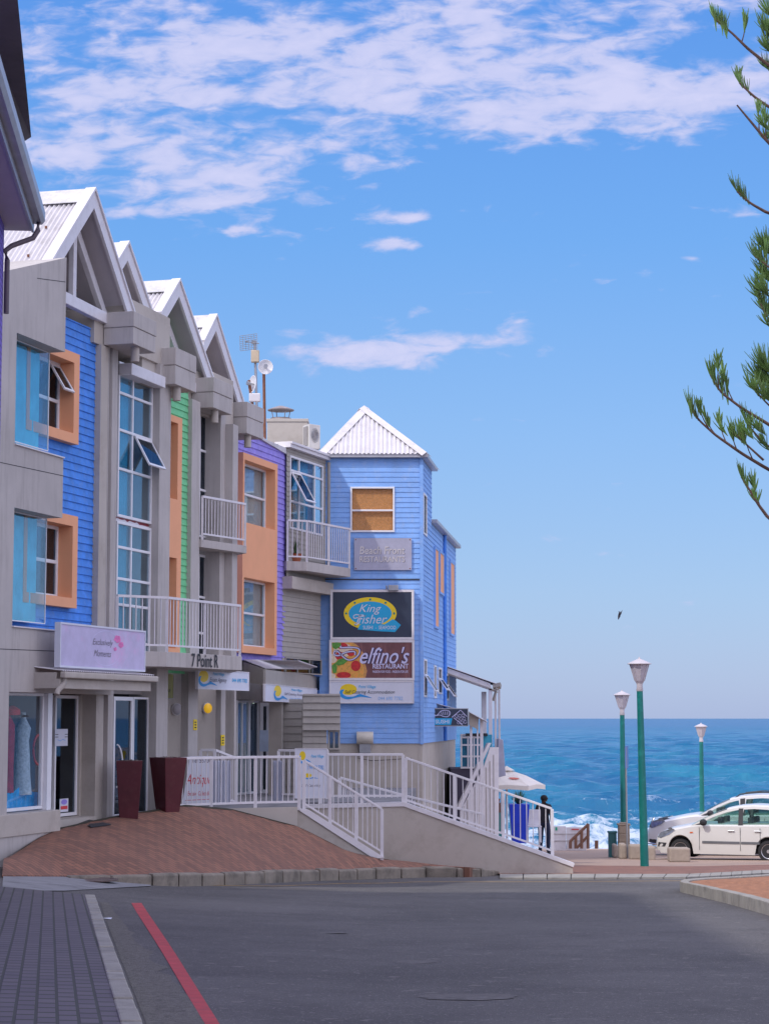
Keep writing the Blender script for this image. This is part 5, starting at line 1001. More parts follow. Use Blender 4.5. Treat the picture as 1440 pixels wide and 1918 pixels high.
# estate agency sign
re_ = (FC.u(371, 1270, .55), FC.u(467, 1270, .55), FC.z(371, 1291, .55), FC.z(371, 1253, .55)); t, A = signboard('hanging_sign', 'white sign with sun and wave emblem and number hanging below the big balcony', FC, re_, .55, .06, M['signw'], 'white', fw=.015)
wavelogo(A, .01, .36, .02, .9); A.text('Point Village', .28, .5, .1, .3, M['cyt'], .3, .01, 3); A.text('Estate Agency', .22, .55, .38, .68, M['greyt'], .3, 0, 4); A.text('044 690 7782', .66, .97, .36, .58, M['cyt'], 0, .01, 3)
# porch sign
rp_ = FPp.rect(505, 592, 1283, 1315, .05); rp_ = (FPp.u(497, 1300, .05), FPp.u(594, 1300, .05), FPp.z(520, 1315, .05), FPp.z(520, 1283, .05)); t, A = signboard('hanging_sign', 'white sign with sun and wave emblem hanging under the corrugated porch roof', FPp, rp_, .05, .05, M['signw'], 'white', fw=.012)
wavelogo(A, .15, .40, .0, .95); A.text('Point Village', .47, .68, .12, .32, M['cyt'], .3, .01, 3); A.text('Self Catering Accommodation', .34, .86, .4, .62, M['greyt'], .3, 0, 4); A.text('044 690 7782', .45, .66, .72, .88, M['lblt'], 0, .0, 3)
# small backlit looking sign, panel stickers
ry_ = (FC.u(313, 1285, -.5), FC.u(325.5, 1285, -.5), FC.z(320, 1309, -.5), FC.z(320, 1262, -.5)); t, A = signboard('wall_sign', 'narrow pale yellow sign ending in RE above the round white wall lamp', FC, ry_, -.5, .25, mat('pale_yellow', (.62, .62, .20), .5), 'white', fw=.01); A.text('RE', .05, .6, .62, .75, M['text'], 0, .0, 2)
for x_, y_, w_, lb in ((362, 1348, .004, 'small yellow notice stuck on the first pier beside the yellow lit wall lamp'), (413.5, 1377, .004, 'small yellow notice stuck on the second pier of the arcade')):
    r_ = (FC.u(x_, y_, w_), FC.u(x_+6.5, y_, w_), FC.z(x_, y_+20, w_), FC.z(x_, y_, w_)); t = thing('notice', lb, 'notice', FC.pt(r_[0], w_, r_[2])); b = MB(); b.fbox(FC, r_[0], r_[1], w_, w_+.01, r_[2], r_[3]); obj('sheet', b, M['yel'], t); A = Art(FC, r_, w_+.01, t)
    for q in (.2, .45, .7): A.poly('print', [(.25, q), (.75, q), (.75, q+.12), (.25, q+.12)], M['text'], 1)
# wall lamps
def walllamp(label, x, y, w, rad, mcol):
    t = thing('wall_lamp', label, 'wall lamp', FC.pt(FC.u(x, y, w), w, FC.z(x, y, w))); c = FC.pt(FC.u(x, y, w), w, FC.z(x, y, w)); n3 = Vector((FC.n.x, FC.n.y-.9, 0)).normalized()
    b = MB(); b.lathe(c, [(rad*1.05, 0), (rad*1.1, .03), (rad*1.02, .05)], 24, ax=n3); obj('ring', b, M['white'], t, smooth=True)
    b = MB(); b.lathe(c+n3*.04, [(rad*math.cos(a), rad*.55*math.sin(a)) for a in [i*math.pi/16 for i in range(9)]][:-1]+[(.005, rad*.55)], 24, ax=n3); obj('globe', b, mcol, t, smooth=True)
walllamp('round white wall lamp, unlit, nearer to the planters', 329.5, 1329, -.85, .115, mat('opal_glass', (.42, .40, .42), .35))
yg = mat('yellow_globe', (.75, .45, .02), .35); yg.node_tree.nodes['Principled BSDF'].inputs['Emission Color'].default_value = (1, .55, .03, 1); yg.node_tree.nodes['Principled BSDF'].inputs['Emission Strength'].default_value = .35
walllamp('round wall lamp glowing yellow between two piers of the arcade', 387, 1327, -.85, .11, yg)
# sushi sign
FSu = Fr((D(808, 1346, 54).x, 54.0), (1, .10)); r_ = FSu.rect(809, 877, 1327, 1361, 0); t, A = signboard('projecting_sign', 'dark sign with shrimp drawing and turquoise word strip standing out from the blue side wall', FSu, r_, 0, .12, M['signd'], 'metal', fw=.02)
A.poly('strip', [(0, .56), (.56, .56), (.52, .95), (0, .95)], M['cyan'], 1); A.text('SUSHI', .08, .47, .64, .87, M['signw'], 0, .01, 2)
A.strip('shrimp_drawing', smooth_pts([(.04, .42), (.14, .34), (.24, .12), (.38, .07), (.48, .14), (.5, .3), (.42, .46), (.3, .44), (.2, .36), (.1, .4), (.03, .3)]), .035, M['lav'], 2)
for i in range(5): A.strip('shrimp_drawing', [(.24+.055*i, .14), (.26+.05*i, .36)], .025, M['lav'], 2)
A.strip('roll_drawing', [(.55, .5), (.80, .06), (.98, .45)], .04, M['lav'], 2)
for i in range(9): q = i % 3; k = i//3; A.strip('roll_drawing', ell(.68+q*.095+k*.03, .42+k*.2-q*.02, .04, .085, 12, 0, 6.28), .02, M['lav'], 2)
A.strip('roll_drawing', [(.60, .52), (.86, .98)], .035, M['lav'], 2)
# shop window display
dsp = thing('window_display', 'boutique window display of a red dress, a pale lace dress and a dark hat', 'display', FA.pt(h3[0]+.6, -.6, h3[2]))
def cone(b, c, prof, n=14): b.lathe(c, prof, n)
u_s = h3[0]+.85; zb_ = h3[2]
lace = mat('lace_dress', (.42, .5, .56), .8, .3, 20); redd = mat('red_dress', (.32, .03, .05), .8, .3, 6)
b = MB(); b.lathe(FA.pt(u_s+.50, -.42, zb_+.25), [(.16, 0), (.13, .3), (.12, .6), (.10, .85), (.13, 1.05), (.05, 1.2), (.04, 1.3)], 14); obj('lace_dress', b, lace, dsp, smooth=True)
b = MB(); b.lathe(FA.pt(u_s-.05, -.42, zb_+.3), [(.12, 0), (.11, .4), (.12, .8), (.12, 1.05), (.05, 1.2)], 14); obj('red_dress', b, redd, dsp, smooth=True)
b = MB(); b.lathe(FA.pt(u_s+.2, -.46, zb_+1.48), [(.27, 0), (.27, .02), (.12, .05), (.11, .16), (.02, .18)], 18); obj('hat', b, M['text'], dsp, smooth=True); b = MB(); b.lathe(FA.pt(u_s+.12, -.42, zb_+1.5), [(.13, 0), (.12, .1), (.03, .16)], 14); obj('hat', b, mat('red_hat', (.5, .02, .03), .7), dsp, smooth=True)
b = MB(); b.add([FA.pt(u_s-.2+1.1*i/10, -.38+.05*math.sin(i*2.1), zb_+.02+(j*.3)+.06*math.sin(i*1.7+j)) for j in (0, 1) for i in range(11)], [(i, i+1, i+12, i+11) for i in range(10)]); obj('blue_cloth', b, mat('bright_blue_cloth', (.02, .35, .75), .7, .3, 8), dsp, kind='open')
b = MB(); Aw = FA.pt(h3[0]+2.1, -.5, zb_+.95); b.tube([Aw+Vector((FA.t.x*.2*math.cos(a), FA.t.y*.2*math.cos(a), .24*math.sin(a))) for a in [i*math.pi/12 for i in range(25)]], .02, 6); obj('red_ring', b, M['redt'], dsp)
b = MB(); b.fbox(FA, h3[0]+.02, uE-.1, -.9, -.86, zb_, h3[3]); obj('backdrop', b, mat('display_backdrop', (.10, .17, .19), .9, .3, 2), dsp)
for (xx, yt__, yb__, cc__) in ((103, 1366, 1398, M['signw']), (114, 1497, 1522, M['signw'])):
    r_ = (FA.u(xx, 1400, wd_+.07), FA.u(xx+(24 if yt__ < 1400 else 16), 1400, wd_+.07), FA.z(xx, yb__, wd_+.07), FA.z(xx, yt__, wd_+.07)); t = thing('door_notice', 'white paper taped on the dark boutique door at eye level' if yt__ < 1400 else 'small white and red sticker at the foot of the dark boutique door', 'notice', FA.pt(r_[0], wd_+.07, r_[2])); b = MB(); b.fbox(FA, r_[0], r_[1], wd_+.06, wd_+.066, r_[2], r_[3]); obj('sheet', b, cc__, t); A = Art(FA, r_, wd_+.067, t)
    if yt__ < 1400:
        for q in (.3, .45): A.poly('print', [(.0, q), (.25, q), (.25, q+.04), (0, q+.04)], M['text']); A.poly('print', [(.75, q), (1, q), (1, q+.04), (.75, q+.04)], M['text'])
        A.strip('print', smooth_pts([(.2, .62), (.4, .7), (.6, .62), (.8, .68)]), .03, M['wavb'])
    else: A.poly('print', ell(.5, .25, .35, .2, 14), M['purple']); A.poly('print', [(.1, .55), (.9, .55), (.9, .8), (.1, .8)], M['redt'])
# doormat
mc = G(165, 1545, 0); b = MB(); zq_ = D(165, 1542, 33.4); b.add([onfc(x_, y_)+Vector((0, 0, .012)) for x_, y_ in ((128, 1543), (165, 1538), (208, 1547), (170, 1552))], [(0, 1, 2, 3)]); vv = b.v[:]; b = MB(); b.prism([Vector(v) for v in vv], (0, 0, .015)); obj('doormat', b, M['text'], label='black doormat on the brick forecourt before the boutique door', cat='doormat')
b = MB(); b.fbox(FA, FA.u(108, 1530, -.1), FA.u(207, 1530, -.1), -1.0, -.36, zfl-.45, zfl-.015); obj('door_step', b, M['render2'], label='beige concrete threshold step before the boutique door', cat='step')
# ================================================================== PLANTERS
def planter(label, x0, x1, yt, yb, d, rot, xb0, xb1):
    c = onfc((xb0+xb1)/2, yb-3); d = c.y; top = D((x0+x1)/2, yt, d); s1 = (x1-x0)/FPX*d/2/(math.cos(rot)+math.sin(rot))*1.02; s0 = (xb1-xb0)/FPX*d/2/(math.cos(rot)+math.sin(rot)); H = top.z-c.z
    t = thing('planter', label, 'planter', c, 'tall maroon planters')
    R = lambda s, z: [c+Vector((s*(a*math.cos(rot)-e*math.sin(rot)), s*(a*math.sin(rot)+e*math.cos(rot)), z)) for a, e in ((-1, -1), (1, -1), (1, 1), (-1, 1))]
    b = MB(); q = R(s0, -.05)+R(s1, H)+R(s1-.05, H)+R(s1-.06, H-.12)
    b.add(q, [(3, 2, 1, 0)]+[(i+4*k, (i+1) % 4+4*k, (i+1) % 4+4*(k+1), i+4*(k+1)) for k in range(3) for i in range(4)]+[(12, 13, 14, 15)]); obj('pot', b, M['maroon'], t, bevel=.008)
    b = MB(); g = R(s1-.07, H-.04); rr = random.Random(int(x0)); P = [[g[0].lerp(g[1], i/8).lerp(g[3].lerp(g[2], i/8), j/8)+Vector((0, 0, rr.uniform(0, .06))) for i in range(9)] for j in range(9)]
    b.add([p for r_ in P for p in r_], [(j*9+i, j*9+i+1, j*9+i+10, j*9+i+9) for i in range(8) for j in range(8)]); obj('soil', b, M['soil'], t, kind='open')
planter('tall tapering maroon planter standing before the glass shop door', 218, 271, 1425, 1533, 35.2, math.radians(7), 222, 260)
planter('tall dark maroon planter turned corner-on at the start of the white railing', 284, 354, 1419, 1520, 36.2, math.radians(42), 292, 336)
# ================================================================== BANNERS behind the railing
t = thing('banner', 'white banner with red script leaning behind the first stretch of front railing', 'banner', D(368, 1505, 39.2))
Ba = [D(350, 1508, 38.9), D(397, 1508, 39.3), D(397, 1416, 39.6), D(372, 1416, 39.2)]; Fb_ = Fr((D(343, 1346, 39.0).x, 39.0), (1, .3)); rb_ = (0, Fb_.u(398, 1450), Fb_.z(345, 1506), Fb_.z(345, 1417)); b = MB(); b.fpoly(Fb_, [(0, rb_[2]), (rb_[1], rb_[2]), (rb_[1], rb_[3]), (.14, rb_[3])], -.02, 0); obj('sheet', b, M['signw'], t)
A = Art(Fb_, rb_, 0, t); A.text('Antique', .12, .98, .38, .66, M['redt'], .35, .0, 2); A.text('Exclusive Collectables', .18, .96, .74, .83, M['redt'], .2, 0, 2); A.text('Tel 55700', .3, .95, .04, .14, M['greyt'], 0, 0, 2); A.strip('border_line', [(.1, .93), (.98, .91)], .01, M['redt'], 1)
for k_, (x0_, x1_, dd, lb, w_) in enumerate([(398, 432, 39.8, 'tall plain white folded board behind the front railing, right of the lettered banner', .0), (512, 528, 40.6, 'white curved beach board standing behind the railing post', .0)]):
    f_ = Fr((D(x0_, 1346, dd).x, dd), (1, .1)); b = MB(); u1_ = f_.u(x1_, 1450); n_ = 12
    b.ruled([f_.pt(u1_*i/n_, .03*math.cos(i*math.pi), zT+.05) for i in range(n_+1)], [f_.pt(u1_*i/n_, .03*math.cos(i*math.pi), f_.z(x0_, 1425)) for i in range(n_+1)], 1, 1); o = obj('folding_board', b, M['signw'], label=lb, cat='board', kind='open')
fk = Fr((D(570, 1346, 40.6).x, 40.6), (1, .05)); r_ = (fk.u(552, 1450), fk.u(613, 1450), zT+.12, fk.z(600, 1402)); t, A = signboard('banner', 'white banner with sun and wave emblem and blue lines behind the top of the stairs', fk, r_, 0, .02, M['signw'], 'white', fw=.01, cat='banner')
wavelogo(A, .12, .5, .05, .3); A.text('Point Village', .5, .9, .12, .2, M['cyt'], .3, .01, 3); A.text('044 690 7782', .4, .9, .34, .42, M['wavb'], 0, 0, 3); wavelogo(A, .25, .75, .5, .62); A.text('Self Catering', .2, .8, .72, .79, M['greyt'], .3, 0, 3)
# ================================================================== VERANDAH on the sea side
YV = 58.0
vr = thing('verandah', 'white timber verandah with sloping roof and tall posts beside the blue restaurant', 'verandah', (2.2, YV, 5.0))
FV = Fr((D(838, 1346, YV).x, YV), (1, 0)); zgv = zg(2, YV)
def vz(x, y, w=0): return FV.z(x, y, w)
b = MB(); b.ppoly(FV, [(838, 1251), (918, 1280), (921, 1294), (838, 1264)], -.06, 0); rb_ = [FV.uz(838, 1251), FV.uz(921, 1281)]
obj('rafter', b, M['white'], vr)
b = MB(); A0 = FV.pt(rb_[0][0], .08, rb_[0][1]+.03); B0 = FV.pt(rb_[1][0]+.12, .08, rb_[1][1]); back = Vector((.35, 5.5, 0)); corr(b, A0, A0+back, B0, B0+back, .1, .014); obj('roof', b, M['roof'], vr, kind='open', smooth=True)
b = MB(); b.prism([A0-Vector((0, 0, .2)), B0-Vector((0, 0, .2)), B0+back-Vector((0, 0, .2)), A0+back-Vector((0, 0, .2))], (0, 0, .02)); obj('ceiling', b, M['render2'], vr)
b = MB(); g0_ = FV.pt(rb_[1][0]+.02, .05, rb_[1][1]-.12); b.prism([g0_, g0_+Vector((.2, 0, .05)), g0_+Vector((.22, 0, .16)), g0_+Vector((.0, 0, .12))], back); b.tube([g0_+Vector((.12, 0, 0)), g0_+Vector((.02, .2, -.35))], .04, 6); obj('gutter', b, M['gclad'], vr)
def vpost(x0, x1, yt, yb, w, wd_=.0, m='white'):
    q0, q1 = FV.u(x0, 1350, w), FV.u(x1, 1350, w); B = MB(); B.fbox(FV, q0, q1, w-(q1-q0), w, vz(x0, yb, w), vz(x0, yt, w)); obj('post', B, M[m], vr, bevel=.006)
for a in ((902, 911, 1296, 1620, -1.2), (915, 922, 1290, 1620, 0), (926, 930, 1292, 1620, -1.6), (933, 937, 1292, 1400, -2.6)): vpost(*a)
# lower awning
FW = Fr((D(808, 1346, 54.5).x, 54.5), (1, 0)); lowa = thing('door_awning', 'small pale awning with white posts beside the dark seafood sign', 'awning', (1.9, 54.5, 6.2))
b = MB(); corr(b, D(808, 1316, 54.6), D(808, 1316, 54.6)+Vector((.1, 3.2, 0)), D(858, 1329, 54.6), D(858, 1329, 54.6)+Vector((.1, 3.2, 0)), .1, .01); corr(b, D(880, 1335, 54.2), D(880, 1335, 54.2)+Vector((.1, 3, 0)), D(913, 1353, 54.2), D(913, 1353, 54.2)+Vector((.1, 3, 0)), .1, .01); obj('sheet', b, M['roof'], lowa, kind='open', smooth=True)
b = MB(); b.ppoly(FW, [(878, 1333), (897, 1343), (895, 1367), (878, 1358)], -.05, .1); obj('valance', b, M['render2'], lowa)
for x0_, x1_, yb_ in ((880, 884.5, 1640), (893, 896, 1640), (899, 905, 1640)):
    B = MB(); q0, q1 = FW.u(x0_, 1400), FW.u(x1_, 1400); B.fbox(FW, q0, q1, -.08, 0, zg(1, 54), FW.z(x0_, 1345)); obj('post', B, M['white'], lowa)
# louvred white stair flank
b = MB(); fl = Fr((D(865, 1346, 55.5).x, 55.5), (1, .3)); sl_ = thing('stair_screen', 'white slatted stair flank rising to the verandah behind the sloping railing', 'screen', fl.pt(0, 0, 5.2))
b.ppoly(fl, [(862, 1520), (905, 1440), (918, 1400), (934, 1400), (934, 1600), (862, 1600)], -.05, 0); obj('panel', b, M['white'], sl_)
b = MB()
for i in range(9):
    p0, p1 = fl.uz(868+i*7, 1510-i*12, .02), fl.uz(868+i*7, 1600, .02); b.fbox(fl, p0[0], p0[0]+.02, 0, .02, p1[1], p0[1])
obj('slat', b, M['render'], sl_)
b = MB(); b.ppoly(fl, [(856, 1515), (914, 1392), (920, 1392), (864, 1515)], -.1, .04); obj('handrail', b, M['white'], sl_)
# dark stairwell door and glazed lobby
b = MB(); f_ = Fr((D(830, 1346, 57).x, 57), (1, 0)); lb = thing('glass_lobby', 'pale glazed lobby with dark transom seen behind the verandah posts', 'lobby', f_.pt(.5, 0, 5.2))
window(f_, f_.rect(862, 903, 1375, 1440, 0), 0, lb, mv=(.35, .62), mh=(.35, .68, .9), ft=.05, g='glass', curtain='curt_t', folds=3)
B = MB(); r_ = f_.rect(872, 913, 1374, 1379, .1); B.fbox(f_, r_[0], r_[1], -.1, .1, r_[2], r_[3]); obj('transom', B, M['text'], lb)
B = MB(); r_ = f_.rect(845, 903, 1440, 1600, 0); B.fbox(f_, r_[0], r_[1], -2, 0, r_[2], r_[3]); obj('lower_wall', B, mat('dark_stairwell', (.075, .065, .10), .8), lb)
# blind box
b = MB(); fq = Fr((D(930, 1346, 58.5).x, 58.5), (1, .0)); r_ = fq.rect(933, 946, 1384, 1455, 0); b.fpoly(fq, [fq.uz(933, 1384), fq.uz(942, 1386), fq.uz(947, 1453), fq.uz(933, 1457)], -.9, 0); obj('weather_screen', b, mat('screen_canvas', (.42, .42, .52), .6), label='grey lilac canvas weather screen hung on the outer verandah posts', cat='screen', bevel=.01)
# umbrella
um = thing('parasol', 'cream parasol with faint red print standing by the sea beyond the railing', 'parasol', (D(948, 1346, 62).x, 62, zg(0, 62)))
ux = D(948, 1346, 62).x; apx = Vector((ux, 62, D(948, 1441, 62).z)); rimz = D(948, 1471, 62).z; R_ = 1.17; b = MB(); n_ = 6
ring_ = [Vector((ux+R_*math.cos(i*math.pi/3+.0), 62+R_*math.sin(i*math.pi/3), rimz)) for i in range(6)]; rr_ = [(ring_[i]+ring_[(i+1) % 6])/2+Vector((0, 0, .04)) for i in range(6)]
rim = [q for i in range(6) for q in (ring_[i], rr_[i])]; midr = [apx.lerp(q, .5)+Vector((0, 0, .05 if i % 2 == 0 else .0)) for i, q in enumerate(rim)]
b.add([apx]+midr+rim, [(0, 1+i, 1+(i+1) % 12) for i in range(12)]+[(1+i, 13+i, 13+(i+1) % 12, 1+(i+1) % 12) for i in range(12)]); b.add(rim+[q-Vector((0, 0, .13)) for q in rim], [(i, i+12, 12+(i+1) % 12, (i+1) % 12) for i in range(12)]); M['canvas'] = mat('cream_canvas', (.80, .74, .66), .8, .05); cn = obj('canopy', b, M['canvas'], um, kind='open')
b = MB(); b.add([apx+Vector((0, 0, .1))]+[apx.lerp(q, .22)+Vector((0, 0, .06)) for q in rim], [(0, 1+i, 1+(i+1) % 12) for i in range(12)]); obj('vent', b, M['canvas'], cn, kind='open')
b = MB(); b.tube([Vector((ux, 62, zg(0, 62))), apx], .03, 8); obj('pole', b, M['white'], um); 
for i in range(6): B = MB(); B.tube([apx-Vector((0, 0, .05)), ring_[i]], .01, 4); obj('rib', B, M['metal'], um)
ce = (apx.lerp(rim[10], .62)+apx.lerp(rim[9], .62))/2; nrm = (rim[10]-apx).cross(rim[9]-apx).normalized(); nrm = nrm if nrm.z > 0 else -nrm; a1_ = (rim[10]-rim[9]).normalized(); a2_ = nrm.cross(a1_)
b = MB(); b.add([ce+nrm*.03+a1_*.16*math.cos(q)+a2_*.06*math.sin(q) for q in [i*math.pi/8 for i in range(16)]], [tuple(range(16))]); obj('print', b, mat('faded_red_print', (.6, .16, .12), .8), um, kind='open')
# blue planter with spiky plant
c = D(972, 1576, 57); bp_ = thing('planter', 'cobalt blue square planter with spiky green plant behind the sloping railing', 'planter', c)
b = MB(); b.prism([c+Vector((x_, y_, 0)) for x_, y_ in ((-.2, -.2), (.2, -.2), (.2, .2), (-.2, .2))], (0, 0, .01)); H_ = D(972, 1506, 57).z-c.z
q = [c+Vector((x_*.2, y_*.2, -.05)) for x_, y_ in ((-1, -1), (1, -1), (1, 1), (-1, 1))]+[c+Vector((x_*.28, y_*.28, H_)) for x_, y_ in ((-1, -1), (1, -1), (1, 1), (-1, 1))]; b = MB(); b.add(q, [(3, 2, 1, 0), (4, 5, 6, 7)]+[(i, (i+1) % 4, (i+1) % 4+4, i+4) for i in range(4)]); obj('pot', b, mat('cobalt_glaze', (.01, .05, .60), .3), bp_, bevel=.01)
M['spike'] = mat('spiky_leaf', (.05, .12, .06), .5, .4, 12); b = MB(); rr = random.Random(5)
for i in range(60):
    a = rr.random()*6.28; tl = rr.uniform(.1, 1); qv = Vector((math.cos(a), math.sin(a), 0)); s0 = c+Vector((0, 0, H_))+qv*.05; e1 = s0+qv*.42*tl+Vector((0, 0, .42*(1.05-tl*.75))); sd = Vector((-qv.y, qv.x, 0))*.014; m1 = s0.lerp(e1, .55)+Vector((0, 0, .05)); b.add([s0-sd, s0+sd, m1+sd, m1-sd, e1], [(0, 1, 2, 3), (3, 2, 4)])
obj('foliage', b, M['spike'], bp_, kind='open')
# wooden bench-like crates and white screens near planter
t = thing('cafe_chair', 'small white cafe chair beside the cobalt planter', 'chair', D(1000, 1578, 57.6)); p0 = D(1000, 1578, 57.6); b = MB(); b.box(p0.x-.2, p0.x+.2, p0.y-.2, p0.y+.2, p0.z+.42, p0.z+.46); obj('seat', b, M['white'], t, bevel=.01)
b = MB(); b.box(p0.x-.2, p0.x+.2, p0.y+.17, p0.y+.2, p0.z+.46, p0.z+.9); obj('backrest', b, M['white'], t, bevel=.01)
for sx in (-1, 1):
    for sy in (-1, 1): b = MB(); b.box(p0.x+sx*.18-.015, p0.x+sx*.18+.015, p0.y+sy*.18-.015, p0.y+sy*.18+.015, p0.z, p0.z+.42); obj('leg', b, M['white'], t)
t = thing('serving_hatch', 'teal and brown serving hatch cabinet behind the lower verandah posts', 'cabinet', D(928, 1570, 57)); p0 = D(928, 1570, 57); b = MB(); b.box(p0.x-.15, p0.x+.22, 56.9, 57.5, p0.z, D(928, 1522, 57).z); obj('body', b, mat('teal_wood', (.03, .25, .25), .6), t); b = MB(); b.box(p0.x-.18, p0.x+.25, 56.85, 57.5, D(928, 1522, 57).z, D(928, 1505, 57).z); obj('top', b, mat('brown_wood', (.13, .05, .03), .7), t)
pot('potted_plant', 'small leafy plant in front of the teal serving hatch cabinet top', (D(931, 1506, 57).x, 57.2, D(931, 1504, 57).z), .1, .1, .3, M['terra'], 24, .16, M['leaf'])
# ================================================================== EDGE of the promenade
eg = 66.5; fe_ = Fr((D(1036, 1346, eg).x, eg), (1, 0)); wp = thing('white_panel_fence', 'low white board fence with small printed notices at the edge of the promenade', 'fence', fe_.pt(1, 0, zg(0, eg)))
b = MB(); 
for i, (x0_, x1_, yt_) in enumerate(((1036, 1060, 1548), (1060.6, 1098, 1550))): r_ = fe_.rect(x0_, x1_, yt_, 1592, 0); b.fbox(fe_, r_[0], r_[1], -.04, 0, zg(0, eg), r_[3])
obj('panel', b, M['white'], wp, bevel=.006); b = MB()
for y_ in (1562, 1575): r_ = fe_.rect(1036, 1098, y_, y_+1.2, .01); b.fbox(fe_, r_[0], r_[1], 0, .02, r_[2], r_[3])
obj('rail', b, M['render'], wp)
b = MB(); r_ = fe_.rect(1040, 1043.5, 1550, 1556, .03); b.fbox(fe_, r_[0], r_[1], .02, .03, r_[2], r_[3]); obj('green_notice', b, mat('green_print', (.0, .4, .25), .6), wp)
b = MB(); r_ = fe_.rect(1070, 1084, 1553, 1555, .03); b.fbox(fe_, r_[0], r_[1], .02, .03, r_[2], r_[3]); obj('red_notice', b, M['redt'], wp)
wr = thing('wooden_stair_rail', 'weathered brown timber handrail of the steps down to the beach', 'handrail', D(1085, 1588, 66)); M['wood'] = mat('weathered_timber', (.20, .10, .065), .8, .2, 6)
def tim(p, q, r, nm): B = MB(); B.tube([p, q], r, 6); obj(nm, B, M['wood'], wr)
tim(D(1067, 1577, 66), D(1102, 1544, 66), .05, 'handrail'); tim(D(1080, 1589, 66), D(1101, 1566, 66), .045, 'lower_rail')
for x_, y_ in ((1068, 1577), (1078, 1568), (1089, 1557), (1101, 1544)): tim(D(x_, 1590, 66), D(x_, y_, 66), .055, 'post')
b = MB(); b.tube([D(1117, 1590, 67), D(1117, 1575, 67)], .06, 8); obj('bollard', b, M['wood'], label='short timber bollard standing alone at the promenade edge', cat='bollard')
# ================================================================== LAMPS
M['pole'] = mat('green_lamp_paint', (.0, .15, .135), .45, .12, 4, stain=(.02, .28, .24), stscale=6, stamt=.6)
M['lens'] = mat('milky_lens', (.50, .47, .52), .35, .1, 8, stain=(.33, .29, .3), stscale=12, stamt=.5); M['lampw'] = mat('lamp_hood', (.52, .48, .50), .5, .1, 6)
def lamp(label, bx, by, tx, ty, d, hw, r):
    base = D(bx, by, d); base.z = zg(base.x, d)-.02; top = D(tx, ty, d); t = thing('street_lamp', label, 'street lamp', base, 'green street lamps'); s_ = hw/FPX*d/2
    ht = s_*2.35; nb_ = top-Vector((0, 0, ht+s_*.55)); b = MB(); b.tube([base, base.lerp(nb_, .5), nb_], [r*1.15, r, r*.82], 14); obj('pole', b, M['pole'], t, smooth=True)
    b = MB(); b.lathe(nb_-Vector((0, 0, .0)), [(r*.8, -.02), (r*.95, .0), (r*.8, s_*.35), (s_*.27, s_*.6)], 16); obj('neck', b, M['lampw'], t, smooth=True)
    b = MB(); b.lathe(nb_+Vector((0, 0, s_*.55)), [(s_*.26, 0), (s_*.40, s_*.25), (s_*.80, s_*1.62)], 8); ln = obj('lantern', b, M['lens'], t)
    b = MB(); b.lathe(nb_+Vector((0, 0, s_*2.17)), [(s_*.99, 0), (s_*1., .012), (s_*.72, s_*.2), (s_*.1, s_*.46), (s_*.05, s_*.6)], 24); obj('hood', b, M['lampw'], t, smooth=True)
    for k in range(8): a = k*math.pi/4; B = MB(); B.tube([nb_+Vector((s_*.41*math.cos(a), s_*.41*math.sin(a), s_*.8)), nb_+Vector((s_*.81*math.cos(a), s_*.81*math.sin(a), s_*2.17))], .008, 4); obj('glazing_bar', B, M['lampw'], ln)
lamp('tallest green lamp post, nearest to the camera, leaning slightly in front of the parked cars', 1207, 1615, 1197, 1228, 47, 45, .085)
lamp('green lamp post rising from the stone pier, left of the tallest one', 1168, 1600, 1164.5, 1290.5, 62, 33, .085)
lamp('farthest green lamp post, behind the silver car', 1315, 1570, 1312.5, 1352.5, 80, 25, .09)
# slim sign pole beside pier
sp_ = thing('sign_pole', 'slim grey pole with a narrow sign seen edge-on, in front of the stone pier', 'sign', D(1174, 1610, 55)); b = MB(); b.tube([D(1175, 1612, 55), D(1171.5, 1400, 55)], .025, 8); obj('pole', b, M['metal'], sp_, smooth=True); b = MB(); fp_ = Fr((D(1170, 1346, 55).x, 54.9), (.25, 1)); b.fbox(fp_, 0, .55, -.02, .0, D(1172, 1440, 55).z, D(1172, 1398, 55).z); obj('plate', b, mat('blue_plate', (.10, .18, .45), .5), sp_)
# stone pier and concrete blocks
M['stone'] = mat('pier_stone', (.34, .27, .20), .9, .2, 3, .4, 40, stain=(.18, .14, .11), stscale=4, stamt=.5)
pp = thing('stone_pier', 'square beige stone pier with domed cap behind the sign pole', 'pier', D(1167, 1600, 56)); fp = Fr((D(1156, 1346, 56).x, 56), (1, 0)); u1_ = fp.u(1178, 1400)
b = MB(); zz0, zz1 = zg(3, 56), fp.z(1167, 1547)
for i in range(4): b.fbox(fp, .0+.004*i, u1_-.004*i, -.34, 0, zz0+(zz1-zz0)*i/4+.008, zz0+(zz1-zz0)*(i+1)/4-.004)
b.fbox(fp, .01, u1_-.01, -.33, -.01, zz0, zz1-.01); obj('shaft', b, M['stone'], pp, bevel=.015); b = MB(); b.fbox(fp, -.015, u1_+.015, -.36, .015, zz1, zz1+.05); b.fbox(fp, .05, u1_-.05, -.29, -.05, zz1+.05, zz1+.08); obj('cap', b, M['stone'], pp, bevel=.03)
b = MB(); r_ = fp.rect(1143, 1157, 1559, 1584, 0); b.fbox(fp, r_[0], r_[1], -.6, -.3, zz0, r_[3]-.05); b.fbox(fp, r_[0]-.02, r_[1]+.02, -.62, -.28, r_[3]-.05, r_[3]); obj('litter_bin', b, mat('green_bin', (.03, .14, .15), .6), label='dark green litter bin left of the stone pier', cat='bin', bevel=.01)
M['cblk'] = mat('concrete_block', (.36, .30, .245), .9, .15, 3, .4, 40, stain=(.2, .16, .13), stscale=4, stamt=.5)
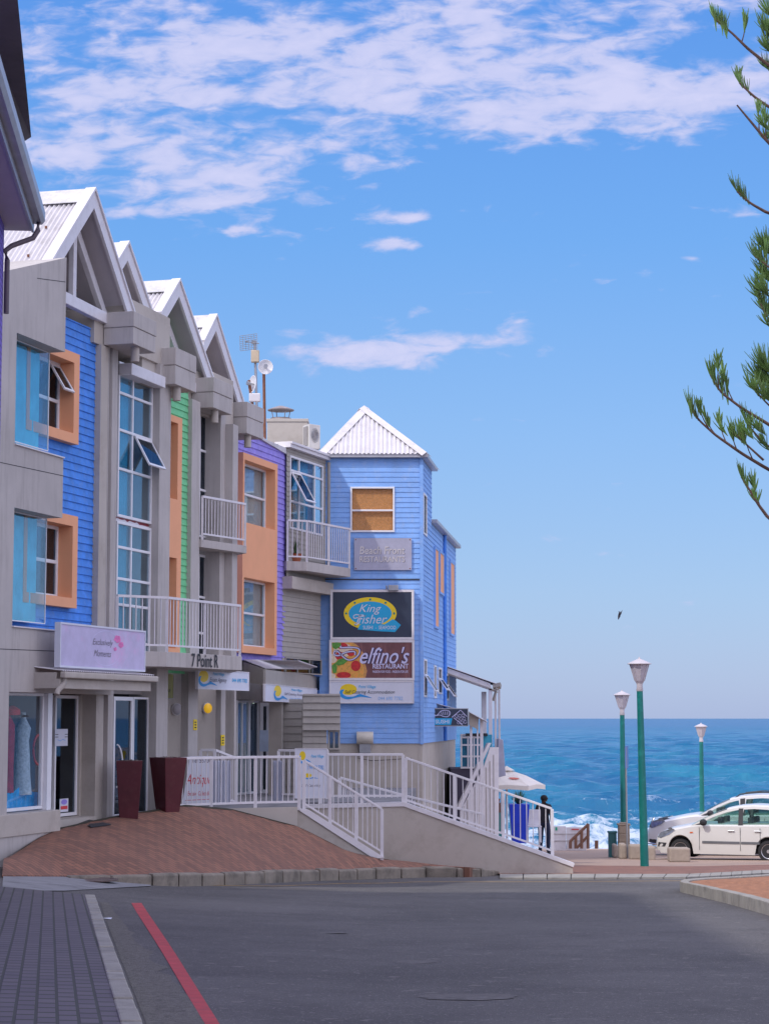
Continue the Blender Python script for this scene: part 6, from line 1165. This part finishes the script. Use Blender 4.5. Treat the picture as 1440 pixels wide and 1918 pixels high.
def block(x0, x1, yt, yb, d, lab, rnd=.05):
    f_ = Fr((D(x0, 1346, d).x, d), (1, 0)); u1 = f_.u(x1, 1600); z1, z0 = f_.z(x0, yt), f_.z(x0, yb)-.05; b = MB(); b.fbox(f_, 0, u1, -.45, 0, z0, z1)
    obj('concrete_bollard', b, M['cblk'], label=lab, cat='concrete block', bevel=rnd, group='concrete blocks on the promenade')
block(1146, 1157, 1582, 1604, 55.5, 'leftmost concrete block of the row, left of the sign pole'); block(1158, 1174, 1581, 1607, 54.5, 'concrete block directly behind the foot of the sign pole'); block(1177, 1206, 1583, 1608, 54, 'long concrete block just left of the tallest lamp post'); block(1206, 1228, 1586, 1611, 53.2, 'concrete block just right of the tallest lamp post'); block(1250, 1293, 1589, 1612, 51.0, 'low wide concrete block before the front wheel of the white hatchback', .04)
# ================================================================== CARS
def car(root, L_, sect, paint, H, W, wheels, wr, arch):
    """sect: list of (x, z_bottom, z_shoulder, halfwidth factor)"""
    b = MB(); ring = []
    for x, zb_, zs, hw in sect:
        w = W/2*hw; ring.append([(x, -w*.86, zb_), (x, -w*.98, zb_+.12), (x, -w, zb_+(zs-zb_)*.45), (x, -w*.985, zb_+(zs-zb_)*.72), (x, -w*.93, zs-.03), (x, -w*.80, zs), (x, 0, zs+.025), (x, w*.80, zs), (x, w*.93, zs-.03), (x, w*.985, zb_+(zs-zb_)*.72), (x, w, zb_+(zs-zb_)*.45), (x, w*.98, zb_+.12), (x, w*.86, zb_)])
    return ring
def hatch(name, label, org, yaw, paintm, scale=1., suv=False, zs_=1.):
    T = Matrix.Translation(org) @ Matrix.Rotation(yaw, 4, 'Z') @ Matrix.Diagonal((scale, scale, scale*zs_, 1))
    t = thing(name, label, 'car', org); X = lambda p: T @ Vector(p)
    L_, W, H = (3.85, 1.66, 1.45) if not suv else (4.6, 1.85, 1.78)
    k = L_/3.85; g = .20 if not suv else .30
    wr = .30 if not suv else .37; wx = (.74*k, 3.22*k); sh = .93 if not suv else 1.12
    def shoulder(x):      # height of the shoulder line along the car
        P = [(0, .58), (.06, .66), (.35, .79), (.95, .905), (1.25, .945), (2.2, .955), (3.3, .97), (3.7, .96), (3.85, .86)]
        x /= k
        for (a, c), (e, f) in zip(P, P[1:]):
            if x <= e: return (c+(f-c)*(x-a)/(e-a))*sh/.93
        return P[-1][1]*sh/.93
    def halfw(x):
        x /= k; return W/2*(.72+.28*min(1, (max(0, x)/.5)**.5) if x < .5 else 1.0-(.10*((x-3.3)/.55)**2 if x > 3.3 else 0))
    xs = [L_*i/76 for i in range(77)]; b = MB(); R = []; ar = wr+.055
    for x in xs:
        w = halfw(x); zs = shoulder(x); zb_ = g
        if x < .12*k: zb_ = g+.06
        low = zb_
        for c_ in wx:
            if abs(x-c_) < ar: low = max(low, wr+math.sqrt(ar*ar-(x-c_)**2))
        z2 = max(low+.02, zb_+(zs-zb_)*.30); z3 = max(low+.04, zb_+(zs-zb_)*.62)
        prof = [(-w*.97, low), (-w*1.0, z2), (-w*.995, z3), (-w*.965, zs-.045), (-w*.90, zs-.005), (-w*.5, zs+.035), (0, zs+.05)]
        R.append([X((x, y, z)) for y, z in prof]+[X((x, -y, z)) for y, z in prof[:-1][::-1]])
    n = len(R[0]); b.add([p for r in R for p in r], [(i*n+j, i*n+j+1, (i+1)*n+j+1, (i+1)*n+j) for i in range(len(R)-1) for j in range(n-1)]+[tuple(range(n)), tuple((len(R)-1)*n+j for j in range(n))[::-1]])
    body = obj('body', b, paintm, t, smooth=True)
    # greenhouse roof: profile
    rp = [(1.03, .93), (1.35, 1.09), (1.70, 1.245), (2.05, 1.36), (2.4, 1.425), (2.8, 1.45), (3.2, 1.435), (3.45, 1.37), (3.6, 1.22), (3.75, .97)]
    if suv: rp = [(1.28, 1.12), (1.53, 1.27), (1.82, 1.44), (2.12, 1.58), (2.45, 1.66), (2.9, 1.70), (3.3, 1.69), (3.58, 1.62), (3.70, 1.42), (3.79, 1.15)]
    rp = [(x*k, z) for x, z in rp]; belt = sh
    def hw2(z): return W/2*(.93-.17*(z-belt)/(H-belt))
    b = MB(); rr_ = []
    for x, z in rp: w = hw2(z); rr_.append([X((x, -w, z-.035)), X((x, -w*.93, z-.005)), X((x, -w*.5, z+.015)), X((x, 0, z+.02)), X((x, w*.5, z+.015)), X((x, w*.93, z-.005)), X((x, w, z-.035))])
    i0, i1 = 3, 7
    b.add([p for r in rr_[i0:i1+1] for p in r], [(i*7+j, i*7+j+1, (i+1)*7+j+1, (i+1)*7+j) for i in range(i1-i0) for j in range(6)]); obj('roof', b, paintm, t, smooth=True, kind='open')
    b = MB(); b.add([p for r in rr_[:i0+1] for p in r[1:6]], [(i*5+j, i*5+j+1, (i+1)*5+j+1, (i+1)*5+j) for i in range(i0) for j in range(4)]); obj('windscreen', b, M['carglass'], t, smooth=True, kind='open')
    b = MB(); b.add([p for r in rr_[i1:] for p in r[1:6]], [(i*5+j, i*5+j+1, (i+1)*5+j+1, (i+1)*5+j) for i in range(len(rr_)-1-i1) for j in range(4)]); obj('rear_window', b, M['carglass'], t, smooth=True, kind='open')
    def zr(x):
        for (a, c), (e, f) in zip(rp, rp[1:]):
            if x <= e: return c+(f-c)*(x-a)/(e-a)
        return rp[-1][1]
    xa, xb, xc, xd = rp[0][0]+.28*k, 2.40*k, 2.49*k, 3.22*k
    for sgn in (-1, 1):
        def side(z): return sgn*hw2(z)
        def pg(pts, m, nm, par=t, th=.0): 
            B = MB(); B.add([X((x, side(z)+sgn*th, z)) for x, z in pts], [tuple(range(len(pts)))]); return obj(nm, B, m, par, kind='open')
        # pillars skin
        outline = [(x, z-.035) for x, z in rp]; low_ = [(rp[-1][0], belt-.04), (rp[0][0], belt-.04)]
        inner_f = [(xa, belt+.03)]+[(x, zr(x)-.10) for x in [xa+.14*k+(xb-xa-.14*k)*i/5 for i in range(6)]]+[(xb, belt+.02)]
        inner_r = [(xc, belt+.02)]+[(x, zr(x)-.10) for x in [xc+(xd-xc)*i/5 for i in range(6)]]+[(xd+.12*k, belt+.03)]
        # sill-to-roof skin as strips around the windows
        B = MB()
        up_ = [(x, zr(x)-.035) for x in [rp[0][0]+(rp[-1][0]-rp[0][0])*i/40 for i in range(41)]]
        def lowz(x):
            if xa < x < xb or xc < x < xd+.12*k:
                return max(belt, zr(x)-.10)
            return belt-.04
        lo_ = [(x, min(z, lowz(x))) for x, z in up_]
        B.add([X((x, side(z), z)) for x, z in up_]+[X((x, side(z), z)) for x, z in lo_], [(i, i+1, 42+i, 41+i) for i in range(40)]); obj('side_frame', B, paintm if not suv else paintm, t, smooth=True, kind='open')
        for nm_, xs0, xs1 in (('side_window', xa, xb), ('side_window', xc, xd+.12*k)):
            q = [xs0+(xs1-xs0)*i/8 for i in range(9)]; B = MB(); B.add([X((x, side(zr(x)-.09)-sgn*.012, max(belt, zr(x)-.09))) for x in q]+[X((x, side(belt)-sgn*.012, belt-.03)) for x in q], [(i, i+1, 10+i, 9+i) for i in range(8)]); obj(nm_, B, M['carglass'], t, kind='open')
        pg([(xb-.02, belt-.02), (xb-.02, zr(xb)-.07), (xc+.02, zr(xc)-.07), (xc+.02, belt-.02)], M['text'], 'pillar', th=.004)
        pg([(xa-.16*k, belt), (xa+.0, zr(xa)-.09), (xa+.10, belt+.10), (xa+.08, belt)], M['text'], 'quarter_trim', th=.004)
        # door lines, handles, moulding
        B = MB()
        for xl in (xa-.02, (xb+xc)/2, 3.0*k):
            B.add([X((xl-.006, sgn*(halfw(xl)+.002), belt-.05)), X((xl+.006, sgn*(halfw(xl)+.002), belt-.05)), X((xl+.006, sgn*(halfw(xl)+.004), .30)), X((xl-.006, sgn*(halfw(xl)+.004), .30))], [(0, 1, 2, 3)])
        obj('door_gap', B, M['text'], t, kind='open')
        for xh in ((xb-.30*k), (3.02*k-.18)): B = MB(); B.tube([X((xh, sgn*(W/2+.015), belt-.13)), X((xh+.18, sgn*(W/2+.015), belt-.13))], .02*scale, 6); obj('door_handle', B, M['metal'] if not suv else paintm, t, smooth=True)
        if not suv:
            for x0_, x1_ in ((xa+.06, (xb+xc)/2-.02), ((xb+xc)/2+.02, 2.98*k)): B = MB(); B.box8([X(p) for p in ((x0_, sgn*(W/2-.01), .47), (x1_, sgn*(W/2-.01), .47), (x1_, sgn*(W/2-.01), .53), (x0_, sgn*(W/2-.01), .53), (x0_, sgn*(W/2+.015), .47), (x1_, sgn*(W/2+.015), .47), (x1_, sgn*(W/2+.015), .53), (x0_, sgn*(W/2+.015), .53))]); obj('side_moulding', B, M['trimgrey'], t)
        # mirror
        mx_ = xa+.12; B = MB(); B.lathe(X((mx_, sgn*(W/2+.10), belt+.07)), [(.03, -.10), (.085, -.05), (.09, .05), (.04, .10)], 10, ax=(T.to_3x3() @ Vector((0, 1, 0)))); obj('mirror', B, M['black'] if not suv else M['text'], t, smooth=True)
        # headlamp
        hx = [(.05, .60), (.16, .72), (.50, .83), (.60, .80), (.42, .68), (.16, .58)] if not suv else [(.06, .74), (.12, .88), (.42, .98), (.50, .90), (.36, .80), (.14, .72)]
        B = MB(); B.add([X((x*k, sgn*(halfw(x*k)+.006), z*sh/.93*(1 if not suv else .88))) for x, z in hx], [tuple(range(len(hx)))]); obj('headlight', B, M['headl'], t, kind='open')
        B = MB(); B.add([X((x, sgn*(halfw(x)+.006), z)) for x, z in ((.80*k+.22, .72), (.80*k+.31, .725), (.80*k+.31, .755), (.80*k+.22, .75))], [(0, 1, 2, 3)]); obj('indicator', B, M['amber'], t, kind='open')
        B = MB(); B.add([X((x, sgn*(halfw(x)+.008), z)) for x, z in ((.06, .36), (.28, .36), (.34, .46), (.08, .47))], [(0, 1, 2, 3)]); obj('fog_lamp', B, M['text'], t, kind='open')
        for wxx in wx:
            ax = T.to_3x3() @ Vector((0, sgn, 0)); ax.normalize(); cw = X((wxx, sgn*(W/2-.20), wr)); s = scale
            B = MB(); B.lathe(cw, [(wr*.62*s, .0), (wr*.97*s, .0), (wr*s, .03*s), (wr*s, .15*s), (wr*.95*s, .185*s), (wr*.72*s, .19*s), (wr*.66*s, .17*s)], 32, ax=ax); wh = obj('wheel', B, M['black'], t, smooth=True)
            B = MB(); B.lathe(cw, [(wr*.66*s, .16*s), (wr*.67*s, .178*s), (wr*.60*s, .165*s), (wr*.58*s, .12*s)], 32, ax=ax)
            a_ = ax.cross(Vector((0, 0, 1))).normalized(); c_ = Vector((0, 0, 1))
            for q in range(7):
                an = q*2*math.pi/7+.3; d0 = a_*math.cos(an)+c_*math.sin(an); d1 = ax.cross(d0); hh = .045*s
                B.prism([cw+ax*.14*s+d0*.03*s-d1*hh, cw+ax*.14*s+d0*.03*s+d1*hh, cw+ax*.145*s+d0*wr*.62*s+d1*hh*1.25, cw+ax*.145*s+d0*wr*.62*s-d1*hh*1.25], ax*.022*s)
            B.lathe(cw+ax*.14*s, [(.055*s, 0), (.05*s, .035*s)], 14, ax=ax); obj('rim', B, M['rim'], wh)
            B = MB(); B.lathe(cw, [(wr*.6*s, .02*s), (wr*.6*s, .06*s)], 20, ax=ax); obj('brake_disc', B, M['text'], wh)
    # underbody, arches
    B = MB(); B.box8([X(p) for p in ((.35, -W/2+.2, g+.02), (L_-.3, -W/2+.2, g+.02), (L_-.3, W/2-.2, g+.02), (.35, W/2-.2, g+.02), (.35, -W/2+.22, belt-.1), (L_-.3, -W/2+.22, belt-.1), (L_-.3, W/2-.22, belt-.1), (.35, W/2-.22, belt-.1))]); obj('underbody', B, M['black'], t)
    B = MB(); B.box8([X(p) for p in ((.02, -.35*W, g+.12), (.3, -.35*W, g+.12), (.3, .35*W, g+.12), (.02, .35*W, g+.12), (.0, -.33*W, g+.26), (.3, -.33*W, g+.26), (.3, .33*W, g+.26), (.0, .33*W, g+.26))]); obj('grille', B, M['text'], t)
    # seats
    for xq in (1.75*k, 2.6*k):
        for sy in (-.36, .36): B = MB(); B.box8([X((xq+a, sy+c, e)) for e in (belt-.25, belt+.20) for a, c in ((0, -.2), (.12, -.2), (.12, .2), (0, .2))]); obj('seat', B, M['seat'], t, bevel=.03)
    if suv:
        B = MB(); P_ = [X(p) for p in ((-.06, -.78, .98), (-.13, -.78, .85), (-.14, -.78, .50), (-.02, -.80, .38), (.28, -.86, .34))]; B.tube(P_, .028, 8); B.tube([X((-.14, -.78, .55)), X((-.14, .78, .55))], .028, 8); B.tube([X(p) for p in ((-.06, .78, .98), (-.13, .78, .85), (-.14, .78, .50), (-.02, .8, .38), (.28, .86, .34))], .028, 8); obj('bull_bar', B, M['chrome'], t, smooth=True)
        for sy in (-.62, .62): B = MB(); B.tube([X((2.25*k, sy, 1.60)), X((2.38*k, sy, 1.70)), X((2.8*k, sy, 1.75)), X((3.3*k, sy, 1.745)), X((3.45*k, sy, 1.66))], .02, 6); obj('roof_rail', B, M['text'], t)
    return t
M['carglass'] = glass('car_glass', (.55, .72, .66), .05); M['rim'] = mat('alloy_rim', (.55, .55, .57), .3, .05, metal=.7); M['headl'] = mat('headlight_lens', (.32, .36, .42), .12, .4, 14, metal=.5, coat=.6); M['amber'] = mat('amber_lens', (.7, .13, .02), .4)
M['trimgrey'] = mat('grey_moulding', (.13, .135, .145), .5); M['seat'] = mat('seat_fabric', (.10, .10, .11), .9); M['chrome'] = mat('chrome_bar', (.8, .8, .82), .12, metal=1.)
wp_ = mat('white_car_paint', (.66, .645, .60), .32, .02, coat=.7); sp2 = mat('silver_car_paint', (.72, .71, .70), .28, .03, metal=.08, coat=.7)
def onprom(px, d): p = D(px, 1346, d); return Vector((p.x, d, zg(p.x, d)+.034))
hatch('parked_car', 'white five-door hatchback with grey side moulding, parked behind the low concrete block', onprom(1236, 54.6), math.radians(-22), wp_, .93, zs_=1.10)
hatch('parked_car', 'silver four-wheel-drive with chrome nudge bar and roof rails, behind the white hatchback', onprom(1217, 60.0), math.radians(-18), sp2, .95, suv=True, zs_=1.12)
# ================================================================== PERSON
def person(base, h, yaw):
    t = thing('person', 'person in dark jacket and navy trousers standing at the lower end of the railing', 'person', base); s = h/1.75
    pts = {'pel': (0, 0, .96), 'wst': (0, .0, 1.10), 'chs': (0, .0, 1.32), 'nck': (0, .01, 1.50), 'hd0': (0, .03, 1.58), 'hd1': (0, .035, 1.66), 'hd2': (0, .03, 1.73),
           'lh': (-.10, 0, .90), 'lk': (-.11, .02, .50), 'la': (-.12, -.02, .09), 'lt': (-.13, .13, .035), 'rh': (.10, 0, .90), 'rk': (.12, .03, .50), 'ra': (.13, 0, .09), 'rt': (.15, .15, .035),
           'ls': (-.19, 0, 1.42), 'le': (-.25, -.03, 1.14), 'lw': (-.22, .12, .93), 'rs': (.19, 0, 1.42), 're': (.25, -.04, 1.15), 'rw': (.20, .10, .95)}
    rad = {'pel': .15, 'wst': .135, 'chs': .165, 'nck': .06, 'hd0': .075, 'hd1': .10, 'hd2': .075, 'lh': .10, 'lk': .07, 'la': .052, 'lt': .045, 'rh': .10, 'rk': .07, 'ra': .052, 'rt': .045, 'ls': .075, 'le': .055, 'lw': .036, 'rs': .075, 're': .055, 'rw': .036}
    ed = [('pel', 'wst'), ('wst', 'chs'), ('chs', 'nck'), ('nck', 'hd0'), ('hd0', 'hd1'), ('hd1', 'hd2'), ('pel', 'lh'), ('lh', 'lk'), ('lk', 'la'), ('la', 'lt'), ('pel', 'rh'), ('rh', 'rk'), ('rk', 'ra'), ('ra', 'rt'), ('chs', 'ls'), ('ls', 'le'), ('le', 'lw'), ('chs', 'rs'), ('rs', 're'), ('re', 'rw')]
    R = Matrix.Rotation(yaw, 3, 'Z')
    def skin(name, keys, m, rmul=1., extra=()):
        ks = list(keys); me = bpy.data.meshes.new(name); me.from_pydata([R @ Vector(pts[k])*s for k in ks], [(ks.index(a), ks.index(c)) for a, c in ed if a in ks and c in ks], [])
        o = bpy.data.objects.new(name, me); COL.objects.link(o); md = o.modifiers.new('skin', 'SKIN'); md.use_smooth_shade = True
        for i, k in enumerate(ks): v = me.skin_vertices[0].data[i]; v.radius = (rad[k]*rmul*s, rad[k]*rmul*s*(.72 if k in ('chs', 'wst', 'pel') else 1)); v.use_root = (i == 0)
        md2 = o.modifiers.new('sub', 'SUBSURF'); md2.levels = md2.render_levels = 2; me.materials.append(m); o.parent = t; ORG[o] = ORG[t]; return o
    bm_ = mat('person_skin_and_clothes', (.02, .02, .03), .85, .3, 8); tt = bm_.node_tree; tcn = tt.nodes.new('ShaderNodeTexCoord'); sx_ = tt.nodes.new('ShaderNodeSeparateXYZ'); tt.links.new(tcn.outputs['Object'], sx_.inputs[0]); dv = tt.nodes.new('ShaderNodeMath'); dv.operation = 'DIVIDE'; dv.inputs[1].default_value = 2.; tt.links.new(sx_.outputs[2], dv.inputs[0])
    rm = tt.nodes.new('ShaderNodeValToRGB'); rm.color_ramp.interpolation = 'CONSTANT'; tt.links.new(dv.outputs[0], rm.inputs[0]); e_ = rm.color_ramp.elements; e_[0].color = (.014, .02, .055, 1); e_[1].position = .94*s/2; e_[1].color = (.016, .015, .026, 1); e3 = rm.color_ramp.elements.new(1.50*s/2); e3.color = (.07, .035, .025, 1); tt.links.new(rm.outputs[0], tt.nodes['Principled BSDF'].inputs['Base Color'])
    skm = mat('dark_skin', (.07, .035, .025), .6)
    body = skin('body', list(pts), bm_, 1.08)
    # hands with five fingers each
    for sgn, k in ((-1, 'lw'), (1, 'rw')):
        w = Vector(pts[k]); b = MB()
        palm = [w, w+Vector((0, .03, -.05)), w+Vector((0, .055, -.085))]; b.tube([R @ p*s for p in palm], [.026*s, .034*s, .030*s], 8)
        for f in range(4): q = w+Vector(((f-1.5)*.018, .055, -.085)); b.tube([R @ p*s for p in (q, q+Vector((0, .025, -.04-.006*(f in (1, 2)))), q+Vector((0, .03, -.07-.012*(f in (1, 2)))))], [.009*s, .0085*s, .007*s], 6)
        q = w+Vector((-sgn*.03, .03, -.045)); b.tube([R @ p*s for p in (q, q+Vector((-sgn*.018, .03, -.03)), q+Vector((-sgn*.018, .04, -.055)))], [.011*s, .010*s, .008*s], 6)
        b.v = [tuple(Vector(v)+ORG[t]) for v in b.v]; obj('hand', b, skm, t, smooth=True)
    b = MB(); hc = R @ Vector((0, .015, 1.675))*s+ORG[t]; b.lathe(hc-Vector((0, 0, .05*s)), [(.03*s, -.04*s), (.093*s, -.01*s), (.106*s, .05*s), (.09*s, .10*s), (.05*s, .128*s), (.008, .135*s)], 20); obj('hair', b, mat('black_hair', (.008, .007, .010), .8), t, smooth=True)
    b = MB(); fc = R @ Vector((0, .125, 1.65))*s+ORG[t]; b.lathe(fc-Vector((0, 0, .015)), [(.006, 0), (.014, .01), (.007, .04)], 8); obj('nose', b, skm, t, smooth=True)
    b = MB()
    for sg in (-1, 1): b.lathe(R @ Vector((sg*.1, .035, 1.65))*s+ORG[t], [(.012, -.025*s), (.02*s, 0), (.012*s, .03*s)], 8)
    obj('ear', b, skm, t, smooth=True)
    for sg, k in ((-1, 'lt'), (1, 'rt')): p = R @ (Vector(pts[k])+Vector((0, -.06, -.03)))*s+ORG[t]; b = MB(); d_ = R @ Vector((.05*sg, 1, 0)); b.tube([p-d_*.12+Vector((0, 0, .04)), p+Vector((0, 0, .045)), p+d_*.13+Vector((0, 0, .03))], [.04*s, .05*s, .035*s], 10); obj('shoe', b, M['black'], t, smooth=True)
pb = D(1019, 1598, 60); pb.z = zg(pb.x, 60)+.034; person(pb, 1.72, math.radians(-25))
# ================================================================== BIRD
bd = D(1160, 1152, 45); t = thing('bird', 'dark gull in flight with raised wings against the pale sky', 'bird', bd); M['bird'] = mat('dark_feathers', (.05, .05, .07), .8)
b = MB(); b.tube([bd+Vector((-.03, .0, -.10)), bd+Vector((-.01, 0, -.03)), bd+Vector((0, 0, .02)), bd+Vector((.01, 0, .08))], [.008, .028, .026, .008], 8); obj('body', b, M['bird'], t, smooth=True)
for sg in (-1, 1):
    b = MB(); r0 = bd+Vector((.005*sg, 0, .01)); b.add([r0+Vector((0, 0, .03)), r0+Vector((sg*.03, -.12, .07)), r0+Vector((sg*.035, -.27, .10 if sg > 0 else .06)), r0+Vector((sg*.02, -.13, .0)), r0+Vector((0, 0, -.03))], [(0, 1, 3, 4), (1, 2, 3)]); q = Matrix.Rotation(math.radians(25*sg), 4, 'X'); obj('wing', b, M['bird'], t, kind='open')
# ================================================================== LITTER
cn_ = G(303, 1657, .0); t = thing('crushed_can', 'crushed bright red drink can in the gutter at the start of the yellow line', 'can', cn_); b = MB(); b.lathe(cn_+Vector((-.07, 0, .045)), [(.03, 0), (.04, .012), (.038, .05), (.034, .08), (.04, .11), (.03, .135)], 14, ax=(1, .2, .05)); obj('body', b, mat('red_can', (.75, .015, .03), .35), t, smooth=True)
b = MB(); b.lathe(cn_+Vector((-.085, 0, .045)), [(.03, 0), (.033, .014)], 12, ax=(1, .2, .05)); obj('lid', b, M['chrome'], t)
for i, (x, y, lb) in enumerate([(200, 1722, 'white scrap of paper lying against the kerb of the dark pavement')]): p = G(x, y, .01); b = MB(); b.add([p+Vector((-.05, 0, .01)), p+Vector((.05, -.02, .0)), p+Vector((.05, .05, .012)), p+Vector((-.02, .05, .0))], [(0, 1, 2, 3)]); obj('paper_scrap', b, M['signw'], label=lb, cat='litter', kind='open')
# ================================================================== NORFOLK PINE
TD = 25.0; tb = Vector((6.55, TD, zg(6.5, TD)+.15)); tr = thing('pine_tree', 'tall island pine with upswept tufted branches entering from the right edge', 'tree', tb); M['bark'] = mat('pine_bark', (.11, .065, .05), .9, .3, 5, .5, 30); M['needle'] = mat('pine_foliage', (.11, .215, .05), .55, .5, 3.5, stain=(.16, .12, .05), stscale=6, stamt=.5)
b = MB(); b.tube([tb-Vector((0, 0, .3))]+[tb+Vector((.05*math.sin(i*1.3), .04*math.cos(i), i*1.3)) for i in range(1, 13)], [.26-.018*i for i in range(13)], 12); obj('trunk', b, M['bark'], tr, smooth=True)
BR, FO = MB(), MB(); rr = random.Random(11)
def finger(p, dr, L_, r=.0052):
    """one cord-like leafy twig, curving upwards"""
    dr = Vector(dr).normalized(); q = [p]
    for i in range(3): dr = (dr+Vector((0, 0, .22))).normalized(); q.append(q[-1]+dr*L_/3)
    FO.tube(q, [r, r*1.15, r, r*.45], 4, False)
def tuft(p, axis, n=12, L_=.22, spread=.55, r=.0052):
    axis = Vector(axis).normalized()
    for i in range(int(n*1.9)):
        o = Vector((rr.gauss(0, spread), rr.gauss(0, spread), rr.gauss(0, spread*.6))); finger(p+axis*rr.uniform(-.10, .03), (axis*.9+o+Vector((0, 0, .35))), L_*rr.uniform(.7, 1.15), r)
def branch(pts, r0=.022, r1=.010, tip=14, side=(), sideL=.3, tl=.24):
    P = [Vector(p) for p in pts]; Q = []
    for i in range(len(P)-1):
        for k in range(5): Q.append(P[i].lerp(P[i+1], k/5))
    Q.append(P[-1]); Q = [Q[0]]+[(Q[i-1]+Q[i]*2+Q[i+1])/4 for i in range(1, len(Q)-1)]+[Q[-1]]
    BR.tube(Q, [r0+(r1-r0)*i/(len(Q)-1) for i in range(len(Q))], 6)
    ax = (Q[-1]-Q[-4]).normalized()
    if tip:
        for j in range(4): tuft(Q[-1]-ax*.045*j, ax+Vector((0, 0, .5)), tip//3+1, tl*(1-.05*j), .28)
    for s_ in side:
        i = int(s_*(len(Q)-1)); p = Q[i]; dd = Vector((rr.uniform(-.5, .3), rr.uniform(-.8, .8), rr.uniform(.7, 1.1))).normalized(); e = p+dd*sideL*rr.uniform(.6, 1.1); BR.tube([p, p.lerp(e, .5)+Vector((0, 0, -.02)), e], [r1*.9, r1*.7, r1*.6], 5); tuft(e, dd+Vector((0, 0, .4)), 9, tl*.75, .35, .009)
def PB(l, dd=0.): return [D(x, y, TD+dd) for x, y in l]
tx = lambda z: Vector((tb.x, TD, z))
R_ = [([(1560, 205), (1440, 122), (1400, 90), (1372, 62), (1340, 36)], .0, 16, (.62,)), ([(1560, 260), (1440, 200), (1412, 180), (1385, 155)], .3, 6, (.8,)), ([(1560, 380), (1440, 268), (1410, 232), (1380, 196)], -.2, 0, (.55, .45)), ([(1560, 420), (1440, 400), (1405, 380), (1380, 358)], .1, 14, ()),
      ([(1600, 900), (1440, 795), (1390, 765), (1350, 735), (1330, 702)], 0, 16, (.80, .72, .64)), ([(1600, 960), (1440, 880), (1390, 850), (1340, 815), (1310, 788), (1291, 762)], .1, 14, (.35, .45, .55, .62, .7)), ([(1600, 1080), (1440, 972), (1420, 945), (1402, 915), (1388, 893)], -.1, 12, (.45, .4))]
for l, dd, tp, sd in R_: P = PB(l, dd); branch(P, .026, .010, tp, sd)
for (x, y, n_, L_) in ((1340, 45, 10, .24), (1352, 52, 10, .22), (1360, 58, 9, .2), (1336, 708, 8, .25), (1352, 735, 9, .24), (1362, 745, 9, .24), (1294, 770, 8, .2)):
    tuft(D(x, y, TD), (-.1, 0, 1), n_, L_, .16)
for (x, y, n_, L_) in ((1438, 60, 30, .26), (1446, 30, 26, .3), (1442, 95, 26, .25), (1436, 128, 14, .2), (1432, 235, 16, .2), (1436, 262, 16, .2), (1437, 470, 40, .30), (1424, 490, 26, .28), (1436, 520, 40, .28), (1432, 548, 24, .25), (1425, 560, 16, .22), (1436, 585, 24, .25), (1440, 610, 18, .22), (1434, 690, 40, .34), (1424, 712, 28, .28), (1440, 720, 40, .3), (1412, 728, 18, .22), (1436, 745, 20, .25), (1400, 812, 14, .2), (1380, 818, 14, .18), (1352, 806, 10, .14), (1414, 800, 12, .18), (1432, 835, 16, .2), (1424, 806, 14, .2)):
    tuft(D(x, y, TD+rr.uniform(-.3, .3)), (-.5, 0, .5), n_, L_, .55)
for l in (((1500, 520), (1436, 545), (1412, 540)), ((1500, 640), (1440, 600), (1420, 560)), ((1500, 800), (1440, 760), (1405, 720)), ((1500, 560), (1440, 500), (1412, 478)), ((1480, 860), (1430, 830), (1400, 795), (1393, 780)), ((1430, 862), (1395, 830), (1372, 808)), ((1500, 160), (1440, 90), (1425, 50))): branch(PB(l), .016, .007, 8, (.6,), .15)
# the rest of the whorls, outside the picture
for k in range(13):
    z = tb.z+3.0+k*.95
    for j in range(6):
        a = j*math.pi/3+k*.5; dv = Vector((math.cos(a), math.sin(a), 0)); Ln = 2.3-.09*k
        if dv.x < -.25 and abs(dv.y) < .97: Ln = min(Ln, .95)
        if tb.x+dv.x*Ln < 4.75+abs(dv.y)*.4: Ln = (4.9-tb.x)/dv.x if dv.x < 0 else Ln
        c0 = tx(z); branch([c0, c0+dv*Ln*.5+Vector((0, 0, -.05)), c0+dv*Ln*.85+Vector((0, 0, .12)), c0+dv*Ln+Vector((0, 0, .3))], .03, .012, 9, (.5, .65, .8), .3)
obj('branches', BR, M['bark'], tr, smooth=True, kind='open'); obj('crown', FO, M['needle'], tr, smooth=True, kind='open')
